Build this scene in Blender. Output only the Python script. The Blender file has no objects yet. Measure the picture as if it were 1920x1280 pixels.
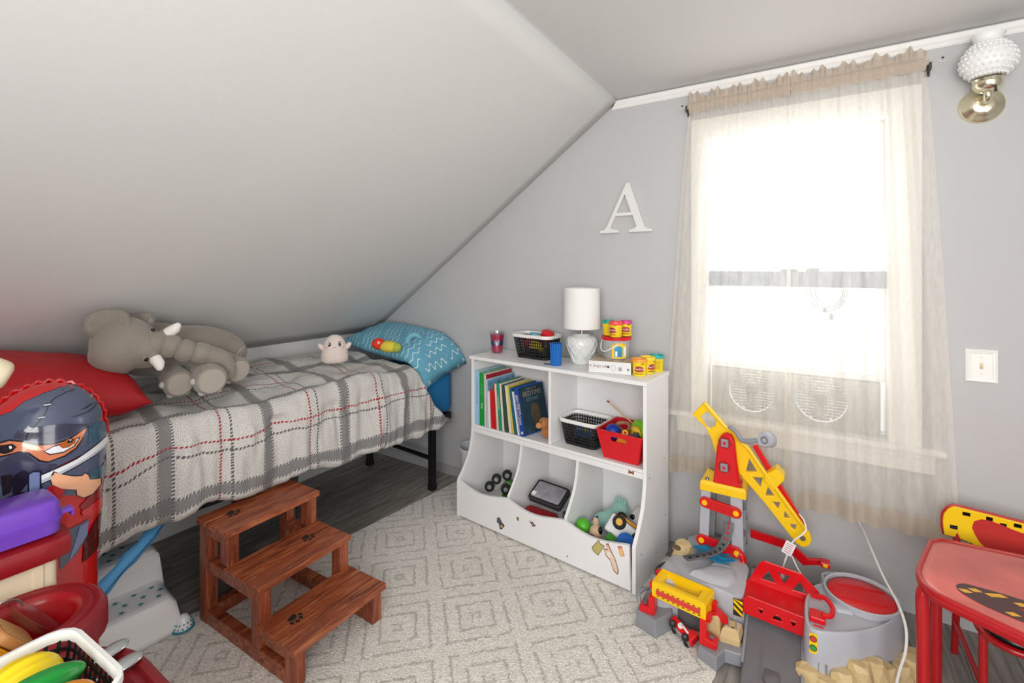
import bpy, bmesh, math, random
from mathutils import Vector, Matrix, Euler, noise

S = bpy.context.scene
COL = S.collection
random.seed(7)
PI = math.pi
R = math.radians

# ---------------------------------------------------------------- camera, world, light, exposure
cam_data = bpy.data.cameras.new('camera')
cam_data.sensor_width = 36.0
cam_data.lens = 881.0 / 1920.0 * 36.0
cam_data.shift_y = -135.0 / 1920.0
cam_data.clip_start = 0.02
cam = bpy.data.objects.new('camera', cam_data)
COL.objects.link(cam)
cam.location = (0, 0, 1.35)
cam.rotation_euler = (R(90), 0, R(32.5))
S.camera = cam

world = bpy.data.worlds.new('sky')
S.world = world
world.use_nodes = True
bgn = world.node_tree.nodes['Background']
bgn.inputs[0].default_value = (1.0, 0.985, 0.975, 1)
bgn.inputs[1].default_value = 0.82


def area(name, loc, rot, sx, sy, power, col=(1, 1, 1), portal=False):
    l = bpy.data.lights.new(name, 'AREA')
    l.shape = 'RECTANGLE'
    l.size, l.size_y = sx, sy
    l.energy = power
    l.color = col
    if portal:
        l.cycles.is_portal = True
    o = bpy.data.objects.new(name, l)
    COL.objects.link(o)
    o.location = loc
    o.rotation_euler = rot
    return o


# daylight by the gable window; the rear and side openings and lights are added
area('added_rear_daylight', (0.30, -1.12, 1.50), (R(103), 0, 0), 1.6, 1.2, 49, (1.0, 0.985, 0.955))
area('added_side_daylight', (1.72, -0.15, 1.20), (R(90), 0, R(90)), 1.1, 1.1, 14, (1.0, 0.985, 0.965))
area('daylight_gable_window', (-0.083, 2.57, 1.42), (R(-90), 0, 0), 0.62, 1.05, 5, (1.0, 0.99, 0.98))
area('window_portal', (-0.083, 2.52, 1.30), (R(-90), 0, 0), 0.70, 1.36, 1, portal=True)

S.view_settings.view_transform = 'Standard'
S.view_settings.look = 'None'
S.view_settings.gamma = 1.0
S.view_settings.use_curve_mapping = False
S.view_settings.exposure = 0.42


# ---------------------------------------------------------------- helpers: materials
def lin(c):
    out = []
    for v in c[:3]:
        v = v / 255.0
        out.append(v / 12.92 if v <= 0.04045 else ((v + 0.055) / 1.055) ** 2.4)
    return (out[0], out[1], out[2], 1.0)


MATS = {}


def mat(name, col, rough=0.5, metal=0.0, bump=0.0, bscale=60.0, var=0.0, vscale=5.0, spec=0.5, coat=0.0,
        sheen=0.0, alpha=1.0, sss=0.0, emit=0.0):
    if name in MATS:
        return MATS[name]
    m = bpy.data.materials.new(name)
    m.use_nodes = True
    nt = m.node_tree
    b = nt.nodes['Principled BSDF']
    c = lin(col)
    b.inputs['Base Color'].default_value = c
    b.inputs['Roughness'].default_value = rough
    b.inputs['Metallic'].default_value = metal
    b.inputs['Specular IOR Level'].default_value = spec
    b.inputs['Coat Weight'].default_value = coat
    b.inputs['Sheen Weight'].default_value = sheen
    b.inputs['Alpha'].default_value = alpha
    if sss:
        b.inputs['Subsurface Weight'].default_value = sss
        b.inputs['Subsurface Radius'].default_value = (0.02, 0.02, 0.02)
    if emit:
        b.inputs['Emission Color'].default_value = c
        b.inputs['Emission Strength'].default_value = emit
    tc = nt.nodes.new('ShaderNodeTexCoord')
    if var:
        n = nt.nodes.new('ShaderNodeTexNoise')
        n.inputs['Scale'].default_value = vscale
        n.inputs['Detail'].default_value = 4
        nt.links.new(tc.outputs['Object'], n.inputs['Vector'])
        r = nt.nodes.new('ShaderNodeValToRGB')
        r.color_ramp.elements[0].position = 0.3
        r.color_ramp.elements[1].position = 0.7
        r.color_ramp.elements[0].color = tuple(max(0, v * (1 - var)) for v in c[:3]) + (1,)
        r.color_ramp.elements[1].color = tuple(min(1, v * (1 + var)) for v in c[:3]) + (1,)
        nt.links.new(n.outputs['Fac'], r.inputs['Fac'])
        nt.links.new(r.outputs['Color'], b.inputs['Base Color'])
    if bump:
        n2 = nt.nodes.new('ShaderNodeTexNoise')
        n2.inputs['Scale'].default_value = bscale
        n2.inputs['Detail'].default_value = 3
        nt.links.new(tc.outputs['Object'], n2.inputs['Vector'])
        bp = nt.nodes.new('ShaderNodeBump')
        bp.inputs['Strength'].default_value = bump
        bp.inputs['Distance'].default_value = 0.01
        nt.links.new(n2.outputs['Fac'], bp.inputs['Height'])
        nt.links.new(bp.outputs['Normal'], b.inputs['Normal'])
    MATS[name] = m
    return m


def plastic(name, col, rough=0.35, **k):
    return mat(name, col, rough, **k)


class N:
    """tiny node-graph writer"""
    def __init__(s, m):
        s.nt = m.node_tree

    def n(s, t, **k):
        x = s.nt.nodes.new('ShaderNode' + t)
        for a, v in k.items():
            setattr(x, a, v)
        return x

    def put(s, node, key, v):
        if isinstance(v, bpy.types.NodeSocket):
            s.nt.links.new(v, node.inputs[key])
        else:
            node.inputs[key].default_value = v

    def math(s, op, a, b=None, c=None):
        x = s.n('Math', operation=op)
        s.put(x, 0, a)
        if b is not None:
            s.put(x, 1, b)
        if c is not None:
            s.put(x, 2, c)
        return x.outputs[0]

    def mix(s, f, a, b):
        x = s.n('MixRGB')
        s.put(x, 0, f)
        s.put(x, 1, a)
        s.put(x, 2, b)
        return x.outputs[0]


# ---------------------------------------------------------------- helpers: geometry
def XZ(y=0.0):
    """2-D plate coordinates (x, z) standing upright, thickness growing towards -Y"""
    return Matrix(((1, 0, 0, 0), (0, 0, -1, y), (0, 1, 0, 0), (0, 0, 0, 1)))


def YZ(x=0.0):
    """2-D plate coordinates (y, z) standing upright, thickness growing towards +X"""
    return Matrix(((0, 0, 1, x), (1, 0, 0, 0), (0, 1, 0, 0), (0, 0, 0, 1)))


def TR(loc, rot=(0, 0, 0)):
    return Matrix.Translation(Vector(loc)) @ Euler(rot).to_matrix().to_4x4()


def frame_from(d):
    d = Vector(d).normalized()
    a = Vector((0, 0, 1)) if abs(d.z) < 0.9 else Vector((1, 0, 0))
    x = d.cross(a).normalized()
    y = d.cross(x).normalized()
    return x, y, d


class G:
    def __init__(self):
        self.bm = bmesh.new()

    def add(self, vs, fs, M=None):
        b = [self.bm.verts.new(M @ Vector(v) if M else Vector(v)) for v in vs]
        for f in fs:
            try:
                self.bm.faces.new([b[i] for i in f])
            except ValueError:
                pass
        return self

    def box(self, c, s, rot=None, M=None):
        x, y, z = s[0] / 2, s[1] / 2, s[2] / 2
        T = TR(c, rot or (0, 0, 0))
        if M:
            T = M @ T
        vs = [(i * x, j * y, k * z) for i in (-1, 1) for j in (-1, 1) for k in (-1, 1)]
        return self.add(vs, [(0, 1, 3, 2), (4, 6, 7, 5), (0, 4, 5, 1), (2, 3, 7, 6), (0, 2, 6, 4), (1, 5, 7, 3)], T)

    def bx(self, x0, x1, y0, y1, z0, z1, M=None):
        return self.box(((x0 + x1) / 2, (y0 + y1) / 2, (z0 + z1) / 2), (x1 - x0, y1 - y0, z1 - z0), None, M)

    def cyl(self, p0, p1, r0, r1=None, n=16, M=None):
        r1 = r0 if r1 is None else r1
        p0, p1 = Vector(p0), Vector(p1)
        x, y, d = frame_from(p1 - p0)
        vs = []
        for p, r in ((p0, r0), (p1, r1)):
            for i in range(n):
                a = 2 * PI * i / n
                vs.append(p + (x * math.cos(a) + y * math.sin(a)) * r)
        fs = [(i, (i + 1) % n, n + (i + 1) % n, n + i) for i in range(n)]
        fs += [tuple(range(n))[::-1], tuple(range(n, 2 * n))]
        return self.add(vs, fs, M)

    def tube(self, pts, r, n=8, closed=False, M=None):
        pts = [Vector(p) for p in pts]
        m = len(pts)
        rs = r if isinstance(r, (list, tuple)) else [r] * m
        vs, fs = [], []
        px = None
        for i, p in enumerate(pts):
            a = pts[(i - 1) % m] if (closed or i > 0) else p
            b = pts[(i + 1) % m] if (closed or i < m - 1) else p
            d = (b - a)
            d = d.normalized() if d.length > 1e-9 else Vector((0, 0, 1))
            if px is None:
                px, py, _ = frame_from(d)
            else:
                px = (px - d * px.dot(d))
                px = px.normalized() if px.length > 1e-6 else frame_from(d)[0]
                py = d.cross(px)
            for k in range(n):
                t = 2 * PI * k / n
                vs.append(p + (px * math.cos(t) + py * math.sin(t)) * rs[i])
        for i in range(m if closed else m - 1):
            j = (i + 1) % m
            for k in range(n):
                l = (k + 1) % n
                fs.append((i * n + k, i * n + l, j * n + l, j * n + k))
        if not closed:
            fs += [tuple(range(n))[::-1], tuple(range((m - 1) * n, m * n))]
        return self.add(vs, fs, M)

    def lathe(self, prof, n=28, c=(0, 0, 0), M=None, sx=1.0, sy=1.0):
        T = Matrix.Translation(Vector(c))
        if M:
            T = M @ T
        vs, fs = [], []
        m = len(prof)
        for r, z in prof:
            for k in range(n):
                t = 2 * PI * k / n
                vs.append((max(r, 1e-5) * math.cos(t) * sx, max(r, 1e-5) * math.sin(t) * sy, z))
        for i in range(m - 1):
            for k in range(n):
                l = (k + 1) % n
                fs.append((i * n + k, i * n + l, (i + 1) * n + l, (i + 1) * n + k))
        if prof[0][0] > 1e-4:
            fs.append(tuple(range(n))[::-1])
        if prof[-1][0] > 1e-4:
            fs.append(tuple(range((m - 1) * n, m * n)))
        return self.add(vs, fs, T)

    def surf(self, prof, n=28, c=(0, 0, 0), M=None, sx=1.0, sy=1.0):
        """open surface of revolution (no caps)"""
        T = Matrix.Translation(Vector(c))
        if M:
            T = M @ T
        vs, fs = [], []
        for r, z in prof:
            for k in range(n):
                t = 2 * PI * k / n
                vs.append((r * math.cos(t) * sx, r * math.sin(t) * sy, z))
        for i in range(len(prof) - 1):
            for k in range(n):
                l = (k + 1) % n
                fs.append((i * n + k, i * n + l, (i + 1) * n + l, (i + 1) * n + k))
        return self.add(vs, fs, T)

    def ell(self, c, r, rot=(0, 0, 0), n=20, m=12, M=None):
        if not isinstance(r, (tuple, list)):
            r = (r, r, r)
        T = TR(c, rot) @ Matrix.Diagonal((r[0], r[1], r[2], 1))
        if M:
            T = M @ T
        prof = [(math.sin(PI * i / m), -math.cos(PI * i / m)) for i in range(m + 1)]
        return self.lathe(prof, n, (0, 0, 0), T)

    def plate(self, outer, th, M=None, holes=()):
        """flat plate with cut-outs; 2-D outline in local xy, thickness along local +z"""
        t = bmesh.new()
        edges = []
        for loop in [outer] + list(holes):
            vv = [t.verts.new((p[0], p[1], 0)) for p in loop]
            for i in range(len(vv)):
                edges.append(t.edges.new((vv[i], vv[(i + 1) % len(vv)])))
        bmesh.ops.triangle_fill(t, use_beauty=True, use_dissolve=False, edges=edges)
        bmesh.ops.recalc_face_normals(t, faces=t.faces)
        if th:
            r = bmesh.ops.extrude_face_region(t, geom=list(t.faces))
            bmesh.ops.translate(t, vec=(0, 0, th), verts=[v for v in r['geom'] if isinstance(v, bmesh.types.BMVert)])
            bmesh.ops.recalc_face_normals(t, faces=t.faces)
        t.verts.index_update()
        self.add([v.co.copy() for v in t.verts], [[v.index for v in f.verts] for f in t.faces], M)
        t.free()
        return self

    def sweep(self, path, prof, M=None, close_prof=False, cap_last=False, cap_first=False):
        """closed 2-D path; profile of (outward offset, z)"""
        m = len(path)
        nor = []
        for i in range(m):
            a, b = Vector(path[i - 1]), Vector(path[(i + 1) % m])
            d = (b - a).normalized()
            nor.append(Vector((d.y, -d.x)))
        area2 = sum(path[i][0] * path[(i + 1) % m][1] - path[(i + 1) % m][0] * path[i][1] for i in range(m))
        sg = 1 if area2 > 0 else -1
        vs, fs = [], []
        xs, ys = [p[0] for p in path], [p[1] for p in path]
        cx, cy = (min(xs) + max(xs)) / 2, (min(ys) + max(ys)) / 2
        hx, hy = (max(xs) - min(xs)) / 2, (max(ys) - min(ys)) / 2
        for o, z in prof:
            for i in range(m):
                if o < -0.008:      # deep insets shrink the outline instead of crossing it
                    f = max(-o / hx, 0), max(-o / hy, 0)
                    p = Vector((cx + (path[i][0] - cx) * max(0.05, 1 - f[0]), cy + (path[i][1] - cy) * max(0.05, 1 - f[1])))
                else:
                    p = Vector(path[i]) + nor[i] * o * sg
                vs.append((p.x, p.y, z))
        k = len(prof)
        for j in range(k if close_prof else k - 1):
            jj = (j + 1) % k
            for i in range(m):
                l = (i + 1) % m
                fs.append((j * m + i, j * m + l, jj * m + l, jj * m + i))
        if cap_last:
            fs.append(tuple(range((k - 1) * m, k * m)))
        if cap_first:
            fs.append(tuple(range(m))[::-1])
        return self.add(vs, fs, M)

    def grid(self, fn, nu, nv, M=None):
        vs = [fn(i / (nu - 1), j / (nv - 1)) for j in range(nv) for i in range(nu)]
        fs = [(j * nu + i, j * nu + i + 1, (j + 1) * nu + i + 1, (j + 1) * nu + i) for j in range(nv - 1) for i in range(nu - 1)]
        return self.add(vs, fs, M)

    def obj(self, name, m, parent=None, smooth=True, bev=0.0, seg=2, solid=0.0, sub=0, remesh=0.0, soft=0, ang=40, fix=True):
        if fix:
            bmesh.ops.recalc_face_normals(self.bm, faces=self.bm.faces)
        me = bpy.data.meshes.new(name)
        self.bm.to_mesh(me)
        self.bm.free()
        return wrap(name, me, m, parent, smooth, bev, seg, solid, sub, remesh, soft, ang)


def wrap(name, me, m, parent=None, smooth=True, bev=0.0, seg=2, solid=0.0, sub=0, remesh=0.0, soft=0, ang=40):
    if m:
        me.materials.append(m)
    if smooth:
        me.shade_smooth()
        if not remesh and not sub:
            me.set_sharp_from_angle(angle=R(ang))
    o = bpy.data.objects.new(name, me)
    COL.objects.link(o)
    if parent:
        o.parent = parent
    if remesh:
        d = o.modifiers.new('skin', 'REMESH')
        d.mode = 'VOXEL'
        d.voxel_size = remesh
        d.use_smooth_shade = True
    if soft:
        d = o.modifiers.new('soft', 'SMOOTH')
        d.iterations = soft
        d.factor = 0.5
    if solid:
        d = o.modifiers.new('thick', 'SOLIDIFY')
        d.thickness = solid
        d.offset = 0
    if bev:
        d = o.modifiers.new('bevel', 'BEVEL')
        d.width = bev
        d.segments = seg
        d.limit_method = 'ANGLE'
        d.angle_limit = R(35)
        d.harden_normals = False
    if sub:
        d = o.modifiers.new('sub', 'SUBSURF')
        d.levels = d.render_levels = sub
    return o


def tag(o, label=None, cat=None, group=None, kind=None):
    if label:
        o['label'] = label
    if cat:
        o['category'] = cat
    if group:
        o['group'] = group
    if kind:
        o['kind'] = kind
    return o


def thing(name, label, cat, loc=(0, 0, 0), rz=0.0, group=None, parent=None):
    o = bpy.data.objects.new(name, None)
    o.empty_display_size = 0.05
    COL.objects.link(o)
    o.location = loc
    o.rotation_euler = (0, 0, rz)
    return tag(o, label, cat, group)


def structure(o, label=None):
    o['kind'] = 'structure'
    if label:
        o['label'] = label
    return o


def copy_tree(o, parent=None, label=None):
    c = o.copy()
    COL.objects.link(c)
    c.parent = parent
    if label:
        c['label'] = label
    for ch in [x for x in bpy.data.objects if x.parent == o]:
        copy_tree(ch, c)
    return c


def text(name, s, size, m, parent, M, depth=0.0004, align='CENTER', sx=1.0):
    cu = bpy.data.curves.new(name, 'FONT')
    cu.body = s
    cu.size = size
    cu.align_x = align
    cu.align_y = 'CENTER'
    cu.extrude = depth
    t = bpy.data.objects.new(name, cu)
    COL.objects.link(t)
    me = bpy.data.meshes.new_from_object(t)
    bpy.data.objects.remove(t)
    me.name = name
    me.transform(M @ Matrix.Diagonal((sx, 1, 1, 1)))
    return wrap(name, me, m, parent, smooth=False)


def rrect(w, d, r, n=5, cx=0.0, cy=0.0):
    pts = []
    for sx, sy, a0 in ((1, 1, 0), (-1, 1, 90), (-1, -1, 180), (1, -1, 270)):
        for i in range(n + 1):
            a = R(a0 + 90 * i / n)
            pts.append((cx + sx * (w / 2 - r) + r * math.cos(a), cy + sy * (d / 2 - r) + r * math.sin(a)))
    return pts


def circle(r, n=24, cx=0.0, cy=0.0, sy=1.0):
    return [(cx + r * math.cos(2 * PI * i / n), cy + r * sy * math.sin(2 * PI * i / n)) for i in range(n)]


def resample(path, n, closed=True):
    P = [Vector(p) for p in path]
    if closed:
        P.append(P[0])
    L = [0]
    for i in range(1, len(P)):
        L.append(L[-1] + (P[i] - P[i - 1]).length)
    out = []
    j = 1
    for k in range(n):
        s = L[-1] * k / (n if closed else n - 1)
        while j < len(L) - 1 and L[j] < s:
            j += 1
        f = (s - L[j - 1]) / max(1e-9, L[j] - L[j - 1])
        out.append(P[j - 1].lerp(P[j], f))
    return out


def smooth_path(pts, k=6):
    """Catmull-Rom through the points"""
    P = [Vector(p) for p in pts]
    out = []
    for i in range(len(P) - 1):
        a, b, c, d = P[max(i - 1, 0)], P[i], P[i + 1], P[min(i + 2, len(P) - 1)]
        for j in range(k):
            t = j / k
            out.append(0.5 * ((2 * b) + (c - a) * t + (2 * a - 5 * b + 4 * c - d) * t * t + (3 * b - a - 3 * c + d) * t ** 3))
    out.append(P[-1])
    return out


def fbm(x, y, z=0.0, o=3):
    return noise.fractal(Vector((x, y, z)), 1.0, 2.0, o)

# ================================================================ the setting
YW = 2.40
XK = -2.74
XR = 1.60
YB = -1.00
ZC = 2.247
RX = -0.868
m_wall = mat('wall_grey_paint', (190, 190, 192), 0.75, bump=0.05, bscale=140, var=0.015, vscale=2)
m_ceil = mat('ceiling_grey_paint', (216, 216, 214), 0.65, bump=0.05, bscale=90, var=0.012, vscale=1.5)
m_white = mat('white_trim_paint', (238, 237, 234), 0.4, var=0.02, vscale=8)
m_knee = mat('knee_wall_paint', (225, 225, 224), 0.6)
m_screw = mat('dark_screw_hole', (40, 38, 36), 0.6)


def plank_material():
    m = bpy.data.materials.new('grey_oak_plank')
    m.use_nodes = True
    b = m.node_tree.nodes['Principled BSDF']
    w = N(m)
    tc = w.n('TexCoord')
    oi = w.n('ObjectInfo')
    mp = w.n('Mapping')
    w.put(mp, 'Vector', tc.outputs['Object'])
    mp.inputs['Scale'].default_value = (22, 1.6, 1)
    cmb = w.n('CombineXYZ')
    w.put(cmb, 0, w.math('MULTIPLY', oi.outputs['Random'], 37.0))
    w.put(cmb, 1, w.math('MULTIPLY', oi.outputs['Random'], 91.0))
    va = w.n('VectorMath', operation='ADD')
    w.put(va, 0, mp.outputs[0])
    w.put(va, 1, cmb.outputs[0])
    n1 = w.n('TexNoise')
    n1.inputs['Scale'].default_value = 2.2
    n1.inputs['Detail'].default_value = 8
    n1.inputs['Roughness'].default_value = 0.65
    n1.inputs['Distortion'].default_value = 0.6
    w.put(n1, 'Vector', va.outputs[0])
    r = w.n('ValToRGB')
    e = r.color_ramp.elements
    e[0].position, e[0].color = 0.28, lin((84, 80, 76))
    e[1].position, e[1].color = 0.78, lin((176, 172, 166))
    x = r.color_ramp.elements.new(0.5)
    x.color = lin((138, 132, 126))
    w.put(r, 0, n1.outputs['Fac'])
    hv = w.n('HueSaturation')
    w.put(hv, 'Value', w.math('MULTIPLY_ADD', oi.outputs['Random'], 0.45, 0.78))
    w.put(hv, 'Color', r.outputs[0])
    w.put(b, 'Base Color', hv.outputs[0])
    b.inputs['Roughness'].default_value = 0.5
    bp = w.n('Bump')
    bp.inputs['Strength'].default_value = 0.15
    bp.inputs['Distance'].default_value = 0.004
    w.put(bp, 'Height', n1.outputs['Fac'])
    w.put(b, 'Normal', bp.outputs[0])
    return m


m_plank = plank_material()
floor = G().bx(XK - 0.1, XR + 0.1, YB - 0.1, YW + 0.1, -0.06, -0.007).obj('floor', mat('floor_underlay', (45, 42, 40), 0.9), smooth=False)
structure(floor, 'grey wood-look plank floor')
pw, pl = 0.152, 1.22
pm = None
for i in range(29):
    x0 = XK + i * pw
    if x0 > XR:
        break
    y = YB - (i * 0.47) % pl
    while y < YW:
        a, b_ = max(y, YB), min(y + pl, YW)
        if b_ - a > 0.02:
            full = abs((b_ - a) - pl) < 1e-6
            if full and pm is not None:
                o = bpy.data.objects.new('plank', pm)
                COL.objects.link(o)
                o.parent = floor
            else:
                o = G().bx(-pw / 2 + .0009, pw / 2 - .0009, -(b_ - a) / 2 + .0009, (b_ - a) / 2 - .0009, -0.0069, 0.0).obj('plank', m_plank, floor, smooth=False)
                if full:
                    pm = o.data
            o.location = (x0 + pw / 2, (a + b_) / 2, 0)
        y += pl

# gable wall with the window opening
WX0, WX1, WZ0, WZ1 = -0.43, 0.27, 0.66, 2.00
g = G()
outline = [(XK, -0.02), (XR, -0.02), (XR, ZC), (RX, ZC), (XK, 0.905)]
hole = [(WX0, WZ0), (WX1, WZ0), (WX1, WZ1), (WX0, WZ1)]
g.plate(outline, 0.14, XZ(YW + 0.14), [hole])
structure(g.obj('wall_back', m_wall, smooth=False), 'grey painted gable wall with the window')
g = G().bx(XK - 0.1, XK, YB, YW, -0.02, 0.93)
structure(g.obj('wall_left', m_knee, smooth=False), 'low white knee wall behind the bed')
g = G()
g.plate([(YB, -0.02), (YW, -0.02), (YW, ZC), (YB, ZC)], 0.1, YZ(XR), [[(-0.7, 0.65), (0.4, 0.65), (0.4, 1.75), (-0.7, 1.75)]])  # opening added to let the side light in
structure(g.obj('wall_right', m_wall, smooth=False), 'grey painted side wall')
# unseen rear wall, its wide opening added for the rear light
g = G()
g.plate([(XK, -0.02), (XR, -0.02), (XR, ZC), (RX, ZC), (XK, 0.905)], 0.1, XZ(YB), [[(-0.5, 0.9), (1.1, 0.9), (1.1, 2.1), (-0.5, 2.1)]])
structure(g.obj('wall_front', m_wall, smooth=False), 'grey painted wall with a wide added opening')
# sloped and flat ceilings, slightly uneven like old drywall
sl = math.hypot(RX - XK, ZC - 0.905)


def slope_pt(u, v):
    y = YB + (YW - YB) * u
    x = RX + (XK - RX) * v
    z = ZC + (0.905 - ZC) * v
    d = 0.004 * fbm(y * 1.6, v * 2.6, 3.1, 2) * math.sin(PI * v) * (1 if 0.001 < u < 0.999 else 0)
    return (x - d * 0.58, y, z + d * 0.81)


g = G().grid(slope_pt, 40, 24)
structure(g.obj('ceiling_slope', m_ceil, solid=0.02), 'smooth grey sloped attic ceiling')
structure(G().bx(RX, XR + 0.1, YB, YW, ZC, ZC + 0.06).obj('ceiling', m_ceil, smooth=False), 'flat grey attic ceiling')
# crown trim along the gable wall, mitred where it meets the slope
prof = [(0.0, 0.0), (-0.006, 0.0), (-0.010, 0.006), (-0.010, 0.014), (-0.016, 0.022), (-0.018, 0.040), (-0.012, 0.045), (0.0, 0.045)]
g = G()
vs, fs = [], []
for end in (0, 1):
    for (dy, dz) in prof:
        x = (RX - 0.028 + dz * 0.72) if end == 0 else XR
        vs.append((x, YW + dy, 2.197 + dz))
k = len(prof)
fs = [(i, (i + 1) % k, k + (i + 1) % k, k + i) for i in range(k)] + [tuple(range(k)), tuple(range(k, 2 * k))[::-1]]
g.add(vs, fs)
structure(g.obj('trim_1', m_white, smooth=False), 'white crown trim along the top of the gable wall')
structure(G().bx(XK, -1.62, YW - 0.012, YW, 0, 0.055).obj('baseboard_back', mat('baseboard_grey', (170, 170, 172), 0.6), smooth=False), 'low grey baseboard')

# ---------------------------------------------------------------- window
m_sash = mat('white_vinyl_sash', (240, 240, 238), 0.35)
m_rail = mat('shade_tinted_meeting_rail', (70, 92, 120), 0.45)  # rail face in shadow: its blueish shade is put into the colour
win = bpy.data.objects.new('window_1', None)
COL.objects.link(win)
structure(win, 'white sash window behind sheer curtains')
g = G()
for (x0, x1, z0, z1) in ((WX0 - 0.062, WX0 + 0.012, WZ0, WZ1 + 0.07), (WX1 - 0.012, WX1 + 0.092, WZ0, WZ1 + 0.07)):
    g.bx(x0, x1, YW - 0.018, YW, z0, z1)
g.bx(WX0 + 0.012, WX1 - 0.012, YW - 0.018, YW, WZ1 - 0.01, WZ1 + 0.07)
g.obj('casing', m_white, win, smooth=False, bev=0.003)
g = G()
g.bx(WX0, WX0 + 0.012, YW, YW + 0.13, WZ0, WZ1).bx(WX1 - 0.012, WX1, YW, YW + 0.13, WZ0, WZ1)
g.bx(WX0 + .012, WX1 - .012, YW, YW + 0.13, WZ1 - 0.03, WZ1)
g.obj('jamb', m_sash, win, smooth=False)
g = G().bx(-0.60, 0.43, YW - 0.045, YW + 0.10, 0.640, 0.664)
g.obj('sill', m_white, win, smooth=False, bev=0.004)
g = G().bx(-0.56, 0.40, YW - 0.016, YW, 0.56, 0.640).bx(-0.56, 0.40, YW - 0.024, YW, 0.615, 0.64)
g.obj('apron', m_white, win, smooth=False, bev=0.003)


def sash(name, y, z0, z1):
    g = G()
    x0, x1 = WX0 + 0.012, WX1 - 0.012
    g.bx(x0, x0 + 0.026, y, y + 0.03, z0, z1).bx(x1 - 0.030, x1, y, y + 0.03, z0, z1)
    g.bx(x0 + .026, x1 - .030, y, y + 0.03, z1 - 0.028, z1).bx(x0 + .026, x1 - .030, y, y + 0.03, z0, z0 + 0.028)
    s = g.obj(name, m_sash, win, smooth=False, bev=0.002)
    gm = MATS.get('pane_glass')
    if not gm:
        gm = bpy.data.materials.new('pane_glass')
        gm.use_nodes = True
        w = N(gm)
        out = gm.node_tree.nodes['Material Output']
        tr = w.n('BsdfTransparent')
        tr.inputs[0].default_value = (0.97, 0.98, 0.98, 1)
        gl = w.n('BsdfGlossy')
        gl.inputs['Roughness'].default_value = 0.02
        mx = w.n('MixShader')
        mx.inputs[0].default_value = 0.05
        w.put(mx, 1, tr.outputs[0])
        w.put(mx, 2, gl.outputs[0])
        w.put(out, 'Surface', mx.outputs[0])
        MATS['pane_glass'] = gm
    G().bx(x0 + .026, x1 - .030, y + 0.013, y + 0.016, z0 + 0.028, z1 - 0.028).obj('pane', gm, s, smooth=False)
    return s


sash('sash', YW + 0.085, 1.27, 1.97)
# lower sash is raised against the upper one, the fan fills the gap
sash('sash', YW + 0.050, 0.885, 1.342)
g = G().bx(WX0 + 0.013, WX1 - 0.013, YW + 0.034, YW + 0.05, 1.272, 1.342)
g.bx(-0.12, -0.05, YW + 0.026, YW + 0.04, 1.342, 1.352).bx(-0.02, 0.03, YW + 0.024, YW + 0.04, 1.342, 1.356)
g.obj('meeting_rail', m_rail, win, smooth=False, bev=0.003)
# small coil of cord hooked on the rail
m_cable = mat('grey_cable', (120, 120, 125), 0.5)
g = G()
for k, (rx, rz) in enumerate(((0.075, 0.10), (0.062, 0.088), (0.05, 0.075))):
    g.tube([(0.055 + 0.004 * k + rx * math.cos(a), YW + 0.028 - 0.002 * k, 1.27 - rz * abs(math.sin(a)) - 0.002 * k) for a in [PI + PI * i / 16 for i in range(17)]], 0.0018, 6)
co = g.obj('cord_loop', m_cable)
tag(co, 'thin grey cord looped below the window rail, with two small plugs', 'cord')
g = G().lathe([(0.006, 0), (0.010, 0.004), (0.004, 0.028)], 10, (0.072, YW + 0.025, 1.135)).lathe([(0.006, 0), (0.009, 0.004), (0.004, 0.022)], 10, (0.05, YW + 0.025, 1.165))
g.obj('plug', mat('dark_plug', (70, 70, 75), 0.5), co)

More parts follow.
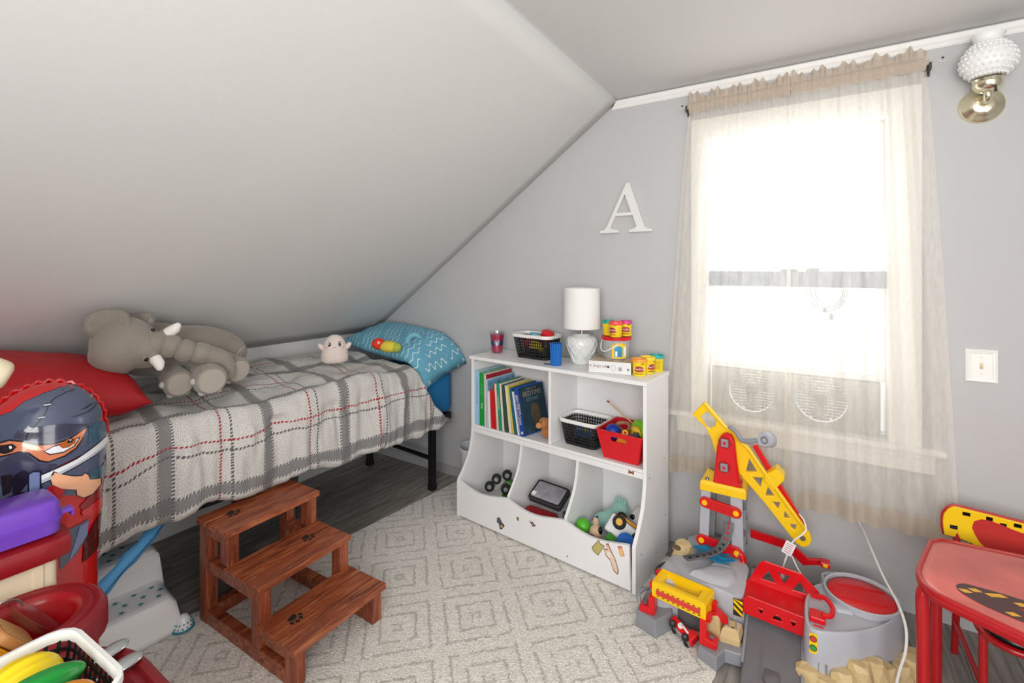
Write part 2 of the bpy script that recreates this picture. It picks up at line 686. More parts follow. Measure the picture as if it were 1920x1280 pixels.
# twin window fan
m_fan = mat('fan_housing_grey', (176, 174, 170), 0.5)
fan = thing('window_fan', 'grey twin window fan with two round grilles under the raised sash', 'fan', (-0.083, YW + 0.03, 0.665))
fx = [(-0.152, 0.118), (0.118, 0.118)]
hw, hh = 0.322, 0.216
g = G()
g.plate([(-hw, 0), (hw, 0), (hw, hh), (-hw, hh)], 0.012, XZ(0.012), [circle(0.096, 28, x, z) for x, z in fx])
for (x0, x1, z0, z1) in ((-hw, hw, 0, 0.012), (-hw, hw, hh - 0.012, hh), (-hw, -hw + 0.012, 0.012, hh - 0.012), (hw - 0.012, hw, 0.012, hh - 0.012)):
    g.bx(x0, x1, 0.012, 0.055, z0, z1)
g.obj('housing', m_fan, fan, smooth=False)
for cx, cz in fx:
    g = G()
    for k in range(9):
        r = 0.022 + k * 0.0092
        g.tube([(cx + r * math.cos(t), 0.004, cz + r * math.sin(t)) for t in [2 * PI * i / 28 for i in range(28)]], 0.0017, 5, True)
    for k in range(12):
        t = 2 * PI * k / 12
        g.cyl((cx + .02 * math.cos(t), .004, cz + .02 * math.sin(t)), (cx + .097 * math.cos(t), .004, cz + .097 * math.sin(t)), 0.0013, None, 6)
    gr = g.obj('grille', mat('fan_grille', (190, 188, 184), 0.4), fan)
    G().cyl((cx, 0.012, cz), (cx, -0.004, cz), 0.024, 0.022, 18).obj('hub', mat('fan_hub', (140, 138, 134), 0.4), fan)
    g = G()
    for k in range(15):
        z = cz - 0.091 + 0.013 * k
        hwx = math.sqrt(max(0.0004, 0.096 ** 2 - (z - cz) ** 2))
        g.box((cx, 0.050, z), (2 * hwx, 0.0012, 0.0112), (R(18), 0, 0))
    g.obj('dimming_slats', mat('fan_dimming_slat', (214, 212, 208), 0.5), fan, smooth=False)  # slats added to dim the brightness showing through the fan
    g = G()
    for k in range(3):
        a0 = 2 * PI * k / 3
        pts = [(0.022, a0), (0.085, a0 + 0.1), (0.09, a0 + 0.7), (0.05, a0 + 0.9), (0.022, a0 + 0.6)]
        g.plate([(cx + r * math.cos(t), cz + r * math.sin(t)) for r, t in pts], 0.003, XZ(0.034))
    g.obj('blades', mat('fan_blade', (205, 204, 200), 0.4), fan)


# ---------------------------------------------------------------- curtains
def sheer(name, col, op, tr):
    m = bpy.data.materials.new(name)
    m.use_nodes = True
    w = N(m)
    nt = m.node_tree
    nt.nodes.remove(nt.nodes['Principled BSDF'])
    out = nt.nodes['Material Output']
    tc = w.n('TexCoord')
    mp = w.n('Mapping')
    mp.inputs['Scale'].default_value = (60, 60, 14)
    w.put(mp, 'Vector', tc.outputs['Object'])
    nz = w.n('TexNoise')
    nz.inputs['Scale'].default_value = 1.0
    nz.inputs['Detail'].default_value = 5
    w.put(nz, 'Vector', mp.outputs[0])
    c = lin(col)
    d = w.n('BsdfDiffuse')
    t = w.n('BsdfTranslucent')
    d.inputs[0].default_value = c
    t.inputs[0].default_value = c
    a = w.n('MixShader')
    a.inputs[0].default_value = tr
    w.put(a, 1, d.outputs[0])
    w.put(a, 2, t.outputs[0])
    tp = w.n('BsdfTransparent')
    tp.inputs[0].default_value = (1, 0.995, 0.985, 1)
    b = w.n('MixShader')
    w.put(b, 0, w.math('MULTIPLY_ADD', nz.outputs['Fac'], 0.30, op - 0.15))
    w.put(b, 1, tp.outputs[0])
    w.put(b, 2, a.outputs[0])
    w.put(out, 'Surface', b.outputs[0])
    return m


m_sheer = sheer('sheer_ivory_voile', (246, 242, 235), 0.48, 0.5)
m_hem = sheer('doubled_voile_hem', (218, 206, 188), 0.78, 0.4)
m_head = sheer('gathered_voile_header', (212, 198, 182), 0.86, 0.3)
g = G().cyl((-0.50, 2.345, 2.122), (0.375, 2.345, 2.132), 0.0085, None, 14)
rod = thing('curtain_rod', 'thin tan curtain rod through the curtain headers above the window', 'curtain rod', (-0.06, 2.345, 2.12))
o = g.obj('rod', mat('tan_rod', (190, 172, 150), 0.4))
o.parent = rod
o.location = (0.06, -2.345, -2.12)
for x in (-0.503, 0.378):
    g = G().bx(x - 0.004, x + 0.004, 2.335, YW, 2.105, 2.130).bx(x - .008, x + .008, YW - .003, YW, 2.095, 2.14)
    o = g.obj('bracket', mat('dark_bracket', (60, 55, 50), 0.5))
    o.parent = rod
    o.location = (0.06, -2.345, -2.12)


def curtain(label, xt0, xt1, xb0, xb1, hem, seed, npl, front):
    rn = random.Random(seed)
    t = thing('sheer_curtain', label, 'curtain', ((xt0 + xt1) / 2, 2.345, hem(0.5)), 0, 'sheer curtain panels of the window')
    ox, oy, oz = t.location
    ph = [rn.uniform(0, 6.28) for _ in range(4)]

    def P(u, v, z0, z1):
        # v = 0 at the header seam, 1 at the hem
        uu = u + 0.010 * math.sin(2 * PI * u * 3 + ph[2]) * v
        x = (xt0 + (xt1 - xt0) * uu) * (1 - v ** 0.8) + (xb0 + (xb1 - xb0) * uu) * v ** 0.8
        amp = 0.006 + 0.010 * v
        y = 2.345 + front * (1 + 2.6 * v) - 0.012 * v + amp * math.sin(2 * PI * npl * u + ph[0] + 0.6 * math.sin(3 * v + ph[1])) \
            + 0.012 * v * math.sin(2 * PI * npl * 0.37 * u + ph[3]) + (1 - v) * 0.003 * math.sin(2 * PI * npl * 3.3 * u + ph[1])
        z = z0 + (z1 - z0) * v
        return x - ox, min(y, 2.349 if v < 0.75 else 2.34) - oy, z - oz
    ztop = 2.098
    HB = 0.075

    def body(u, v):
        zb = hem(u) + HB
        return P(u, v * 0.955, ztop, ztop + (zb - ztop) / 0.955)
    G().grid(body, 110, 46).obj('panel', m_sheer, t, fix=False)

    def hm(u, v):
        zb = hem(u) + HB
        zz = ztop + (zb - ztop) / 0.955
        x, y, z = P(u, 0.955, ztop, zz)
        return (x, y - 0.001, z - HB * v)
    G().grid(hm, 110, 5).obj('hem', m_hem, t, fix=False)
    # gathered header: rod pocket and the ruffle standing above it
    prof = [(0.0, 2.098), (-0.0115, 2.112), (-0.0125, 2.125), (-0.0105, 2.138), (-0.004, 2.147), (-0.003, 2.155), (-0.004, 2.164), (-0.002, 2.173)]

    def hd(u, v):
        k = v * (len(prof) - 1)
        i = min(int(k), len(prof) - 2)
        f = k - i
        dy = prof[i][0] * (1 - f) + prof[i + 1][0] * f
        z = prof[i][1] * (1 - f) + prof[i + 1][1] * f
        x = xt0 + (xt1 - xt0) * u
        wv = math.sin(2 * PI * npl * 3.3 * u + ph[1]) + 0.6 * math.sin(2 * PI * npl * 5.1 * u + ph[2])
        rise = max(0.0, z - 2.147)
        lump = 0.6 + 0.8 * abs(math.sin(2 * PI * 2.3 * u + ph[3]))
        z2 = z - rise + rise * lump * (1.25 + 0.28 * math.sin(2 * PI * npl * 2.1 * u))
        y = 2.345 + dy - 0.0015 + 0.0028 * wv * (0.4 + 60 * rise) + (-0.010 * rise / 0.026 * math.sin(2 * PI * 3 * u + ph[0]))
        return (x - ox, min(y, 2.3435 if z < 2.145 else 2.38) - oy, z2 - oz + 0.010 * (x + 0.06) / 0.87)
    G().grid(hd, 200, 15).obj('header', m_head, t, fix=False)
    return t


curtain('ivory sheer curtain panel beside the white bookcase, with the shorter hem', -0.492, -0.0765, -0.616, -0.075, lambda u: 0.370 + 0.065 * u, 3, 6.5, 0.0)
curtain('ivory sheer curtain panel hanging beside the light switch, with the longer hem', -0.0735, 0.366, -0.105, 0.450, lambda u: 0.345 + 0.012 * math.sin(5 * u) + 0.03 * u * u, 8, 6.0, -0.013)

# ---------------------------------------------------------------- wall fittings
# brass and milk-glass sconce
m_brass = mat('polished_brass', (236, 228, 200), 0.22, 1.0)
m_milk = mat('milk_glass', (240, 241, 240), 0.25, sss=0.2)
sc = thing('wall_sconce', 'brass wall sconce with a white hobnail milk-glass shade', 'wall lamp', (0.530, YW, 1.955))
back = [(0.0, 0.032), (0.026, 0.032), (0.040, 0.026), (0.048, 0.016), (0.060, 0.014), (0.064, 0.008), (0.066, 0.0)]
Mb = Matrix(((1, 0, 0, 0), (0, 0, -1, 0), (0, 1, 0, 0), (0, 0, 0, 1)))
G().lathe(back[::-1], 36, (0, 0, 0), Mb).obj('back_plate', m_brass, sc, ang=60)
g = G().tube(smooth_path([(0, -0.03, 0.0), (0, -0.062, 0.0), (0, -0.078, 0.012), (0, -0.08, 0.03)], 5), 0.013, 12)
g.obj('arm', m_brass, sc)
cup = [(0.012, 0.024), (0.030, 0.030), (0.040, 0.042), (0.042, 0.058), (0.039, 0.062), (0.041, 0.066), (0.043, 0.070)]
cp = G().lathe(cup, 32, (0, -0.08, 0)).obj('cup', m_brass, sc)
g = G()
for k in range(26):
    t = 2 * PI * k / 26
    cx, cy = 0.044 * math.cos(t), -0.08 + 0.044 * math.sin(t)
    rad = Vector((math.cos(t), math.sin(t), 0))
    tan = Vector((-math.sin(t), math.cos(t), 0))
    for zc, rr in ((0.079, 0.0036), (0.088, 0.0048)):
        g.tube([Vector((cx, cy, zc)) + tan * rr * math.cos(q) + Vector((0, 0, rr * math.sin(q))) for q in [2 * PI * i / 8 for i in range(8)]], 0.0011, 5, True)
g.obj('pierced_gallery', m_brass, cp)
g = G().cyl((0.008, -0.118, 0.036), (0.008, -0.128, 0.030), 0.004).cyl((0.008, -0.128, 0.030), (0.008, -0.130, 0.012), 0.0035, 0.0045)
g.obj('switch_key', mat('dark_key', (60, 52, 44), 0.4), sc)
sh = [(0.040, 0.076), (0.056, 0.088), (0.071, 0.110), (0.076, 0.132), (0.072, 0.156), (0.058, 0.178), (0.044, 0.194), (0.038, 0.206), (0.040, 0.218), (0.047, 0.228)]
g = G().surf([(0.036, 0.078)] + sh + [(0.044, 0.228), (0.036, 0.217), (0.034, 0.206), (0.040, 0.193), (0.054, 0.177), (0.067, 0.156)], 40, (0, -0.08, 0))
shd = g.obj('shade', m_milk, sc)
g = G()
rows = 8
for i in range(rows):
    f = (i + 0.7) / rows * 6.0
    k = int(f)
    r = sh[k][0] + (sh[k + 1][0] - sh[k][0]) * (f - k)
    z = sh[k][1] + (sh[k + 1][1] - sh[k][1]) * (f - k)
    n = 26
    for j in range(n):
        t = 2 * PI * (j + 0.5 * (i % 2)) / n
        g.ell((r * math.cos(t), -0.08 + r * math.sin(t), z), 0.0052, n=7, m=5)
g.obj('hobnails', m_milk, shd)

# light switch
sw = thing('light_switch', 'white raised-frame light switch plate with a cream toggle', 'light switch', (0.530, YW, 0.994))
w2, h2 = 0.0445, 0.0605
p0 = [(-w2, -h2), (w2, -h2), (w2, h2), (-w2, h2)]
g = G().sweep(p0, [(0, 0), (0, 0.005), (-0.003, 0.009), (-0.007, 0.010), (-0.009, 0.0075), (-0.013, 0.007), (-0.016, 0.004)], Mb, cap_last=True)
g.obj('plate', mat('switch_plate', (243, 242, 238), 0.35), sw, smooth=False)
g = G().bx(-0.005, 0.005, -0.006, -0.003, -0.012, 0.012).box((0, -0.008, -0.003), (0.006, 0.012, 0.010), (R(25), 0, 0))
g.obj('toggle', mat('cream_toggle', (226, 210, 176), 0.4), sw, smooth=False, bev=0.001)
for z in (-0.030, 0.030):
    G().cyl((0, -0.003, z), (0, -0.0055, z), 0.0032, 0.0028, 12).obj('screw', mat('plate_screw', (222, 221, 217), 0.35), sw)

# letter A
Aout = [(-0.959, 1.543), (-0.959, 1.556), (-0.933, 1.562), (-0.917, 1.580), (-0.814, 1.797), (-0.805, 1.802), (-0.795, 1.797), (-0.717, 1.572), (-0.706, 1.560), (-0.680, 1.556), (-0.680, 1.543), (-0.797, 1.543), (-0.797, 1.556), (-0.768, 1.562), (-0.759, 1.573), (-0.779, 1.630), (-0.873, 1.630), (-0.897, 1.573), (-0.889, 1.562), (-0.854, 1.556), (-0.854, 1.543)]
Ah = [(-0.821, 1.742), (-0.787, 1.647), (-0.865, 1.647)]
k = 2.40 / 2.38
g = G().plate([((x + 0.82) * 1.0, z - 1.54) for x, z in Aout], 0.020, XZ(0.0), [[(x + 0.82, z - 1.54) for x, z in Ah]])
o = g.obj('wall_letter', mat('white_letter_paint', (226, 226, 224), 0.4), smooth=False, bev=0.0012)
o.location = (-0.82, YW - 0.002, 1.54)
tag(o, 'white wooden serif letter A hung on the grey gable wall', 'wall letter')
for i, (x, z) in enumerate(((-0.536, 2.153), (0.424, 2.160))):
    t = thing('wall_hook_hole', ['small dark screw hole in the wall by the curtain end nearer the sloped ceiling', 'small dark screw hole in the wall between curtain and sconce'][i], 'wall hole', (x, YW, z), 0)
    G().cyl((0, 0.0, 0), (0, -0.002, 0), 0.0042, 0.0036, 12).obj('hole_rim', m_screw, t)
    G().tube([(0.014 * math.cos(a), -0.0008, -0.002 + 0.012 * math.sin(a)) for a in [R(200 + 14 * j) for j in range(11)]], 0.0009, 5).obj('paint_scar', m_white, t)

# ================================================================ bed
BX0, BX1, BY0, BY1 = -2.605, -1.930, 0.44, 2.36      # mattress footprint
m_black = mat('black_metal', (18, 18, 19), 0.45)
BT = Matrix.Translation((-1.9, 2.25, 0)) @ Matrix.Rotation(R(-4), 4, 'Z') @ Matrix.Translation((1.9, -2.25, 0))


def bed_turn(o):
    # the bed stands slightly skewed to the wall
    o.location = BT.to_translation()
    o.rotation_euler = (0, 0, R(-4))


bo = Vector((-2.29, 1.4, 0))
bed = thing('bed', 'black metal bed frame under the plaid duvet', 'bed', BT @ bo, R(-4))


def put(g, name, m, parent, origin, **k):
    o = g.obj(name, m, parent, **k)
    o.location = -Vector(origin)
    return o


for (x, y) in ((-1.957, 2.165), (-2.57, 2.165), (-1.990, 1.30), (-2.57, 1.30), (-2.01, 0.415), (-2.55, 0.415)):
    put(G().bx(x - .018, x + .018, y - .018, y + .018, 0.012, 0.40).bx(x - .021, x + .021, y - .021, y + .021, 0.0, 0.03), 'leg', m_black, bed, bo, smooth=False, bev=0.002)
for x in (-1.960, -2.57):
    put(G().bx(x - .015, x + .015, 0.40, 2.32, 0.40, 0.44), 'side_rail', m_black, bed, bo, smooth=False)
for y in (0.50, 1.30, 2.165, 2.30):
    put(G().bx(-2.615, -1.960, y - .014, y + .014, 0.405, 0.435), 'cross_rail', m_black, bed, bo, smooth=False)
put(G().tube([(-1.957, 2.165, 0.19), (-2.62, 2.165, 0.19)], 0.013, 10), 'brace', m_black, bed, bo)
put(G().tube([(-1.990, 1.30, 0.19), (-2.56, 1.30, 0.19)], 0.013, 10), 'brace', m_black, bed, bo)
for k in range(9):
    y = 0.62 + k * 0.19
    put(G().bx(-2.61, -1.965, y - .02, y + .02, 0.437, 0.447), 'slat', m_black, bed, bo, smooth=False)

m_blue = mat('blue_sheet', (22, 112, 168), 0.8, bump=0.1, bscale=160)
g = G()
path = rrect(BX1 - BX0 - .02, BY1 - BY0 - .02, 0.07, 6, (BX0 + BX1) / 2 - .005, (BY0 + BY1) / 2 + 0.005)
g.sweep(path, [(-0.05, 0.447), (-0.007, 0.455), (0, 0.47), (0, 0.65), (-0.007, 0.685), (-0.05, 0.712), (-0.12, 0.725)], cap_last=True, cap_first=True)
o = g.obj('mattress', m_blue)
bed_turn(o)
tag(o, 'thick mattress in a blue fitted sheet under the plaid duvet', 'mattress')


def plaid_material():
    m = bpy.data.materials.new('grey_plaid_cotton')
    m.use_nodes = True
    b = m.node_tree.nodes['Principled BSDF']
    w = N(m)
    uv = w.n('UVMap')
    uv.uv_map = 'UVMap'
    sep = w.n('SeparateXYZ')
    w.put(sep, 0, uv.outputs[0])
    U, V = sep.outputs[0], sep.outputs[1]
    nz = w.n('TexNoise')
    nz.inputs['Scale'].default_value = 330
    nz.inputs['Detail'].default_value = 2
    w.put(nz, 'Vector', uv.outputs[0])
    rp = w.n('ValToRGB')
    rp.color_ramp.elements[0].position = 0.36
    rp.color_ramp.elements[1].position = 0.60
    rp.color_ramp.elements[0].color = lin((158, 156, 152))
    rp.color_ramp.elements[1].color = lin((222, 220, 216))
    w.put(rp, 0, nz.outputs['Fac'])
    col = rp.outputs[0]
    P = 0.368

    def dist(c, off):
        a = w.math('ADD', c, 10 * P - off + P / 2)
        return w.math('SUBTRACT', w.math('MODULO', a, P), P / 2)     # signed distance from the line

    def line(c, o, off, half):
        return w.math('LESS_THAN', w.math('ABSOLUTE', dist(c, off)), half)

    def dash(c, o, per, duty, slant=0.6):
        a = w.math('ADD', w.math('ADD', o, 20.0), w.math('MULTIPLY', c, slant))
        return w.math('LESS_THAN', w.math('MODULO', a, per), per * duty)
    gd = lin((104, 104, 106))
    gdk = lin((88, 88, 90))
    red = lin((156, 34, 52))
    for (c, o, b0, r0, r1) in ((U, V, 0.285, 0.100, 0.138), (V, U, 0.0, 0.168, 0.206)):
        band = line(c, o, b0, 0.019)
        col = w.mix(w.math('MULTIPLY', band, 0.80), col, gd)
        edge = w.math('MULTIPLY', w.math('SUBTRACT', line(c, o, b0, 0.027), band), dash(c, o, 0.0125, 0.5))
        col = w.mix(edge, col, gdk)
        rl = w.math('MULTIPLY', line(c, o, r0, 0.0042), dash(c, o, 0.014, 0.62))
        col = w.mix(rl, col, red)
        gl = w.math('MULTIPLY', line(c, o, r1, 0.0042), dash(c, o, 0.014, 0.62))
        col = w.mix(gl, col, gdk)
    w.put(b, 'Base Color', col)
    b.inputs['Roughness'].default_value = 0.9
    b.inputs['Sheen Weight'].default_value = 0.15
    bp = w.n('Bump')
    bp.inputs['Strength'].default_value = 0.25
    bp.inputs['Distance'].default_value = 0.003
    w.put(bp, 'Height', nz.outputs['Fac'])
    w.put(b, 'Normal', bp.outputs[0])
    return m


def duvet():
    nu, nv = 240, 150
    L0, L1 = -0.36, 1.49            # length past the near end (negative hangs down the end) .. far edge
    D0, D1 = -0.655, 0.43           # across: negative on top towards the wall, positive past the front edge
    EX, EY, ZT = -1.935, 0.47, 0.80  # edge lines and top height
    vs, uvs = [], []
    for j in range(nv):
        d = D0 + (D1 - D0) * j / (nv - 1)
        for i in range(nu):
            L = L0 + (L1 + 0.28 * (max(0, d) / 0.43) ** 1.8 - L0) * i / (nu - 1)
            uvs.append((L, d))
            ox, oy = max(0.0, d), max(0.0, -L)
            if d > 0.36:                                 # slightly shorter hem towards the far end
                pass
            h = math.hypot(ox, oy)
            far = min(1, max(0, (L - 1.32) / 0.42))
            lift = 0.015 * far * far * (3 - 2 * far) * min(1, max(0, (0.02 - d) / 0.25))
            back = 0.035 * min(1, max(0, (-d - 0.25) / 0.4))
            top = ZT + lift + back + 0.024 * fbm(L * 3.4, d * 3.8, 1.7) + 0.007 * fbm(L * 11, d * 12, 3.3) + 0.012 * math.sin(L * 17) * math.sin(d * 15 + 1) * (0.5 + 0.5 * fbm(L * 2, d * 2, 7)) \
                - 0.014 * math.exp(-((d + 0.02) / 0.05) ** 2) * abs(math.sin(L * 8.5))
            if h <= 1e-9:
                x, y, z = EX + d, EY + L, top
            else:
                rr = 0.075
                a = min(h / rr, PI / 2)
                out = rr * math.sin(a)
                z = top - rr * (1 - math.cos(a))
                rest = max(0, h - rr * PI / 2)
                z -= rest
                out += 0.012 * math.sin(min(1, rest / 0.36) * PI)  # belly of the quilt
                nx, ny = ox / h, -oy / h
                ang = math.atan2(oy, ox)
                fold = math.sin(2 * ang)                     # the corner cone
                wv = fbm(L * 8.0, d * 1.6, 4.2) * 0.034 + fbm(L * 22.0, d * 3.0, 9.2) * 0.016 \
                    + 0.010 * math.sin(L * 23 + 1.5 * math.sin(d * 5)) * math.exp(-((d - 0.1) / 0.12) ** 2)
                wv *= min(1, rest / 0.05 + 0.25)
                out += wv + 0.05 * fold * min(1, rest / 0.25)
                tuck = max(0, (h - 0.40) / 0.03)
                out -= 0.02 * min(1, tuck) ** 2
                x = EX + min(d, 0) + nx * out
                y = EY + max(L, 0) + ny * out
                if d > 0 and L > 0:
                    # hem sags towards the far corner, lifted at the near one
                    z += 0.040 * (d / 0.43) * (1 - min(1, L / 1.0)) - 0.11 * (d / 0.43) * max(0, 1 - L / 0.30) ** 1.5
            # rounded far end
            vs.append((x, y, max(z, 0.05)))
    fs = [(j * nu + i, j * nu + i + 1, (j + 1) * nu + i + 1, (j + 1) * nu + i) for j in range(nv - 1) for i in range(nu - 1)]
    me = bpy.data.meshes.new('duvet')
    me.from_pydata(vs, [], fs)
    ul = me.uv_layers.new(name='UVMap')
    for p in me.polygons:
        for li in p.loop_indices:
            ul.data[li].uv = uvs[me.loops[li].vertex_index]
    o = wrap('duvet', me, plaid_material(), None, True, ang=180)
    d = o.modifiers.new('thick', 'SOLIDIFY')
    d.thickness = 0.030
    d.offset = 1.0
    d.use_even_offset = False
    bed_turn(o)
    tag(o, 'grey plaid duvet with red and charcoal stitched lines spread over the bed', 'duvet')
    return o


duvet()

# blue sheet edge hanging out below the duvet corner
pts = [(-2.052, 0.785, 0.418), (-2.040, 0.755, 0.398), (-2.012, 0.705, 0.370), (-1.990, 0.64, 0.335), (-1.972, 0.57, 0.285), (-1.965, 0.53, 0.240), (-1.96, 0.50, 0.20)]
pp = smooth_path(pts, 6)
g = G()
n = len(pp)
vs = []
for i, p in enumerate(pp):
    wd = 0.022 + 0.003 * math.sin(i * 0.9)
    d = Vector((0.25, 0.55, -0.75)).normalized()
    for q in (-1, 0, 1):
        vs.append(p + d * wd * q + Vector((0.006 * (1 - abs(q)), 0, 0)))
fs = [(i * 3 + k, i * 3 + k + 1, i * 3 + 4 + k, i * 3 + 3 + k) for i in range(n - 1) for k in (0, 1)]
g.add(vs, fs)
o = g.obj('bed_sheet', mat('bright_blue_sheet', (84, 160, 214), 0.6, bump=0.2, bscale=40), solid=0.004)
tag(o, 'blue bed sheet edge hanging out below the duvet corner', 'bed sheet')
g = G().tube([p + Vector((0.008, 0.008, -0.010)) for p in pp], 0.0012, 5)
g.obj('stitching', mat('navy_thread', (20, 40, 80), 0.8), o)


def pillow(name, w, d, h, m, M, pinch=0.10, wr=0.006, seed=1.0, n=44, droop=None):
    g = G()

    def f(sg):
        def q(u, v):
            x, y = u * 2 - 1, v * 2 - 1
            ex = 1 - pinch * (1 - abs(y) ** 2) * 0.0 - pinch * abs(x) ** 6 * (1 - y * y)
            ey = 1 - pinch * abs(y) ** 6 * (1 - x * x)
            k = max(0, (1 - abs(x) ** 3.2)) ** 0.62 * max(0, (1 - abs(y) ** 3.2)) ** 0.62
            wz = wr * fbm(x * 2.6, y * 2.6, seed) * (0.3 + 3 * (1 - k)) * min(1, k * 6)
            dz = droop(x * w / 2) if droop else 0.0
            return (x * w / 2 * ex, y * d / 2 * ey, (sg * (h / 2 * k + wz * k ** 0.3) if k > 1e-6 else 0.0) + dz)
        return q
    g.grid(f(1), n, n, M)
    g.grid(f(-1), n, n, M)
    bmesh.ops.remove_doubles(g.bm, verts=g.bm.verts, dist=0.0004)
    return g.obj(name, m, ang=180)


m_redp = mat('red_satin_cotton', (172, 5, 18), 0.5, bump=0.04, bscale=30)
o = pillow('red_pillow', 0.42, 0.68, 0.21, m_redp, TR((0, 0, 0), (0, 0, 0)), 0.05, 0.010, 2.2)
o.location = (-2.262, 0.428, 0.952)
o.rotation_euler = (R(-10), R(10), R(-3))
tag(o, 'plump red pillow on the duvet beside the plush elephant', 'pillow')


def wave_material():
    m = bpy.data.materials.new('blue_wave_print_cotton')
    m.use_nodes = True
    b = m.node_tree.nodes['Principled BSDF']
    w = N(m)
    tc = w.n('TexCoord')
    sp = w.n('SeparateXYZ')
    w.put(sp, 0, tc.outputs['Object'])
    x, y = sp.outputs[0], sp.outputs[1]
    a = w.math('ADD', w.math('ADD', x, 5.0), w.math('MULTIPLY', w.math('SINE', w.math('MULTIPLY', y, 120.0)), 0.008))
    f = w.math('LESS_THAN', w.math('MODULO', a, 0.036), 0.0042)
    g2 = w.math('LESS_THAN', w.math('MODULO', w.math('ADD', w.math('ADD', y, 5.0), w.math('MULTIPLY', x, 1.3)), 0.23), 0.19)
    f = w.math('MULTIPLY', f, g2)
    w.put(b, 'Base Color', w.mix(f, lin((104, 170, 196)), lin((226, 240, 244))))
    b.inputs['Roughness'].default_value = 0.8
    return m


o = pillow('blue_pillow', 0.75, 0.39, 0.14, wave_material(), TR((0, 0, 0)), 0.06, 0.006, 5.1, droop=lambda x: -4.6 * max(0, x - 0.19) ** 2)
o.location = (-2.240, 2.188, 0.885)
o.rotation_euler = (R(14), R(5), R(-1))
tag(o, 'light blue pillow with white wavy lines at the head of the bed', 'pillow')

# ---------------------------------------------------------------- plush toys on the bed
m_ele = mat('taupe_velour', (140, 132, 122), 0.85, bump=0.2, bscale=45, sheen=0.3, var=0.05, vscale=9)
m_ele2 = mat('taupe_velour_pale', (168, 160, 150), 0.85, sheen=0.3)
m_tusk = mat('white_fleece', (238, 232, 228), 0.9, sheen=0.3)
m_eyeb = mat('glossy_black_eye', (12, 12, 14), 0.12)
m_eyew = mat('eye_white_ring', (225, 222, 216), 0.3)
ele = thing('plush_elephant', 'large taupe plush elephant with white tusks lying on the bed', 'plush toy', (-2.245, 0.908, 0.840))
eo = Vector((-2.35, 0.92, 0.83))
g = G()
g.ell((-2.44, 1.02, 0.965), (0.125, 0.235, 0.125), (R(-8), 0, 0))
g.ell((-2.47, 0.88, 1.00), (0.10, 0.14, 0.115))
put(g, 'body', m_ele, ele, eo, remesh=0.010, soft=4)
g = G()
g.ell((-2.335, 0.735, 1.058), (0.105, 0.105, 0.100), (R(-10), 0, 0))
g.ell((-2.30, 0.79, 1.030), (0.080, 0.085, 0.075))
g.ell((-2.31, 0.70, 1.02), (0.085, 0.08, 0.08))
put(g, 'head', m_ele, ele, eo, remesh=0.010, soft=3)
# trunk with stuffed rings
tp = smooth_path([(-2.27, 0.795, 1.052), (-2.235, 0.845, 1.040), (-2.21, 0.90, 1.015), (-2.195, 0.97, 0.992), (-2.19, 1.02, 0.965), (-2.195, 1.045, 0.925), (-2.20, 1.045, 0.885)], 12)
rs = []
for i, p in enumerate(tp):
    f = i / (len(tp) - 1)
    ring = 0.0115 * abs(math.sin(f * PI * 8)) ** 0.5 if f < 0.5 else 0.006
    rs.append(0.040 - 0.012 * f + ring - 0.004)
put(G().tube(tp, rs, 16), 'trunk', m_ele, ele, eo)
for (a, b) in (((-2.255, 0.845, 1.085), (-2.215, 0.872, 1.125)), ((-2.235, 0.795, 1.005), (-2.195, 0.800, 0.958))):
    a, b = Vector(a), Vector(b)
    m_ = a.lerp(b, 0.55) + Vector((0.006, 0.004, 0))
    put(G().tube([a, a.lerp(m_, .5), m_, m_.lerp(b, .6), b, b + (b - m_) * .12], [0.021, 0.021, 0.019, 0.014, 0.008, 0.001], 14), 'tusk', m_tusk, ele, eo)
    put(G().tube([a - (b - a) * .35, a + (b - a) * .15], [0.026, 0.022], 14), 'tusk_sleeve', m_ele, ele, eo)


def ear(c, rx, rz, rot):
    g = G()

    def f(u, v):
        r = v
        t = u * 2 * PI
        rad = (1 - 0.15 * math.cos(t * 2))
        x, z = rx * r * rad * math.cos(t), rz * r * rad * math.sin(t)
        y = 0.03 * math.cos(PI * x / rx * 0.6) + 0.008 * math.sin(5 * t) * r
        return (x, y, z)
    g.grid(f, 33, 10, TR(c, rot))
    bmesh.ops.remove_doubles(g.bm, verts=g.bm.verts, dist=0.0005)
    return put(g, 'ear', m_ele, ele, eo, solid=0.022, soft=2)


ear((-2.300, 0.675, 1.140), 0.075, 0.050, (R(-12), R(-8), R(70)))
ear((-2.345, 0.785, 1.135), 0.052, 0.036, (R(-30), R(-12), R(66)))


def leg(a, b, r, toe=True):
    a, b = Vector(a), Vector(b)
    d = (b - a).normalized()
    pts = [a, a.lerp(b, .35), a.lerp(b, .42), a.lerp(b, .6), a.lerp(b, .66), a.lerp(b, .9), b, b + d * .006]
    l = put(G().tube(pts, [r * .8, r * .88, r * .82, r * .96, r * .92, r * 1.08, r * .98, r * .8], 18), 'leg', m_ele, ele, eo)
    put(G().cyl(b + d * .004, b + d * .010, r * .86, r * .80, 20), 'foot_sole', m_ele2, l, (0, 0, 0)).location = (0, 0, 0)
    x, y, _ = frame_from(d)
    for k in range(3):
        t = R(-35 + 62 * k) + 0.6
        c = b - d * 0.018 + (x * math.cos(t) + y * math.sin(t)) * r * 0.98
        put(G().ell(c, (0.014, 0.014, 0.014)), 'toenail', mat('grey_felt', (186, 184, 180), 0.8), l, (0, 0, 0)).location = (0, 0, 0)
    return l


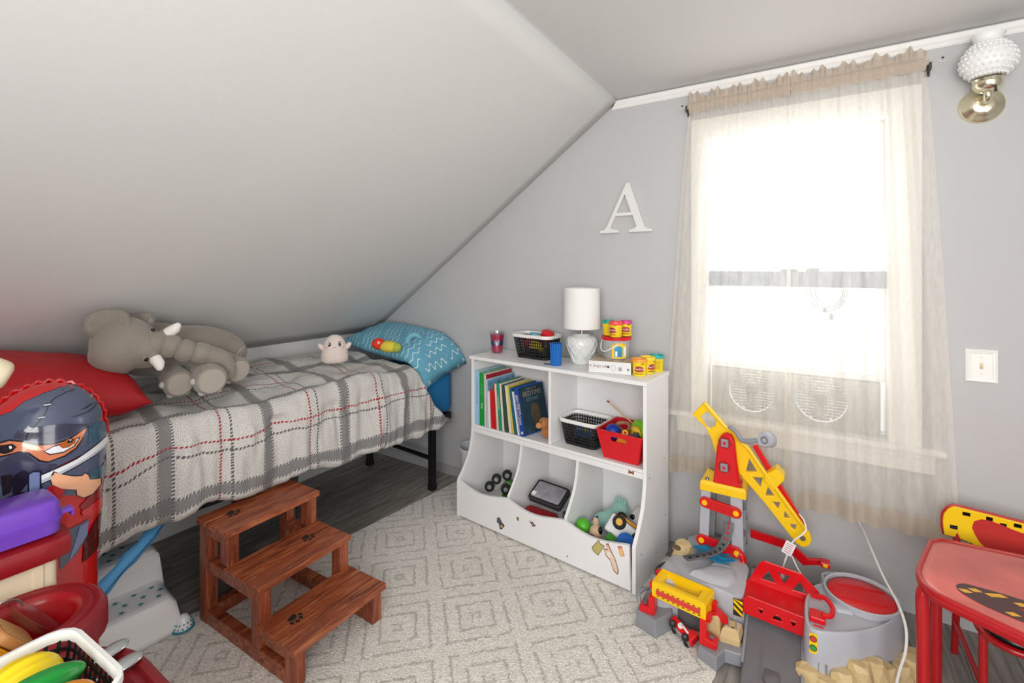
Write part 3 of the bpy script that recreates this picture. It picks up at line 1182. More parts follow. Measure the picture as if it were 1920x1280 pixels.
leg((-2.36, 0.99, 0.93), (-2.135, 0.955, 0.893), 0.058)
leg((-2.38, 1.08, 0.945), (-2.205, 1.095, 0.900), 0.054)
leg((-2.46, 1.06, 1.02), (-2.345, 1.165, 0.945), 0.054)
leg((-2.40, 0.90, 0.92), (-2.215, 0.875, 0.885), 0.052)
for (c, d) in (((-2.222, 0.765, 1.002), (0.85, 0.1, -0.35)), ((-2.262, 0.80, 1.103), (0.75, 0.2, 0.7))):
    d = Vector(d).normalized()
    c = Vector(c)
    e = put(G().cyl(c - d * .006, c + d * .003, 0.0115, 0.010, 18), 'eye', mat('eye_grey_ring', (150, 144, 136), 0.4), ele, eo)
    G().ell(c + d * .003, 0.0075).obj('pupil', m_eyeb, e)

wp = thing('white_plush', 'small white blob-shaped plush with stubby raised arms and a face', 'plush toy', (-2.27, 1.70, 0.825), R(52))
m_wp = mat('ivory_plush', (232, 216, 208), 0.9, bump=0.1, bscale=160, sheen=0.4)
g = G().lathe([(0.0, 0.0), (0.055, 0.002), (0.070, 0.012), (0.073, 0.030), (0.069, 0.062), (0.061, 0.098), (0.050, 0.126), (0.034, 0.146), (0.016, 0.156), (0.0, 0.158)], 30, sx=1.0, sy=0.8)
g.obj('body', m_wp, wp, ang=180)
for sx in (-1, 1):
    G().ell((sx * 0.071, -0.004, 0.092), (0.024, 0.015, 0.014), (0, R(-52 * sx), 0)).obj('arm', m_wp, wp)
for sx in (-1, 1):
    e = G().ell((sx * 0.025 + 0.000, -0.041, 0.105), (0.0085, 0.004, 0.0115)).obj('eye', m_eyeb, wp)
    G().ell((sx * 0.025 - 0.003, -0.0448, 0.110), (0.0026, 0.0012, 0.003)).obj('eye_glint', m_eyew, e)
    G().ell((sx * 0.041, -0.037, 0.090), (0.009, 0.003, 0.005), (0, 0, R(sx * 28))).obj('cheek', mat('pink_cheek', (226, 176, 176), 0.9), wp)
    G().tube([(sx * 0.019, -0.040, 0.121), (sx * 0.027, -0.039, 0.122), (sx * 0.034, -0.037, 0.119)], 0.0011, 5).obj('brow', m_eyeb, wp)
G().tube([(-0.007, -0.0485, 0.094), (-0.004, -0.0495, 0.091), (0, -0.050, 0.090), (0.004, -0.0495, 0.091), (0.007, -0.0485, 0.094)], 0.0011, 5).obj('mouth', m_eyeb, wp)

# small bird plush and blue tail loop in front of the wavy pillow
bd = thing('plush_bird', 'small yellow plush with a red head tucked against the wavy blue pillow', 'plush toy', (-2.13, 1.950, 0.868), R(20))
G().ell((0.02, 0.0, 0.025), (0.062, 0.040, 0.034)).obj('body', mat('yellow_fleece', (228, 206, 70), 0.9, bump=0.2, bscale=120), bd)
G().ell((-0.045, -0.005, 0.040), (0.042, 0.036, 0.034)).obj('head', mat('red_fleece', (228, 62, 30), 0.9, bump=0.2, bscale=120, var=0.2, vscale=18), bd)
G().ell((0.070, -0.005, 0.022), (0.030, 0.026, 0.028)).obj('wing', mat('green_yellow_fleece', (176, 186, 70), 0.9), bd)
G().ell((-0.028, -0.036, 0.052), (0.008, 0.004, 0.008)).obj('eye', m_eyew, bd)
g = G().tube(smooth_path([(0, 0, 0), (0.012, 0, 0.03), (0.040, 0, 0.046), (0.068, 0, 0.040), (0.074, 0, 0.026)], 5), [0.016] * 10 + [0.015, .014, .014, .013, .013, .012, .011, .010, .009, .008, .007], 12)
o = g.obj('plush_tail', mat('light_blue_fleece', (120, 184, 205), 0.9))
o.location = (-2.035, 2.03, 0.915)
o.rotation_euler = (0, 0, R(25))
tag(o, 'curled light blue plush tail poking up beside the yellow plush', 'plush toy')

# ================================================================ rug
RGX0, RGX1, RGY0, RGY1 = 0.0, 1.69, -2.40, 0.24
ZR = 0.010


def rug_material():
    m = bpy.data.materials.new('ivory_carved_pile')
    m.use_nodes = True
    b = m.node_tree.nodes['Principled BSDF']
    w = N(m)
    tc = w.n('TexCoord')
    nz = w.n('TexNoise')
    nz.inputs['Scale'].default_value = 170
    nz.inputs['Detail'].default_value = 4
    w.put(nz, 'Vector', tc.outputs['Object'])
    n3 = w.n('TexNoise')
    n3.inputs['Scale'].default_value = 24
    n3.inputs['Detail'].default_value = 3
    w.put(n3, 'Vector', tc.outputs['Object'])
    wob = w.math('MULTIPLY', w.math('SUBTRACT', n3.outputs['Fac'], 0.5), 0.022)
    wob2 = w.math('MULTIPLY', w.math('SUBTRACT', nz.outputs['Fac'], 0.5), 0.030)
    wob = w.math('ADD', wob, wob2)
    sp = w.n('SeparateXYZ')
    w.put(sp, 0, tc.outputs['Object'])
    ca_, sa_ = math.cos(R(50.5)), math.sin(R(50.5))
    p = w.math('ADD', w.math('MULTIPLY', sp.outputs[0], ca_), w.math('MULTIPLY', sp.outputs[1], sa_))
    q = w.math('SUBTRACT', w.math('MULTIPLY', sp.outputs[1], ca_), w.math('MULTIPLY', sp.outputs[0], sa_))
    PR = 0.296

    def cell(a, off):
        return w.math('ABSOLUTE', w.math('SUBTRACT', w.math('MODULO', w.math('ADD', a, 20 * PR + off), PR), PR / 2))
    r = w.math('ADD', w.math('MAXIMUM', cell(p, 0.05), cell(q, 0.03)), wob)

    def ring(rad, half):
        return w.math('LESS_THAN', w.math('ABSOLUTE', w.math('SUBTRACT', r, rad)), half)
    f = w.math('MAXIMUM', ring(0.118, 0.0042), ring(0.066, 0.0042))
    f = w.math('MAXIMUM', f, w.math('MULTIPLY', ring(0.014, 0.006), 0.8))
    f = w.math('MULTIPLY', f, w.math('GREATER_THAN', n3.outputs['Fac'], 0.40))
    rp = w.n('ValToRGB')
    rp.color_ramp.elements[0].position = 0.30
    rp.color_ramp.elements[1].position = 0.62
    rp.color_ramp.elements[0].color = lin((206, 199, 189))
    rp.color_ramp.elements[1].color = lin((248, 243, 236))
    w.put(rp, 0, nz.outputs['Fac'])
    w.put(b, 'Base Color', w.mix(w.math('MULTIPLY', f, 0.55), rp.outputs[0], lin((150, 142, 130))))
    b.inputs['Roughness'].default_value = 0.95
    b.inputs['Sheen Weight'].default_value = 0.2
    bp = w.n('Bump')
    bp.inputs['Strength'].default_value = 0.9
    bp.inputs['Distance'].default_value = 0.008
    w.put(bp, 'Height', w.math('SUBTRACT', nz.outputs['Fac'], w.math('MULTIPLY', f, 0.7)))
    w.put(b, 'Normal', bp.outputs[0])
    return m


def rug():
    nx, ny = 178, 264
    vs = []
    for j in range(ny):
        for i in range(nx):
            u, v = i / (nx - 1), j / (ny - 1)
            x, y = RGX0 + (RGX1 - RGX0) * u, RGY0 + (RGY1 - RGY0) * v
            e = min(i, nx - 1 - i, j, ny - 1 - j)
            z = ZR - 0.0018 + 0.0012 * max(-1, min(1, fbm(x * 60, y * 60, 0, 2))) if e > 0 else 0.0008
            if e == 0:
                x += 0.006 * fbm(x * 30, y * 30, 5, 2) if i in (0, nx - 1) else 0
                y += 0.006 * fbm(x * 30, y * 30, 5, 2) if j in (0, ny - 1) else 0
            vs.append((x, y, z))
    fs = [(j * nx + i, j * nx + i + 1, (j + 1) * nx + i + 1, (j + 1) * nx + i) for j in range(ny - 1) for i in range(nx - 1)]
    me = bpy.data.meshes.new('area_rug')
    me.from_pydata(vs, [], fs)
    o = wrap('area_rug', me, rug_material(), None, True, ang=180)
    o.location = (-1.922, 2.15, 0)
    o.rotation_euler = (0, 0, R(-5.5))
    tag(o, 'ivory shag area rug with concentric diamond pattern', 'rug')


rug()


# ================================================================ wooden pet steps
def wood_material(name, c0, c1, c2, sc=(3, 26, 26), rough=0.35):
    m = bpy.data.materials.new(name)
    m.use_nodes = True
    b = m.node_tree.nodes['Principled BSDF']
    w = N(m)
    tc = w.n('TexCoord')
    oi = w.n('ObjectInfo')
    mp = w.n('Mapping')
    mp.inputs['Scale'].default_value = sc
    w.put(mp, 'Vector', tc.outputs['Object'])
    cb = w.n('CombineXYZ')
    for k in range(3):
        w.put(cb, k, w.math('MULTIPLY', oi.outputs['Random'], 31.0 + 17 * k))
    va = w.n('VectorMath', operation='ADD')
    w.put(va, 0, mp.outputs[0])
    w.put(va, 1, cb.outputs[0])
    n1 = w.n('TexNoise')
    n1.inputs['Scale'].default_value = 1.6
    n1.inputs['Detail'].default_value = 7
    n1.inputs['Distortion'].default_value = 1.2
    w.put(n1, 'Vector', va.outputs[0])
    r = w.n('ValToRGB')
    e = r.color_ramp.elements
    e[0].position, e[0].color = 0.28, lin(c0)
    e[1].position, e[1].color = 0.75, lin(c2)
    x = e.new(0.5)
    x.color = lin(c1)
    w.put(r, 0, n1.outputs['Fac'])
    # worn scratches
    n2 = w.n('TexNoise')
    n2.inputs['Scale'].default_value = 9
    n2.inputs['Detail'].default_value = 6
    w.put(n2, 'Vector', va.outputs[0])
    sc_ = w.math('GREATER_THAN', n2.outputs['Fac'], 0.62)
    w.put(b, 'Base Color', w.mix(w.math('MULTIPLY', sc_, 0.25), r.outputs[0], lin((190, 150, 120))))
    b.inputs['Roughness'].default_value = rough
    bp = w.n('Bump')
    bp.inputs['Strength'].default_value = 0.08
    bp.inputs['Distance'].default_value = 0.003
    w.put(bp, 'Height', n1.outputs['Fac'])
    w.put(b, 'Normal', bp.outputs[0])
    return m


m_wood = wood_material('red_brown_acacia', (96, 42, 24), (146, 72, 42), (190, 118, 76), (26, 3, 26))
m_wood_v = wood_material('red_brown_acacia_upright', (96, 42, 26), (140, 68, 42), (178, 104, 66), (26, 26, 3))
m_paw = mat('charred_paw_print', (34, 28, 26), 0.6, var=0.3, vscale=60)
SX, SY = -1.985, 0.872          # back-left corner of the steps
st = thing('pet_steps', 'reddish-brown three-step wooden pet stairs with paw prints', 'step stool', (SX, SY, ZR), R(1.0))
W_ = 0.375
TH = 0.022
treads = [(0.000, 0.215, 0.392), (0.195, 0.415, 0.262), (0.395, 0.615, 0.135)]


def paw(cx, cy, z, s, rot, parent):
    g = G()
    M = TR((cx, cy, z), (0, 0, rot))
    pad = [(0.55 * math.cos(t) * (1 + 0.16 * math.cos(3 * t + PI / 2)), 0.45 * math.sin(t) * (1 + .10 * math.cos(2 * t)) - 0.25) for t in [2 * PI * i / 20 for i in range(20)]]
    g.plate([(x * s, y * s) for x, y in pad], 0.0005, M)
    for (x, y, r) in ((-0.72, 0.22, .24), (-0.28, 0.62, .26), (0.28, 0.62, .26), (0.72, 0.22, .24)):
        g.plate([(x * s + r * s * .8 * math.cos(t), y * s + r * s * 1.1 * math.sin(t)) for t in [2 * PI * i / 14 for i in range(14)]], 0.0005, M)
    return g.obj('paw_print', m_paw, parent, smooth=False)


for i, (x0, x1, zt) in enumerate(treads):
    # each tread is glued up of three boards with routed grooves between
    n = 3
    bw = (x1 - x0) / n
    tr = None
    for k in range(n):
        g = G().bx(x0 + bw * k + 0.0016, x0 + bw * (k + 1) - 0.0016, -0.006, W_ + 0.006, zt - TH, zt - (0.0008 if k == 1 else 0.0))
        o = g.obj('tread_board', m_wood, st, smooth=False, bev=0.002)
        if k == 1:
            tr = o
    pc = [(0.085, 0.085, R(-60)), (0.085, 0.275, R(-70)), (0.085, 0.085, R(-70))][i]
    paw(x0 + pc[0], pc[1], zt + 0.0001, 0.030, pc[2], st)
LW, LD = 0.042, 0.050
for y0 in (0.004, W_ - 0.004 - LD * 0 - LW):
    y1 = y0 + LW
    def up(xa, xb, za, zb):
        return G().bx(xa, xb, y0, y1, za, zb).obj('post', m_wood_v, st, smooth=False, bev=0.002)
    up(0.006, 0.006 + LD, 0.0, 0.370)
    up(0.155, 0.155 + LD, 0.262 - 0.0, 0.370)
    up(0.370 - 0.012, 0.370 + LD - 0.012, 0.050, 0.240)
    up(0.548, 0.548 + LD, 0.0, 0.113)
    G().bx(0.057, 0.547, y0 + 0.002, y1 - 0.002, 0.0, 0.048).obj('base_rail', m_wood, st, smooth=False, bev=0.002)
    G().bx(0.057, 0.357, y0 + 0.002, y1 - 0.002, 0.200, 0.239).obj('stringer', m_wood, st, smooth=False, bev=0.002)
    G().bx(0.057, 0.154, y0 + 0.002, y1 - 0.002, 0.335, 0.369).obj('top_rail', m_wood, st, smooth=False, bev=0.002)
    G().bx(0.410, 0.547, y0 + 0.002, y1 - 0.002, 0.080, 0.112).obj('stringer', m_wood, st, smooth=False, bev=0.002)
G().bx(0.010, 0.050, 0.047, W_ - 0.047, 0.0, 0.045).obj('cross_bar', m_wood_v, st, smooth=False, bev=0.002)

# ================================================================ white plastic step stool
m_wpl = mat('glossy_white_plastic', (236, 238, 240), 0.25)
m_teal = mat('teal_print', (18, 128, 142), 0.4)
sl_ = thing('plastic_step_stool', 'white plastic two-step stool with teal stars tucked under the bed edge', 'step stool', (-2.155, 0.642, ZR), R(-4))
# local: +x is the front, y is the width
prof = [(0.165, 0.0), (0.150, 0.105), (0.140, 0.122), (0.125, 0.128), (0.020, 0.132), (0.006, 0.140), (-0.004, 0.235), (-0.014, 0.252), (-0.030, 0.258), (-0.120, 0.258), (-0.138, 0.248), (-0.150, 0.0)]
g = G()
hw = 0.175
ny = 17


def stool(u, v):
    k = u * (len(prof) - 1)
    i = min(int(k), len(prof) - 2)
    f = k - i
    x = prof[i][0] * (1 - f) + prof[i + 1][0] * f
    z = prof[i][1] * (1 - f) + prof[i + 1][1] * f
    y = (v * 2 - 1)
    e = max(0.0, abs(y) - 0.86) / 0.14
    z2 = z - 0.022 * e * e * (1 if z > 0.05 else 0) * min(1, z / .1)
    flare = 0.018 * (1 - z / 0.26)
    return (x, y * (hw - 0.010 + flare), z2)


g.grid(stool, 56, ny)
# side walls
for sgn in (-1, 1):
    def side(u, v, sgn=sgn):
        x, y, z = stool(u, 0.0 if sgn < 0 else 1.0)
        t = 1 - v
        return (x * (0.9 + 0.1 * t) if False else x, y + sgn * (0.012 * math.sin(v * PI / 2) + 0.010 * v * (z / 0.26)), z * t)
    g.grid(side, 56, 8)
bmesh.ops.remove_doubles(g.bm, verts=g.bm.verts, dist=0.0003)
g.obj('shell', m_wpl, sl_, solid=0.003, ang=50)


def star(cx, cy, z, s, M=None, rot=0.0):
    return [(cx + s * (1 if k % 2 == 0 else 0.42) * math.cos(2 * PI * k / 10 + rot), cy + s * (1 if k % 2 == 0 else 0.42) * math.sin(2 * PI * k / 10 + rot)) for k in range(10)]


for (x0, x1, z) in ((0.035, 0.112, 0.1338), (-0.108, -0.040, 0.2602)):
    for i in range(3):
        for j in range(6):
            cx = x0 + (x1 - x0) * i / 2
            cy = -0.135 + 0.27 * j / 5 + (0.012 if i % 2 else -0.006)
            G().plate(star(cx, cy, z, 0.0105, rot=0.4 * j), 0.0008, Matrix.Translation((0, 0, z))).obj('star', m_teal, sl_, smooth=False)
for (x, y) in ((0.160, 0.190), (-0.148, 0.190), (0.160, -0.190), (-0.148, -0.190)):
    sy_ = 1 if y > 0 else -1
    g = G().lathe([(0.0, 0.052), (0.016, 0.046), (0.026, 0.028), (0.032, 0.008), (0.034, 0.0)], 18, (x, y, 0))
    f = g.obj('foot', m_wpl, sl_)
    g = G().tube([(x + 0.034 * math.cos(t), y + 0.034 * math.sin(t), 0.004) for t in [2 * PI * i / 20 for i in range(20)]], 0.004, 6, True)
    g.obj('rubber_edge', m_teal, f)
    g = G()
    for k in range(14):
        t = 2 * PI * k / 14
        for (r, z) in ((0.0325, 0.014), (0.0285, 0.027)):
            g.ell((x + r * math.cos(t + z * 9), y + r * math.sin(t + z * 9), z), 0.0028, n=8, m=6)
    g.obj('grip_dots', m_teal, f)

# ================================================================ white bookcase
BRZ = R(-5.2)
BO = Vector((-1.083, 2.335, 0))
BM = Matrix.Translation(BO) @ Matrix.Rotation(BRZ, 4, 'Z')


def bk(x, y, z):
    return BM @ Vector((x, y, z))


m_mel = mat('white_melamine', (236, 236, 237), 0.4, var=0.008, vscale=4)
m_mel_in = m_mel
bc = thing('bookcase', 'white two-tier toy bookcase with wavy-fronted bottom bins', 'bookcase', BO, BRZ)
ZB = 0.011
HT = 0.866
curve = [(-0.272, 0.47), (-0.274, 0.44), (-0.279, 0.40), (-0.288, 0.36), (-0.302, 0.32), (-0.324, 0.285), (-0.350, 0.25), (-0.372, 0.225), (-0.384, 0.212), (-0.388, 0.200)]
side = [(0.0, ZB), (0.0, HT - 0.019)] + [(-0.272, HT - 0.019)] + curve + [(-0.388, ZB)]
for x in (-0.511, 0.495):
    G().plate(side, 0.016, YZ(x)).obj('side_panel', m_mel, bc, smooth=False, bev=0.0012)
G().bx(-0.515, 0.515, -0.284, 0.002, HT - 0.018, HT).obj('top', m_mel, bc, smooth=False, bev=0.0015)
G().bx(-0.494, 0.494, -0.006, -0.001, ZB, HT - 0.019).obj('back_panel', m_mel, bc, smooth=False)
G().bx(-0.494, 0.494, -0.270, -0.007, 0.466, 0.481).obj('shelf_board', m_mel, bc, smooth=False, bev=0.001)
G().bx(-0.494, 0.494, -0.271, -0.256, 0.440, 0.465).obj('shelf_rail', m_mel, bc, smooth=False, bev=0.001)
G().bx(0.004, 0.019, -0.268, -0.007, 0.482, HT - 0.019).obj('divider', m_mel, bc, smooth=False, bev=0.001)
low = [(-0.007, 0.05), (-0.007, 0.439)] + [(y + 0.012, z) for y, z in curve if z < 0.45 and z > 0.21] + [(-0.369, 0.20), (-0.369, 0.05)]
for x in (-0.168, 0.166):
    G().plate(low, 0.014, YZ(x - 0.007)).obj('divider', m_mel, bc, smooth=False, bev=0.001)
G().bx(-0.494, 0.494, -0.368, -0.007, 0.034, 0.049).obj('bin_floor', m_mel, bc, smooth=False)


def wave_top(x):
    b = [-0.494, -0.168, 0.166, 0.494]
    for a, c in zip(b, b[1:]):
        if x <= c + 1e-6:
            t = (x - a) / (c - a)
            return 0.205 - 0.030 * math.sin(PI * t ** 0.85) ** 1.3
    return 0.2


top_pts = [(-0.494 + 0.988 * i / 72, wave_top(-0.494 + 0.988 * i / 72)) for i in range(73)]
G().plate([(-0.494, ZB + 0.006), (0.488, ZB + 0.006)] + [p for p in top_pts[::-1] if p[0] < 0.489], 0.016, XZ(-0.370)).obj('front_panel', m_mel, bc, smooth=False, bev=0.0012)
m_nail = mat('steel_screw', (120, 120, 122), 0.35, 0.8)
for (y, z) in ((-0.045, 0.20), (-0.33, 0.15), (-0.16, 0.08), (-0.06, 0.47), (-0.24, 0.44)):
    G().cyl((0.5108, y, z), (0.5120, y, z), 0.0032, None, 10).obj('screw', m_nail, bc)
G().cyl((0.185, -0.3862, 0.049), (0.185, -0.3872, 0.049), 0.0035, None, 10).obj('screw', m_nail, bc)
G().cyl((-0.478, -0.2705, 0.838), (-0.478, -0.2722, 0.838), 0.003, None, 10).obj('screw', m_nail, bc)


# stickers on the front panel (flat prints)
def sticker(name, label, x, z, polys, y=-0.3862):
    t = thing(name, label, 'sticker', bk(x, y, z), BRZ, 'stickers on the bookcase')
    for i, (pl, m) in enumerate(polys):
        G().plate([(1.35 * px, 1.35 * pz) for px, pz in pl], 0.0004, XZ(-0.0003 - 0.0004 * i)).obj('print', m, t, smooth=False)


def C_(c):
    return mat('print_%d_%d_%d' % c, c, 0.5)


def rotp(pts, a, s=1.0, dx=0.0, dz=0.0):
    return [(s * (x * math.cos(a) - z * math.sin(a)) + dx, s * (x * math.sin(a) + z * math.cos(a)) + dz) for x, z in pts]


blob = [(math.cos(t) * (1 + .25 * math.cos(3 * t)), math.sin(t) * (1 + .2 * math.sin(2 * t))) for t in [2 * PI * i / 22 for i in range(22)]]
sticker('sticker', 'purple and yellow crooked sticker on the bookcase front', -0.205, 0.065, [(rotp(blob, 0.3, 0.013, 0.003, -0.004), C_((70, 66, 92))), (rotp(blob, 0, 0.011, -0.009, 0.012), C_((92, 90, 100))), (rotp(blob, 0, 0.006, 0.005, -0.006), C_((196, 160, 70)))])
sticker('sticker', 'tiny olive sticker on the bookcase front', -0.097, 0.127, [(rotp(blob, 1, 0.0065), C_((130, 110, 60)))])
sticker('sticker', 'small dark grey winged sticker on the bookcase front', -0.008, 0.131, [(rotp([(-1.6, .9), (-.3, .4), (0, 1), (.5, .3), (1.6, -.2), (.6, -.6), (0, -1), (-.6, -.2)], 0, 0.010), C_((80, 78, 84))), (rotp(blob, 0, 0.004, 0, -0.002), C_((190, 120, 120)))])
sticker('sticker', 'olive green cup-shaped sticker on the bookcase front', 0.338, 0.143, [(rotp([(-.9, -1.1), (.2, -1.5), (1.4, 1.0), (.5, 1.1), (0, 1.6), (-1.3, -.5)], -0.1, 0.0165), C_((126, 92, 60))), (rotp([(-.9, -1.1), (.2, -1.5), (1.4, 1.0), (.5, 1.1), (0, 1.6), (-1.3, -.5)], -0.1, 0.0142), C_((188, 180, 110)))])
sticker('sticker', 'cream and rust long-tailed sticker on the bookcase front', 0.396, 0.135, [
    (rotp([(-1.2, .6), (-.8, -.5), (0, -1.0), (.7, -2.6), (1.4, -2.9), (1.6, -2.2), (1.0, -.4), (.2, .8), (-.3, 1.8), (-.8, 1.6), (-.5, .8)], 0.0, 0.0185), C_((170, 92, 72))),
    (rotp([(-1.0, .45), (-.7, -.35), (0.05, -.8), (.8, -2.4), (1.3, -2.65), (1.4, -2.1), (.8, -.3), (.1, .55), (-.4, 1.5), (-.6, 1.4), (-.4, .6)], 0.0, 0.0185), C_((228, 208, 186))),
    (rotp(circle(0.45, 14), 0, 0.0185, -0.002, -0.001), C_((236, 226, 214)))])
sticker('sticker', 'small rectangular pink and yellow sticker on the bookcase front', 0.446, 0.168, [(rotp([(-.6, -1.2), (.6, -1.2), (.6, 1.2), (-.6, 1.2)], 0.35, 0.0125), C_((208, 120, 110))), (rotp([(-.45, -1.05), (.45, -1.05), (.45, .6), (-.45, .6)], 0.35, 0.0125), C_((240, 190, 120)))])
sticker('sticker', 'brown bow-tie sticker on the bookcase shelf edge', 0.441, 0.4575, [(rotp([(-1, .75), (0, .25), (1, .75), (1, -.75), (0, -.25), (-1, -.75)], 0.0, 0.0095), C_((150, 92, 74))), (rotp(circle(0.3, 10), 0, 0.0095), C_((60, 50, 52)))], -0.2712)


# ---------------------------------------------------------------- books
def book(label, xb, w, h, d, lean, col, y0=-0.262, yaw=0.0, name='book', cover2=None):
    """xb: local x of the spine's bottom centre; lean tilts the top towards the side panel"""
    z0 = 0.4815 + abs(math.sin(lean)) * w / 2 + 0.0003
    t = thing(name, label, 'book', bk(xb, y0, z0), 0, 'books on the bookcase shelf')
    t.rotation_euler = (Matrix.Rotation(BRZ + yaw, 3, 'Z') @ Matrix.Rotation(-lean, 3, 'Y')).to_euler()
    mc = mat('cover_%d_%d_%d' % col, col, 0.4)
    bt = 0.0018
    g = G().bx(-w / 2, -w / 2 + bt, 0, d, 0, h).bx(w / 2 - bt, w / 2, 0, d, 0, h).bx(-w / 2 + bt, w / 2 - bt, 0, bt, 0, h)
    g.obj('cover', mc, t, smooth=False, bev=0.0006)
    G().bx(-w / 2 + bt, w / 2 - bt, bt, d - 0.003, 0.003, h - 0.003).obj('pages', mat('page_block', (232, 226, 212), 0.8), t, smooth=False)
    if cover2:
        G().bx(w / 2, w / 2 + 0.0003, 0.004, d - 0.004, 0.006, h - 0.006).obj('cover_print', mat('print_%d_%d_%d' % cover2, cover2, 0.45, var=0.35, vscale=22), t, smooth=False)
    return t


def spine_text(t, s, size, col, h, z=None, x=0.0, sx=1.0):
    M = Matrix.Translation((x, -0.0004, z if z is not None else h * 0.5)) @ Matrix.Rotation(R(90), 4, 'X') @ Matrix.Rotation(R(-90), 4, 'Z')
    return text('spine_lettering', s, size, mat('ink_%d_%d_%d' % col, col, 0.5), t, M, 0.0002, sx=sx)


b = book('light blue hardback standing against the bookcase side panel', -0.4755, 0.030, 0.300, 0.21, 0.0, (150, 198, 224))
spine_text(b, 'The Wonderful Things You Will Be', 0.012, (90, 130, 160), 0.3, 0.19, sx=0.85)
b = book('bright green hardback next to the light blue book', -0.4400, 0.032, 0.292, 0.23, R(0.5), (22, 150, 58))
spine_text(b, 'P.D.E.', 0.014, (235, 240, 235), 0.292, 0.11)
spine_text(b, 'Go Dog Go!', 0.013, (110, 200, 130), 0.292, 0.20)
book('tall thin red and white picture book beside the green hardback', -0.4150, 0.012, 0.290, 0.24, R(1), (214, 206, 200), cover2=(170, 30, 40))
book('thin pale blue picture book behind the short red book', -0.3998, 0.008, 0.262, 0.25, R(1.5), (176, 204, 222), cover2=(120, 165, 200))
book('short white paperback leaning by the red books', -0.3858, 0.013, 0.198, 0.19, R(2), (232, 228, 222))
book('short glossy red hardback among the thin books', -0.3610, 0.022, 0.206, 0.19, R(3), (206, 26, 34), cover2=(200, 40, 44))
book('thin crimson book beside a cream spine', -0.3415, 0.011, 0.238, 0.20, R(3.5), (186, 30, 40))
book('thin cream book with a worn spine', -0.3275, 0.012, 0.246, 0.20, R(4), (222, 208, 184))
b = book('teal green thin book between two cream spines', -0.3080, 0.016, 0.254, 0.20, R(4.5), (30, 146, 116))
spine_text(b, 'A Little Golden Story', 0.010, (230, 240, 230), 0.254, 0.15, sx=0.9)
book('cream book with dark green cover leaning on the teal book', -0.2880, 0.012, 0.252, 0.20, R(5), (224, 210, 192), cover2=(52, 72, 66))
book('thick dark green book leaning on its neighbours', -0.2660, 0.020, 0.246, 0.20, R(5.5), (56, 78, 66), cover2=(40, 60, 60))
book('pale ivory book leaning next to a yellow spine', -0.2395, 0.017, 0.248, 0.20, R(7), (220, 214, 186))
book('mustard yellow thin book leaning beside the ivory book', -0.2215, 0.010, 0.246, 0.20, R(8), (214, 186, 66))
book('dark teal book leaning behind the blue story book', -0.2040, 0.016, 0.240, 0.23, R(9), (28, 96, 122), cover2=(24, 86, 110))
book('thin white-spined book beside the blue story book', -0.1865, 0.009, 0.225, 0.22, R(10), (216, 222, 230))
b = book('large royal blue storybook, leaning farthest over, with dark cover art', -0.1540, 0.028, 0.250, 0.200, R(12), (24, 70, 160), y0=-0.268, yaw=R(-7), cover2=(38, 62, 76))
spine_text(b, 'BEDTIME STORIES', 0.021, (236, 226, 196), 0.25, 0.135, -0.003, sx=0.92)
spine_text(b, 'TREASURY OF', 0.009, (220, 214, 196), 0.25, 0.14, 0.009)
G().plate(circle(0.007, 16), 0.0003, Matrix.Translation((0, -0.0002, 0.018)) @ Matrix.Rotation(R(90), 4, 'X')).obj('publisher_mark', mat('white_print', (236, 236, 236), 0.5), b, smooth=False)
Mc = Matrix(((0, 0, 1, 0.0145), (1, 0, 0, 0), (0, 1, 0, 0), (0, 0, 0, 1)))
text('cover_lettering', 'BEDTIME', 0.036, mat('cover_gold', (150, 140, 120), 0.5), b, Mc @ Matrix.Translation((0.10, 0.205, 0)), 0.0002)
text('cover_lettering', 'STORIES', 0.026, mat('cover_teal', (96, 128, 134), 0.5), b, Mc @ Matrix.Translation((0.10, 0.175, 0)), 0.0002)
text('cover_lettering', 'TREASURY OF', 0.012, mat('cover_gold', (150, 140, 120), 0.5), b, Mc @ Matrix.Translation((0.10, 0.230, 0)), 0.0002)
G().plate(rotp([(-.03, -.06), (.03, -.065), (.04, 0), (.03, .05), (-.02, .06), (-.035, 0)], 0.1, 1, 0.11, 0.095), 0.0003, Mc).obj('cover_picture', mat('cover_brown', (92, 78, 62), 0.5, var=0.4, vscale=40), b, smooth=False)

# plush dog peeking out from behind the big storybook
pd = thing('plush_dog', 'small brown plush dog beside the blue storybook', 'plush toy', bk(-0.048, -0.215, 0.4855), BRZ + R(-25))
m_br = mat('brown_plush', (176, 112, 60), 0.9, bump=0.2, bscale=120, sheen=0.3)
G().ell((0, 0.01, 0.032), (0.030, 0.032, 0.034)).obj('body', m_br, pd)
G().ell((0, -0.006, 0.078), (0.032, 0.030, 0.028)).obj('head', m_br, pd)
G().ell((-0.006, -0.036, 0.068), (0.018, 0.018, 0.015)).obj('muzzle', mat('tan_plush', (196, 136, 82), 0.9), pd)
G().ell((-0.010, -0.053, 0.072), (0.006, 0.004, 0.005)).obj('nose', m_eyeb, pd)
for sx in (-1, 1):
    G().ell((sx * 0.034, 0.002, 0.072), (0.010, 0.016, 0.024), (0, R(-18 * sx), 0)).obj('ear', mat('dark_tan_plush', (156, 96, 50), 0.9), pd)
    G().ell((sx * 0.013 - 0.003, -0.031, 0.088), 0.0042).obj('eye', m_eyeb, pd)


# ---------------------------------------------------------------- lattice baskets
m_bk = plastic('black_basket_plastic', (22, 23, 26), 0.4)
m_rim = plastic('white_basket_rim', (238, 238, 236), 0.35)


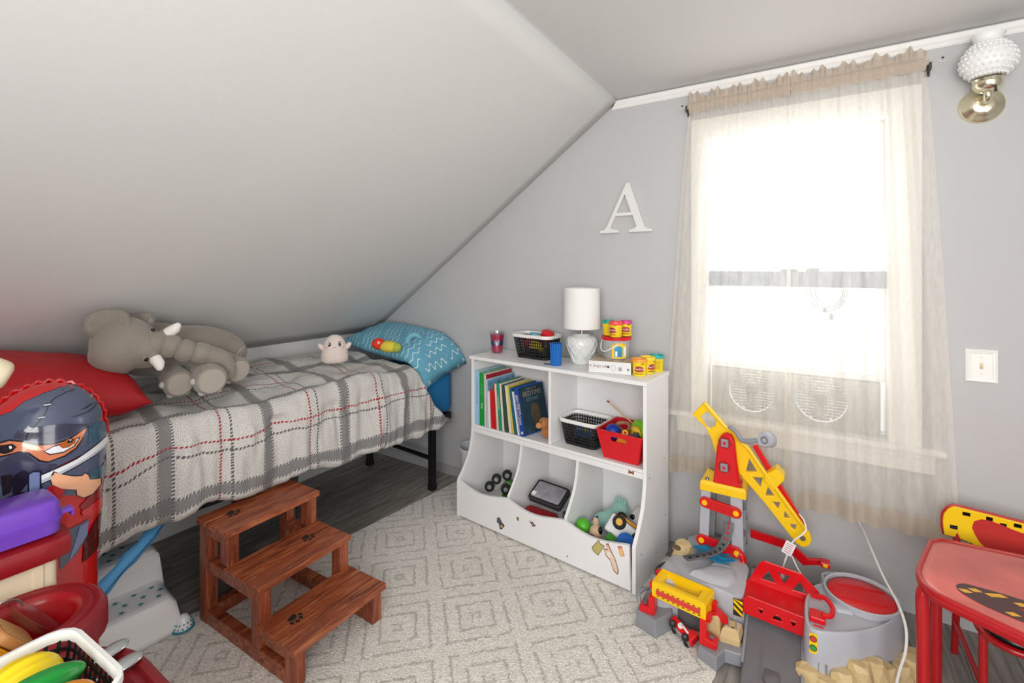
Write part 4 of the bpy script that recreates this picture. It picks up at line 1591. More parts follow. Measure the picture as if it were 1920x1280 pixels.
def basket(label, loc, rz, w, d, h, tp=0.80, cells=48, rows=7, m_lat=None, grp='black lattice baskets with white rims'):
    t = thing('storage_basket', label, 'basket', loc, rz, None)
    base = resample(rrect(w * tp, d * tp, 0.035 * tp, 5), cells)
    topp = resample(rrect(w, d, 0.035, 5), cells)
    g = G()
    zs = [0.012 + (h - 0.024) * k / rows for k in range(rows + 1)]

    def pt(i, z):
        f = z / h
        p = base[i % cells].lerp(topp[i % cells], f)
        return Vector((p.x, p.y, z))
    for r in range(rows):
        for i in range(cells):
            q = [pt(i, zs[r]), pt(i + 1, zs[r]), pt(i + 1, zs[r + 1]), pt(i, zs[r + 1])]
            c = sum(q, Vector()) / 4
            inn = [c.lerp(p, 0.66) for p in q]
            g.add(q + inn, [(0, 1, 5, 4), (1, 2, 6, 5), (2, 3, 7, 6), (3, 0, 4, 7)])
    bmesh.ops.remove_doubles(g.bm, verts=g.bm.verts, dist=0.0002)
    g.obj('lattice', m_lat or m_bk, t, smooth=False, solid=0.0022)
    bp = [(p.x, p.y) for p in base]
    G().sweep(bp, [(-0.02, 0.002), (0.0, 0.0005), (0.0015, 0.012), (-0.001, 0.013), (-0.003, 0.005), (-0.02, 0.005)]).obj('base_ring', m_lat or m_bk, t)
    G().plate(bp, 0.003, Matrix.Translation((0, 0, 0.001))).obj('base', m_lat or m_bk, t, smooth=False)
    tpp = [(p.x, p.y) for p in topp]
    G().sweep(tpp, [(-0.004, h - 0.016), (0.004, h - 0.016), (0.0065, h - 0.006), (0.005, h), (-0.002, h + 0.001), (-0.0045, h - 0.004)], close_prof=True).obj('rim', m_rim, t)
    return t


def toy(name, label, g, m, loc, rot=(0, 0, 0), cat='toy', **k):
    o = g.obj(name, m, **k)
    o.location = loc
    o.rotation_euler = rot
    return tag(o, label, cat)


def orb(r, seed=0, n=16):
    return G().ell((0, 0, 0), r, n=n, m=10)


P_ = lambda c, r=0.35: mat('plastic_%d_%d_%d' % c, c, r)
basket('black lattice basket with white rim on the bookcase top, full of plastic toys', bk(-0.185, -0.095, HT + 0.0005), BRZ, 0.250, 0.150, 0.130)
toy('toy_ball', 'red toy ball showing through the black basket on the bookcase top', orb(0.033), P_((214, 30, 34)), bk(-0.225, -0.105, HT + 0.075), cat='toy ball')
toy('toy_cup', 'red toy cup heaped on the basket on the bookcase top', G().lathe([(0.0, 0), (0.030, 0.004), (0.038, 0.03), (0.035, 0.05), (0.018, 0.058), (0, 0.06)], 20), P_((206, 24, 38)), bk(-0.125, -0.09, HT + 0.098), (R(14), R(20), 0))
toy('toy_block', 'bright blue toy shape on top of the basket beside the red toy cup', G().lathe([(0.0, 0), (0.036, 0.0), (0.036, 0.014), (0.026, 0.022), (0, 0.022)], 6), P_((30, 160, 206)), bk(-0.20, -0.085, HT + 0.110), (R(-10), R(6), 0.4))
toy('toy_block', 'flat yellow toy piece inside the black basket on the bookcase top', G().bx(-0.04, 0.04, -0.012, 0.012, -0.02, 0.02), P_((232, 200, 40)), bk(-0.155, -0.135, HT + 0.072), (0, R(12), 0.1), bev=0.004, smooth=False)
toy('toy_block', 'small tan toy bar on the heap in the bookcase-top basket', G().bx(-0.016, 0.016, -0.008, 0.008, -0.008, 0.008), P_((222, 190, 120)), bk(-0.165, -0.108, HT + 0.118), (0, R(10), 0.5), bev=0.002, smooth=False)
toy('toy_ball', 'dark green toy ball low in the bookcase-top basket', orb(0.036), P_((36, 96, 50)), bk(-0.15, -0.075, HT + 0.046), cat='toy ball')
toy('toy_ball', 'dark purple toy ball low in the bookcase-top basket', orb(0.034), P_((66, 30, 60)), bk(-0.235, -0.085, HT + 0.044), cat='toy ball')
toy('toy_ball', 'brown-red toy ball at the lamp end of the bookcase-top basket', orb(0.026), P_((92, 28, 30)), bk(-0.105, -0.120, HT + 0.075), cat='toy ball')

basket('black lattice basket with white rim on the middle shelf beside the red bin', bk(0.141, -0.135, 0.4815), BRZ, 0.222, 0.175, 0.128)
toy('toy_block', 'blue toy brick inside the basket on the middle shelf', G().bx(-0.045, 0.045, -0.03, 0.03, -0.02, 0.02), P_((34, 92, 150)), bk(0.14, -0.155, 0.540), (0.1, R(8), 0.3), bev=0.005, smooth=False)
toy('toy_block', 'maroon toy brick inside the basket on the middle shelf', G().bx(-0.026, 0.026, -0.024, 0.024, -0.02, 0.02), P_((98, 30, 44)), bk(0.078, -0.120, 0.5205), (0.0, R(-8), 0.2), bev=0.005, smooth=False)
toy('toy_block', 'small yellow toy peg inside the basket on the middle shelf', G().cyl((0, 0, -.015), (0, 0, .015), 0.010, 0.006, 10), P_((226, 206, 60)), bk(0.165, -0.185, 0.566), (R(60), 0, 0))

# red bin with a hand hole
rb = thing('red_bin', 'glossy red tapered plastic bin with hand hole on the middle shelf', 'bin', bk(0.378, -0.158, 0.4845), BRZ)
m_red = plastic('bright_red_plastic', (214, 16, 30), 0.3)
hb, wb0, wb1, db0, db1 = 0.128, 0.082, 0.108, 0.085, 0.108


def wall4(sign_y):
    y0, y1 = sign_y * db0, sign_y * db1
    return y0, y1


# front and back walls (with hand holes) as plates tilted outwards
tilt = math.atan2(db1 - db0, hb)
ln = math.hypot(hb, db1 - db0)
outer = [(-wb0, 0), (wb0, 0), (wb1, ln), (-wb1, ln)]
hole = [(-0.040 + x, 0.098 + z) for x, z in []] or [(-0.038, 0.094), (-0.034, 0.088), (0.034, 0.088), (0.038, 0.094), (0.038, 0.104), (0.034, 0.110), (-0.034, 0.110), (-0.038, 0.104)]
for sy_ in (-1, 1):
    M = Matrix.Translation((0, sy_ * db0, 0.0)) @ Matrix.Rotation(R(90) - sy_ * tilt, 4, 'X')
    G().plate(outer, 0.003, M, [hole]).obj('wall_panel', m_red, rb, smooth=False)
for sx in (-1, 1):
    vs = [(sx * wb0, -db0, 0), (sx * wb0, db0, 0), (sx * wb1, db1, hb), (sx * wb1, -db1, hb)]
    G().add(vs + [(v[0] + sx * 0.003, v[1], v[2]) for v in vs], [(0, 1, 2, 3), (7, 6, 5, 4), (0, 4, 5, 1), (2, 6, 7, 3), (1, 5, 6, 2), (0, 3, 7, 4)]).obj('wall_panel', m_red, rb, smooth=False)
G().bx(-wb0, wb0, -db0, db0, 0.0005, 0.004).obj('base', m_red, rb, smooth=False)
G().sweep(rrect(2 * wb1 + .006, 2 * db1 + .006, 0.004, 2), [(-0.006, hb - 0.002), (0.004, hb - 0.002), (0.004, hb + 0.002), (-0.006, hb + 0.002)], close_prof=True).obj('rim', m_red, rb, smooth=False)
G().sweep([(-wb0 * 1.04, -db0 * 1.04), (wb0 * 1.04, -db0 * 1.04), (wb0 * 1.04, db0 * 1.04), (-wb0 * 1.04, db0 * 1.04)], [(0, 0.02), (0.003, 0.022), (0.003, 0.024), (0, 0.026)]).obj('step_line', m_red, rb, smooth=False)


def rbp(x, y, z):
    return bk(0.378 + x, -0.158 + y, 0.4815 + z)


toy('toy_ball', 'royal blue ball in the red bin on the middle shelf', orb(0.036), P_((14, 50, 150)), rbp(-0.052, -0.055, 0.115), cat='toy ball')
fr = thing('toy_frog', 'green and yellow round toy frog propped in the red bin', 'toy', rbp(0.052, -0.01, 0.130), BRZ + R(-30))
G().lathe([(0, -0.012), (0.042, -0.010), (0.050, 0.0), (0.042, 0.010), (0, 0.012)], 26, M=Matrix.Rotation(R(80), 4, 'X')).obj('hood', P_((120, 190, 40)), fr)
f = G().ell((0.010, -0.020, -0.006), (0.034, 0.018, 0.032)).obj('face', P_((222, 180, 40)), fr)
for sx in (-1, 1):
    G().ell((0.010 + sx * 0.010, -0.037, 0.004), 0.0028).obj('eye', m_eyeb, f)
G().tube([(0.000, -0.038, -0.010), (0.010, -0.0395, -0.014), (0.020, -0.038, -0.010)], 0.0012, 5).obj('mouth', m_eyeb, f)
toy('toy_ball', 'red toy ball beside the blue ball in the red bin', orb(0.030), P_((200, 24, 36)), rbp(0.012, -0.06, 0.105), cat='toy ball')
bb = thing('toy_bee', 'black toy with yellow rings at the front of the red bin', 'toy', rbp(0.052, -0.075, 0.116), BRZ)
G().box((0.008, 0, 0.004), (0.050, 0.034, 0.030), (0, R(-20), 0.3)).obj('body', P_((40, 36, 40)), bb, smooth=False, bev=0.006)
for q in ((-0.030, -0.010, 0.018), (-0.042, -0.012, -0.002)):
    G().tube([(q[0] + 0.010 * math.cos(t), q[1], q[2] + 0.010 * math.sin(t)) for t in [2 * PI * i / 14 for i in range(14)]], 0.004, 7, True).obj('ring', P_((226, 180, 60)), bb)
toy('toy_block', 'brown curled toy piece at the back of the red bin', G().tube([(0.03 * math.cos(t), 0.01 * math.sin(2 * t), 0.02 * math.sin(t)) for t in [2 * PI * i / 18 for i in range(18)]], 0.009, 8, True), P_((150, 106, 76)), rbp(-0.03, 0.01, 0.125))
toy('toy_block', 'orange and blue toy strip seen through the red bin hand hole', G().bx(-0.03, 0.03, -0.006, 0.006, -0.022, 0.022), P_((214, 130, 40)), rbp(0.01, -0.083, 0.082), (0.1, 0.5, 0), bev=0.002, smooth=False)
stk = thing('wooden_stick', 'long thin wooden stick with a red tip leaning out of the red bin', 'stick', rbp(-0.005, 0.045, 0.10), BRZ)
a, b_ = Vector((0.02, 0.0, 0.03)), Vector((-0.135, 0.04, 0.105))
G().cyl(a, b_, 0.0032, None, 10).obj('shaft', mat('pine_stick', (214, 176, 112), 0.6), stk)
G().cyl(b_, b_ + (b_ - a).normalized() * 0.012, 0.0045, 0.0040, 10).obj('tip', P_((170, 26, 32)), stk)

# ---------------------------------------------------------------- things on the bookcase top
# tumbler
cup = thing('tumbler', 'clear-walled raspberry tumbler with a blue band and white shield badge', 'cup', bk(-0.452, -0.115, HT + 0.0005), BRZ)
G().lathe([(0.0, 0.006), (0.029, 0.006), (0.0395, 0.105), (0.0, 0.105)], 32).obj('inner_cup', mat('raspberry_plastic', (176, 22, 76), 0.4), cup)
clr = bpy.data.materials.new('clear_acrylic')
clr.use_nodes = True
w = N(clr)
out = clr.node_tree.nodes['Material Output']
tr_, gl_ = w.n('BsdfTransparent'), w.n('BsdfGlossy')
tr_.inputs[0].default_value = (0.93, 0.93, 0.93, 1)
gl_.inputs['Roughness'].default_value = 0.08
mx_ = w.n('MixShader')
mx_.inputs[0].default_value = 0.10
w.put(mx_, 1, tr_.outputs[0])
w.put(mx_, 2, gl_.outputs[0])
w.put(out, 'Surface', mx_.outputs[0])
G().surf([(0.030, 0.0), (0.0345, 0.004), (0.0445, 0.122), (0.0432, 0.122), (0.0415, 0.107)], 32).obj('outer_wall', clr, cup)
G().surf([(0.0335, 0.046), (0.0362, 0.072)], 32).obj('band', mat('navy_band', (22, 52, 116), 0.4), cup)


def on_cyl(poly, r, sc, zc, ang0):
    """wrap a small 2-D print around a vertical cylinder"""
    v = []
    for x, z in poly:
        t = ang0 + x * sc / r
        v.append((r * math.sin(t), -r * math.cos(t), zc + z * sc))
    return v


def wrap_print(poly, r, sc, zc, ang0, m, parent, name='print', r2=None):
    g = G()
    t = bmesh.new()
    vv = [t.verts.new((p[0], p[1], 0)) for p in poly]
    es = [t.edges.new((vv[i], vv[(i + 1) % len(vv)])) for i in range(len(vv))]
    bmesh.ops.triangle_fill(t, use_beauty=True, edges=es)
    bmesh.ops.subdivide_edges(t, edges=t.edges[:], cuts=2, use_grid_fill=True)
    bmesh.ops.triangulate(t, faces=t.faces[:])
    t.verts.index_update()
    g.add(on_cyl([(v.co.x, v.co.y) for v in t.verts], r, sc, zc, ang0), [[v.index for v in f.verts] for f in t.faces])
    t.free()
    return g.obj(name, m, parent, ang=180)


shield = [(-.85, .9), (-.3, .8), (0, 1), (.3, .8), (.85, .9), (.9, 0), (.6, -.6), (0, -1.05), (-.6, -.6), (-.9, 0)]
wrap_print(shield, 0.0380, 0.0155, 0.060, R(38), mat('white_print', (236, 236, 236), 0.5), cup, 'badge')
wrap_print([(p[0] * .8, p[1] * .8) for p in shield], 0.0384, 0.0155, 0.060, R(38), mat('navy_band', (22, 52, 116), 0.4), cup, 'badge_field')
for (x, z, r) in ((0, -.25, .34), (-.36, .12, .15), (-.13, .34, .16), (.13, .34, .16), (.36, .12, .15)):
    wrap_print([(x + r * math.cos(q), z + r * math.sin(q)) for q in [2 * PI * i / 10 for i in range(10)]], 0.0388, 0.0155, 0.060, R(38), mat('white_print', (236, 236, 236), 0.5), cup, 'badge_paw')

# fluted blue cup
pth = [((0.030 + 0.0010 * math.cos(18 * t)) * math.cos(t), (0.030 + 0.0010 * math.cos(18 * t)) * math.sin(t)) for t in [2 * PI * i / 108 for i in range(108)]]
g = G().sweep(pth, [(-0.006, 0.0), (-0.004, 0.001), (0.0008, 0.104), (0.0018, 0.110), (-0.001, 0.110), (-0.008, 0.006)], cap_last=True, cap_first=True)
toy('plastic_cup', 'fluted bright blue plastic cup standing before the basket and lamp', g, P_((16, 104, 190), 0.3), bk(0.012, -0.210, HT + 0.0005), (0, 0, 0), 'cup', ang=25)
toy('hair_clip', 'small flat navy clip lying by the blue cup', G().bx(-0.020, 0.020, -0.005, 0.005, 0, 0.004), P_((24, 44, 84)), bk(-0.03, -0.222, HT + 0.0005), (0, 0, 0.1), 'clip', bev=0.0015, smooth=False)

# lamp
lp = thing('table_lamp', 'white table lamp with drum shade and quilted ceramic base', 'lamp', bk(0.092, -0.088, HT + 0.0005), 0)
m_cer = mat('white_glazed_ceramic', (226, 228, 226), 0.18, coat=0.3)
pr = [(0.0, 0.0), (0.046, 0.0), (0.050, 0.006), (0.049, 0.014), (0.056, 0.035), (0.068, 0.065), (0.076, 0.092), (0.077, 0.112), (0.070, 0.130), (0.054, 0.142), (0.040, 0.148), (0.038, 0.154), (0.0, 0.156)]
G().lathe(pr, 40).obj('base', m_cer, lp, ang=60)
g = G()


def base_r(z):
    for (r0, z0), (r1, z1) in zip(pr[2:], pr[3:]):
        if z0 <= z <= z1:
            return r0 + (r1 - r0) * (z - z0) / (z1 - z0)
    return 0.04


for sgn in (-1, 1):
    for k in range(10):
        pts = []
        for i in range(15):
            z = 0.010 + 0.128 * i / 14
            t = 2 * PI * k / 10 + sgn * 1.25 * i / 14
            r = base_r(z) + 0.0004
            pts.append((r * math.cos(t), r * math.sin(t), z))
        g.tube(pts, 0.0024, 6)
g.obj('lattice_relief', m_cer, lp)
G().cyl((0, 0, 0.155), (0, 0, 0.192), 0.0085, None, 16).obj('neck', mat('brushed_nickel', (170, 168, 164), 0.3, 1.0), lp)
m_shade = mat('white_linen_shade', (238, 238, 236), 0.8, bump=0.1, bscale=300)
G().surf([(0.094, 0.182), (0.091, 0.388), (0.0895, 0.388), (0.0925, 0.182)], 44).obj('shade', m_shade, lp)
g = G()
for k in range(3):
    t = 2 * PI * k / 3
    g.cyl((0, 0, 0.378), (0.089 * math.cos(t), 0.089 * math.sin(t), 0.380), 0.0015, None, 6)
g.cyl((0, 0, 0.19), (0, 0, 0.38), 0.003, None, 8)
g.obj('shade_spider', mat('brushed_nickel', (170, 168, 164), 0.3, 1.0), lp)

# puzzle box
brz = BRZ + R(17)
pbx = thing('puzzle_box', 'white jigsaw puzzle box with a title on its side, under the dough bucket', 'box', bk(0.312, -0.219, HT + 0.0005), brz)
PW, PD, PH = 0.195, 0.185, 0.054
G().bx(-PW / 2, PW / 2, 0, PD, 0, PH).obj('carton', mat('white_card', (226, 226, 224), 0.5), pbx, smooth=False, bev=0.001)
G().bx(-PW / 2 + .002, PW / 2 - .002, 0.002, PD - .002, PH, PH + 0.0004).obj('lid_picture', mat('box_top_print', (196, 176, 150), 0.5, var=0.5, vscale=28), pbx, smooth=False)
G().bx(PW / 2, PW / 2 + 0.0004, 0.001, PD - .001, 0.001, PH - .001).obj('end_print', mat('box_end_print', (110, 140, 60), 0.5, var=0.3, vscale=20), pbx, smooth=False)
Mt = Matrix(((1, 0, 0, 0), (0, 0, -1, -0.0005), (0, 1, 0, 0), (0, 0, 0, 1)))
text('title', "A Dog's Life", 0.017, mat('maroon_ink', (132, 44, 58), 0.5), pbx, Mt @ Matrix.Translation((-0.052, 0.031, 0)), 0.0002)
g = G()
for (x, z, r) in ((-0.006, 0.028, .0042), (-0.0115, 0.0315, .0018), (-0.008, 0.0345, .002), (-0.0035, 0.0345, .002), (-0.0002, 0.0315, .0018)):
    g.plate(circle(r, 12, x + 0.0, z), 0.0004, XZ(-0.0001))
g.obj('paw_mark', m_eyeb, pbx, smooth=False)
g = G()
for k in range(7):
    g.bx(0.040, 0.056, -0.0005, 0, 0.014 + k * 0.0026, 0.0154 + k * 0.0026)
g.obj('barcode', mat('grey_ink', (110, 110, 112), 0.5), pbx, smooth=False)
jig = []
for i in range(40):
    t = 2 * PI * i / 40
    r = 0.010 * (1 + 0.22 * math.cos(4 * t + 0.4))
    jig.append((0.018 + r * math.cos(t), -0.0005, 0.025 + 1.25 * r * math.sin(t)))
G().tube(jig, 0.0005, 4, True).obj('jigsaw_outline', mat('grey_ink', (110, 110, 112), 0.5), pbx)
G().plate(rotp(blob, 0.4, 0.0055, 0.084, 0.022), 0.0004, XZ(-0.0001)).obj('blue_mark', C_((80, 130, 170)), pbx, smooth=False)

# dough cans
m_dy = mat('dough_can_yellow', (238, 206, 20), 0.4)
m_logo = mat('logo_red', (170, 36, 40), 0.5)
m_wht = mat('white_print', (236, 236, 236), 0.5)
m_ink = mat('black_ink', (36, 34, 30), 0.5)


def can(label, loc, lid, rz, logo=True, h=0.074, r=0.0315):
    t = thing('dough_can', label, 'can', loc, rz)
    G().lathe([(r * .90, 0.0), (r * .92, 0.002), (r, h - 0.008), (r * .96, h - 0.007), (0.0, h - 0.007)], 30).obj('tub', m_dy, t)
    G().lathe([(0.0, h - 0.004), (r * .86, h - 0.004), (r * .90, h + 0.002), (r * 1.08, h + 0.003), (r * 1.10, h), (r * 1.08, h - 0.011), (r * 1.0, h - 0.012)][::-1], 30).obj('lid', P_(lid, 0.4), t)
    rr = r * 0.985
    if logo:
        cl = [(-1, -.35), (-.9, .2), (-.5, .5), (0, .62), (.5, .5), (.9, .2), (1, -.35), (.6, -.55), (0, -.6), (-.6, -.55)]
        wrap_print(cl, rr + 0.0008, 0.022, 0.033, 0.0, m_logo, t, 'logo')
        cu = bpy.data.curves.new('lettering', 'FONT')
        cu.body = 'Play-Doh'
        cu.size = 0.0125
        cu.align_x = 'CENTER'
        cu.align_y = 'CENTER'
        q = bpy.data.objects.new('lettering', cu)
        me = bpy.data.meshes.new_from_object(q)
        bpy.data.objects.remove(q)
        for v in me.vertices:
            a = v.co.x / rr
            v.co = ((rr + 0.0013) * math.sin(a), -(rr + 0.0013) * math.cos(a), 0.033 + v.co.y)
        wrap('logo_lettering', me, m_wht, t, smooth=False)
        wrap_print([(-.9, -.06), (.9, -.06), (.9, .06), (-.9, .06)], rr + 0.0005, 0.021, 0.012, 0.0, m_ink, t, 'small_print')
        wrap_print([(-.3, -.07), (.3, -.07), (.3, .07), (-.3, .07)], rr + 0.0008, 0.021, 0.056, 0.5, m_ink, t, 'small_print')
    else:
        for zc in (0.052, 0.046, 0.040, 0.034, 0.028, 0.020, 0.014):
            wrap_print([(-.62, -.035), (.62, -.035), (.62, .035), (-.62, .035)], rr + 0.0006, 0.021, zc, 0.1, mat('ingredient_print', (120, 96, 20), 0.5), t, 'small_print')
    return t


ca = R(16)
can('yellow dough can with an orange lid on the bookcase top', bk(0.436, -0.170, HT + 0.0005), (240, 160, 60), ca)
can('yellow dough can with a yellow lid on the bookcase top', bk(0.448, -0.100, HT + 0.0005), (240, 214, 40), ca + 0.7)
can('yellow dough can with a turquoise lid on the bookcase top', bk(0.464, -0.029, HT + 0.0005), (40, 172, 176), ca, False)

# clear dough bucket with red lid
bu = thing('dough_bucket', 'clear plastic dough bucket with a red lid on the puzzle box', 'bucket', bk(0.292, -0.105, HT + PH + 0.0012), R(8))
clr2 = bpy.data.materials.new('frosted_clear_plastic')
clr2.use_nodes = True
w = N(clr2)
out = clr2.node_tree.nodes['Material Output']
tr_, gl_ = w.n('BsdfTransparent'), w.n('BsdfDiffuse')
tr_.inputs[0].default_value = (0.92, 0.92, 0.92, 1)
gl_.inputs[0].default_value = (0.8, 0.8, 0.8, 1)
mx_ = w.n('MixShader')
mx_.inputs[0].default_value = 0.35
w.put(mx_, 1, tr_.outputs[0])
w.put(mx_, 2, gl_.outputs[0])
w.put(out, 'Surface', mx_.outputs[0])
BRd = 0.068
G().lathe([(BRd * .86, 0.0), (BRd * .89, 0.003), (BRd * .99, 0.094), (BRd * .96, 0.094), (BRd * .85, 0.004), (0, 0.004)], 34).obj('wall', clr2, bu)
G().lathe([(BRd * 1.02, 0.090), (BRd * 1.08, 0.092), (BRd * 1.09, 0.104), (BRd * 1.03, 0.106), (BRd * .97, 0.102), (0, 0.102)], 34).obj('lid', m_red, bu)
wrap_print([(-1, -1), (1, -1), (1, .8), (.6, .8), (.4, 1), (-.4, 1), (-.6, .8), (-1, .8)], BRd * .985, 0.036, 0.043, 0.42, mat('label_yellow', (240, 200, 30), 0.5), bu, 'label')
wrap_print([(-.6, -.8), (.45, -.8), (.45, .35), (.2, .6), (-.3, .6), (-.6, .3)], BRd * 1.0, 0.036, 0.043, 0.40, mat('label_blue', (30, 146, 200), 0.5, var=0.3, vscale=50), bu, 'label_picture')
wrap_print([(-.5, -.72), (-.22, -.72), (-.22, -.05), (-.5, -.05)], BRd * 1.012, 0.036, 0.043, 0.40, m_wht, bu, 'label_barcode')
wrap_print([(.62, -.7), (.92, -.7), (.92, .5), (.62, .5)], BRd * 1.0, 0.036, 0.043, 0.42, m_wht, bu, 'label_lettering')
G().tube(smooth_path([(-BRd * 1.04, 0, 0.085), (-BRd * 1.0, -0.03, 0.045), (-BRd * .65, -BRd * .85, 0.036), (-BRd * .1, -BRd * 1.05, 0.055), (BRd * .35, -BRd * 1.0, 0.075)], 6), 0.0028, 7).obj('handle', m_wht, bu)
for (x, y, z, r, c, nm) in ((-0.028, -0.012, 0.024, 0.019, (70, 150, 90), 'green'), (-0.026, -0.008, 0.060, 0.016, (110, 170, 120), 'pale green'), (0.008, -0.028, 0.050, 0.015, (226, 110, 150), 'pink'), (0.004, -0.024, 0.020, 0.014, (60, 120, 190), 'blue'), (0.032, 0.012, 0.024, 0.018, (220, 70, 50), 'red')):
    p = Matrix.Translation(bk(0.292, -0.105, HT + PH + 0.0012)) @ Matrix.Rotation(R(8), 4, 'Z') @ Vector((x, y, z))
    toy('dough_lump', '%s dough lump inside the clear bucket' % nm, orb(r), P_(c, 0.6), p, cat='dough')
zl = HT + PH + 0.0012 + 0.1065
can('yellow dough can with a green lid on the clear bucket', bk(0.250, -0.105, zl), (16, 160, 140), ca + 0.2, False, 0.070, 0.027)
can('yellow dough can with a coral red lid on the clear bucket', bk(0.305, -0.138, zl), (240, 84, 76), ca - 0.55, True, 0.070, 0.030)
can('yellow dough can with a magenta lid on the clear bucket', bk(0.330, -0.075, zl), (214, 60, 140), ca, True, 0.070, 0.027)

# ---------------------------------------------------------------- things in the bins
zb = 0.0495


def wheel(g_t, g_h, c, axis, r, w_, parent, mt, mh):
    a = Vector(axis).normalized()
    c = Vector(c)
    o = G().cyl(c - a * w_ / 2, c + a * w_ / 2, r, r, 20).obj('wheel', mt, parent, bev=w_ * 0.18)
    G().cyl(c - a * (w_ / 2 + 0.0008), c + a * (w_ / 2 + 0.0008), r * .48, r * .44, 14).obj('wheel_hub', mh, o)


m_tyre = mat('black_rubber', (22, 22, 24), 0.7)
mt_ = thing('monster_truck', 'green monster truck toy with black tyres standing on end in a bin', 'toy truck', bk(-0.378, -0.195, zb), BRZ)
for (x, y, z) in ((0.0, -0.015, 0.135), (0.052, 0.015, 0.160), (-0.042, -0.025, 0.085), (0.062, -0.010, 0.095)):
    wheel(None, None, (x, y, z), (0.55, -0.82, 0.12), 0.027, 0.026, mt_, m_tyre, P_((150, 150, 150)))
G().box((0.012, 0.012, 0.112), (0.026, 0.030, 0.110), (0, R(34), R(20))).box((-0.012, 0.000, 0.108), (0.010, 0.012, 0.080), (0, R(34), 0)).obj('chassis', P_((186, 186, 184), 0.3), mt_, smooth=False, bev=0.004)
G().box((0.052, 0.022, 0.070), (0.050, 0.050, 0.130), (0, R(14), R(20))).obj('body', P_((60, 120, 40), 0.3), mt_, smooth=False, bev=0.012)
rc = thing('toy_car', 'low red toy car lying beside the monster truck', 'toy car', bk(-0.290, -0.275, zb), BRZ + R(-15))
G().box((0, 0, 0.020), (0.110, 0.050, 0.030)).obj('body', m_red, rc, smooth=False, bev=0.008)
G().box((-0.005, 0, 0.042), (0.050, 0.042, 0.018)).obj('cabin', P_((60, 26, 26)), rc, smooth=False, bev=0.006)
for sx in (-1, 1):
    for sy_ in (-1, 1):
        wheel(None, None, (sx * 0.035, sy_ * 0.025, 0.013), (0, 1, 0), 0.013, 0.012, rc, m_tyre, P_((120, 120, 120)))

pc = thing('zip_pouch', 'clear-topped grey zip pouch lying across the middle bin', 'pouch', bk(-0.044, -0.180, 0.170), BRZ + R(18))
pc.rotation_euler = (R(24), R(2), BRZ + R(2))
m_pch = mat('clear_vinyl', (150, 150, 156), 0.18, coat=0.4, var=0.25, vscale=20)
g = G().sweep(rrect(0.190, 0.125, 0.012, 4), [(-0.008, 0.0), (0.0, 0.004), (0.0, 0.026), (-0.008, 0.031), (-0.03, 0.034)], cap_last=True, cap_first=True)
g.obj('pouch_body', mat('charcoal_fabric', (52, 54, 60), 0.7), pc)
G().sweep(rrect(0.166, 0.100, 0.010, 3), [(0, 0.0330), (-0.004, 0.0350), (-0.03, 0.0360)], cap_last=True).obj('clear_panel', m_pch, pc)
G().tube([(x, y, 0.033) for x, y in rrect(0.178, 0.112, 0.010, 4)], 0.0028, 6, True).obj('piping', mat('black_piping', (28, 28, 30), 0.6), pc)
G().bx(-0.082, -0.058, -0.045, -0.022, 0.0362, 0.0368).obj('care_label', m_wht, pc, smooth=False)
rd = thing('red_case', 'red zipped case under the clear grey pouch', 'case', bk(-0.056, -0.272, zb + 0.022), BRZ)
rd.rotation_euler = (R(10), 0, BRZ + R(3))
G().sweep(rrect(0.18, 0.13, 0.02, 4), [(-0.01, 0.0), (0, 0.008), (0, 0.034), (-0.012, 0.042), (-0.04, 0.045)], cap_last=True, cap_first=True).obj('shell', mat('red_case_fabric', (170, 22, 30), 0.6), rd)
G().tube([(x, y, 0.021) for x, y in rrect(0.183, 0.133, 0.02, 4)], 0.0025, 6, True).obj('zip', mat('black_piping', (28, 28, 30), 0.6), rd)
G().box((-0.07, -0.070, 0.026), (0.022, 0.004, 0.007), (0, R(30), 0)).obj('zip_pull', m_wht, rd, smooth=False)
sp_ = thing('foil_pack', 'black and silver striped packet standing by the clear pouch', 'packet', bk(0.114, -0.245, zb + 0.006), BRZ)
sp_.rotation_euler = (R(-10), R(-5), BRZ + R(4))
G().bx(-0.034, 0.034, -0.014, 0.014, 0, 0.105).obj('packet', mat('dark_foil', (46, 46, 50), 0.25, 0.3), sp_, smooth=False, bev=0.005)
for k in range(3):
    G().bx(-0.027 + k * 0.020, -0.018 + k * 0.020, -0.0148, -0.0140, 0.008, 0.096).obj('stripe', mat('silver_foil', (176, 176, 180), 0.2, 0.8), sp_, smooth=False)

# right-hand bin
pm_ = thing('plush_dinosaur', 'mint green plush slumped at the back of a bin', 'plush toy', bk(0.276, -0.11, zb + 0.004), BRZ)
m_mint = mat('mint_plush', (150, 196, 186), 0.9, bump=0.15, bscale=120, sheen=0.3)
g = G().ell((0, 0, 0.065), (0.06, 0.055, 0.062)).ell((0.025, 0.03, 0.12), (0.042, 0.036, 0.042)).ell((-0.045, -0.03, 0.075), (0.034, 0.034, 0.034)).ell((-0.065, -0.06, 0.04), (0.03, 0.03, 0.036))
g.obj('body', m_mint, pm_, remesh=0.006, soft=3)
for k in range(4):
    G().cyl((0.002 + k * 0.015, 0.035, 0.152), (0.004 + k * 0.015, 0.04, 0.178), 0.010, 0.002, 8).obj('spike', m_mint, pm_)
G().ell((-0.055, -0.058, 0.095), 0.005).obj('eye', m_eyeb, pm_)
cw = thing('plush_cow', 'white plush with black spots behind the toy rescue truck', 'plush toy', bk(0.420, -0.075, zb), BRZ)
m_cow = mat('white_plush', (226, 224, 222), 0.9, sheen=0.3)
G().ell((0, 0, 0.086), (0.068, 0.055, 0.085)).obj('body', m_cow, cw)
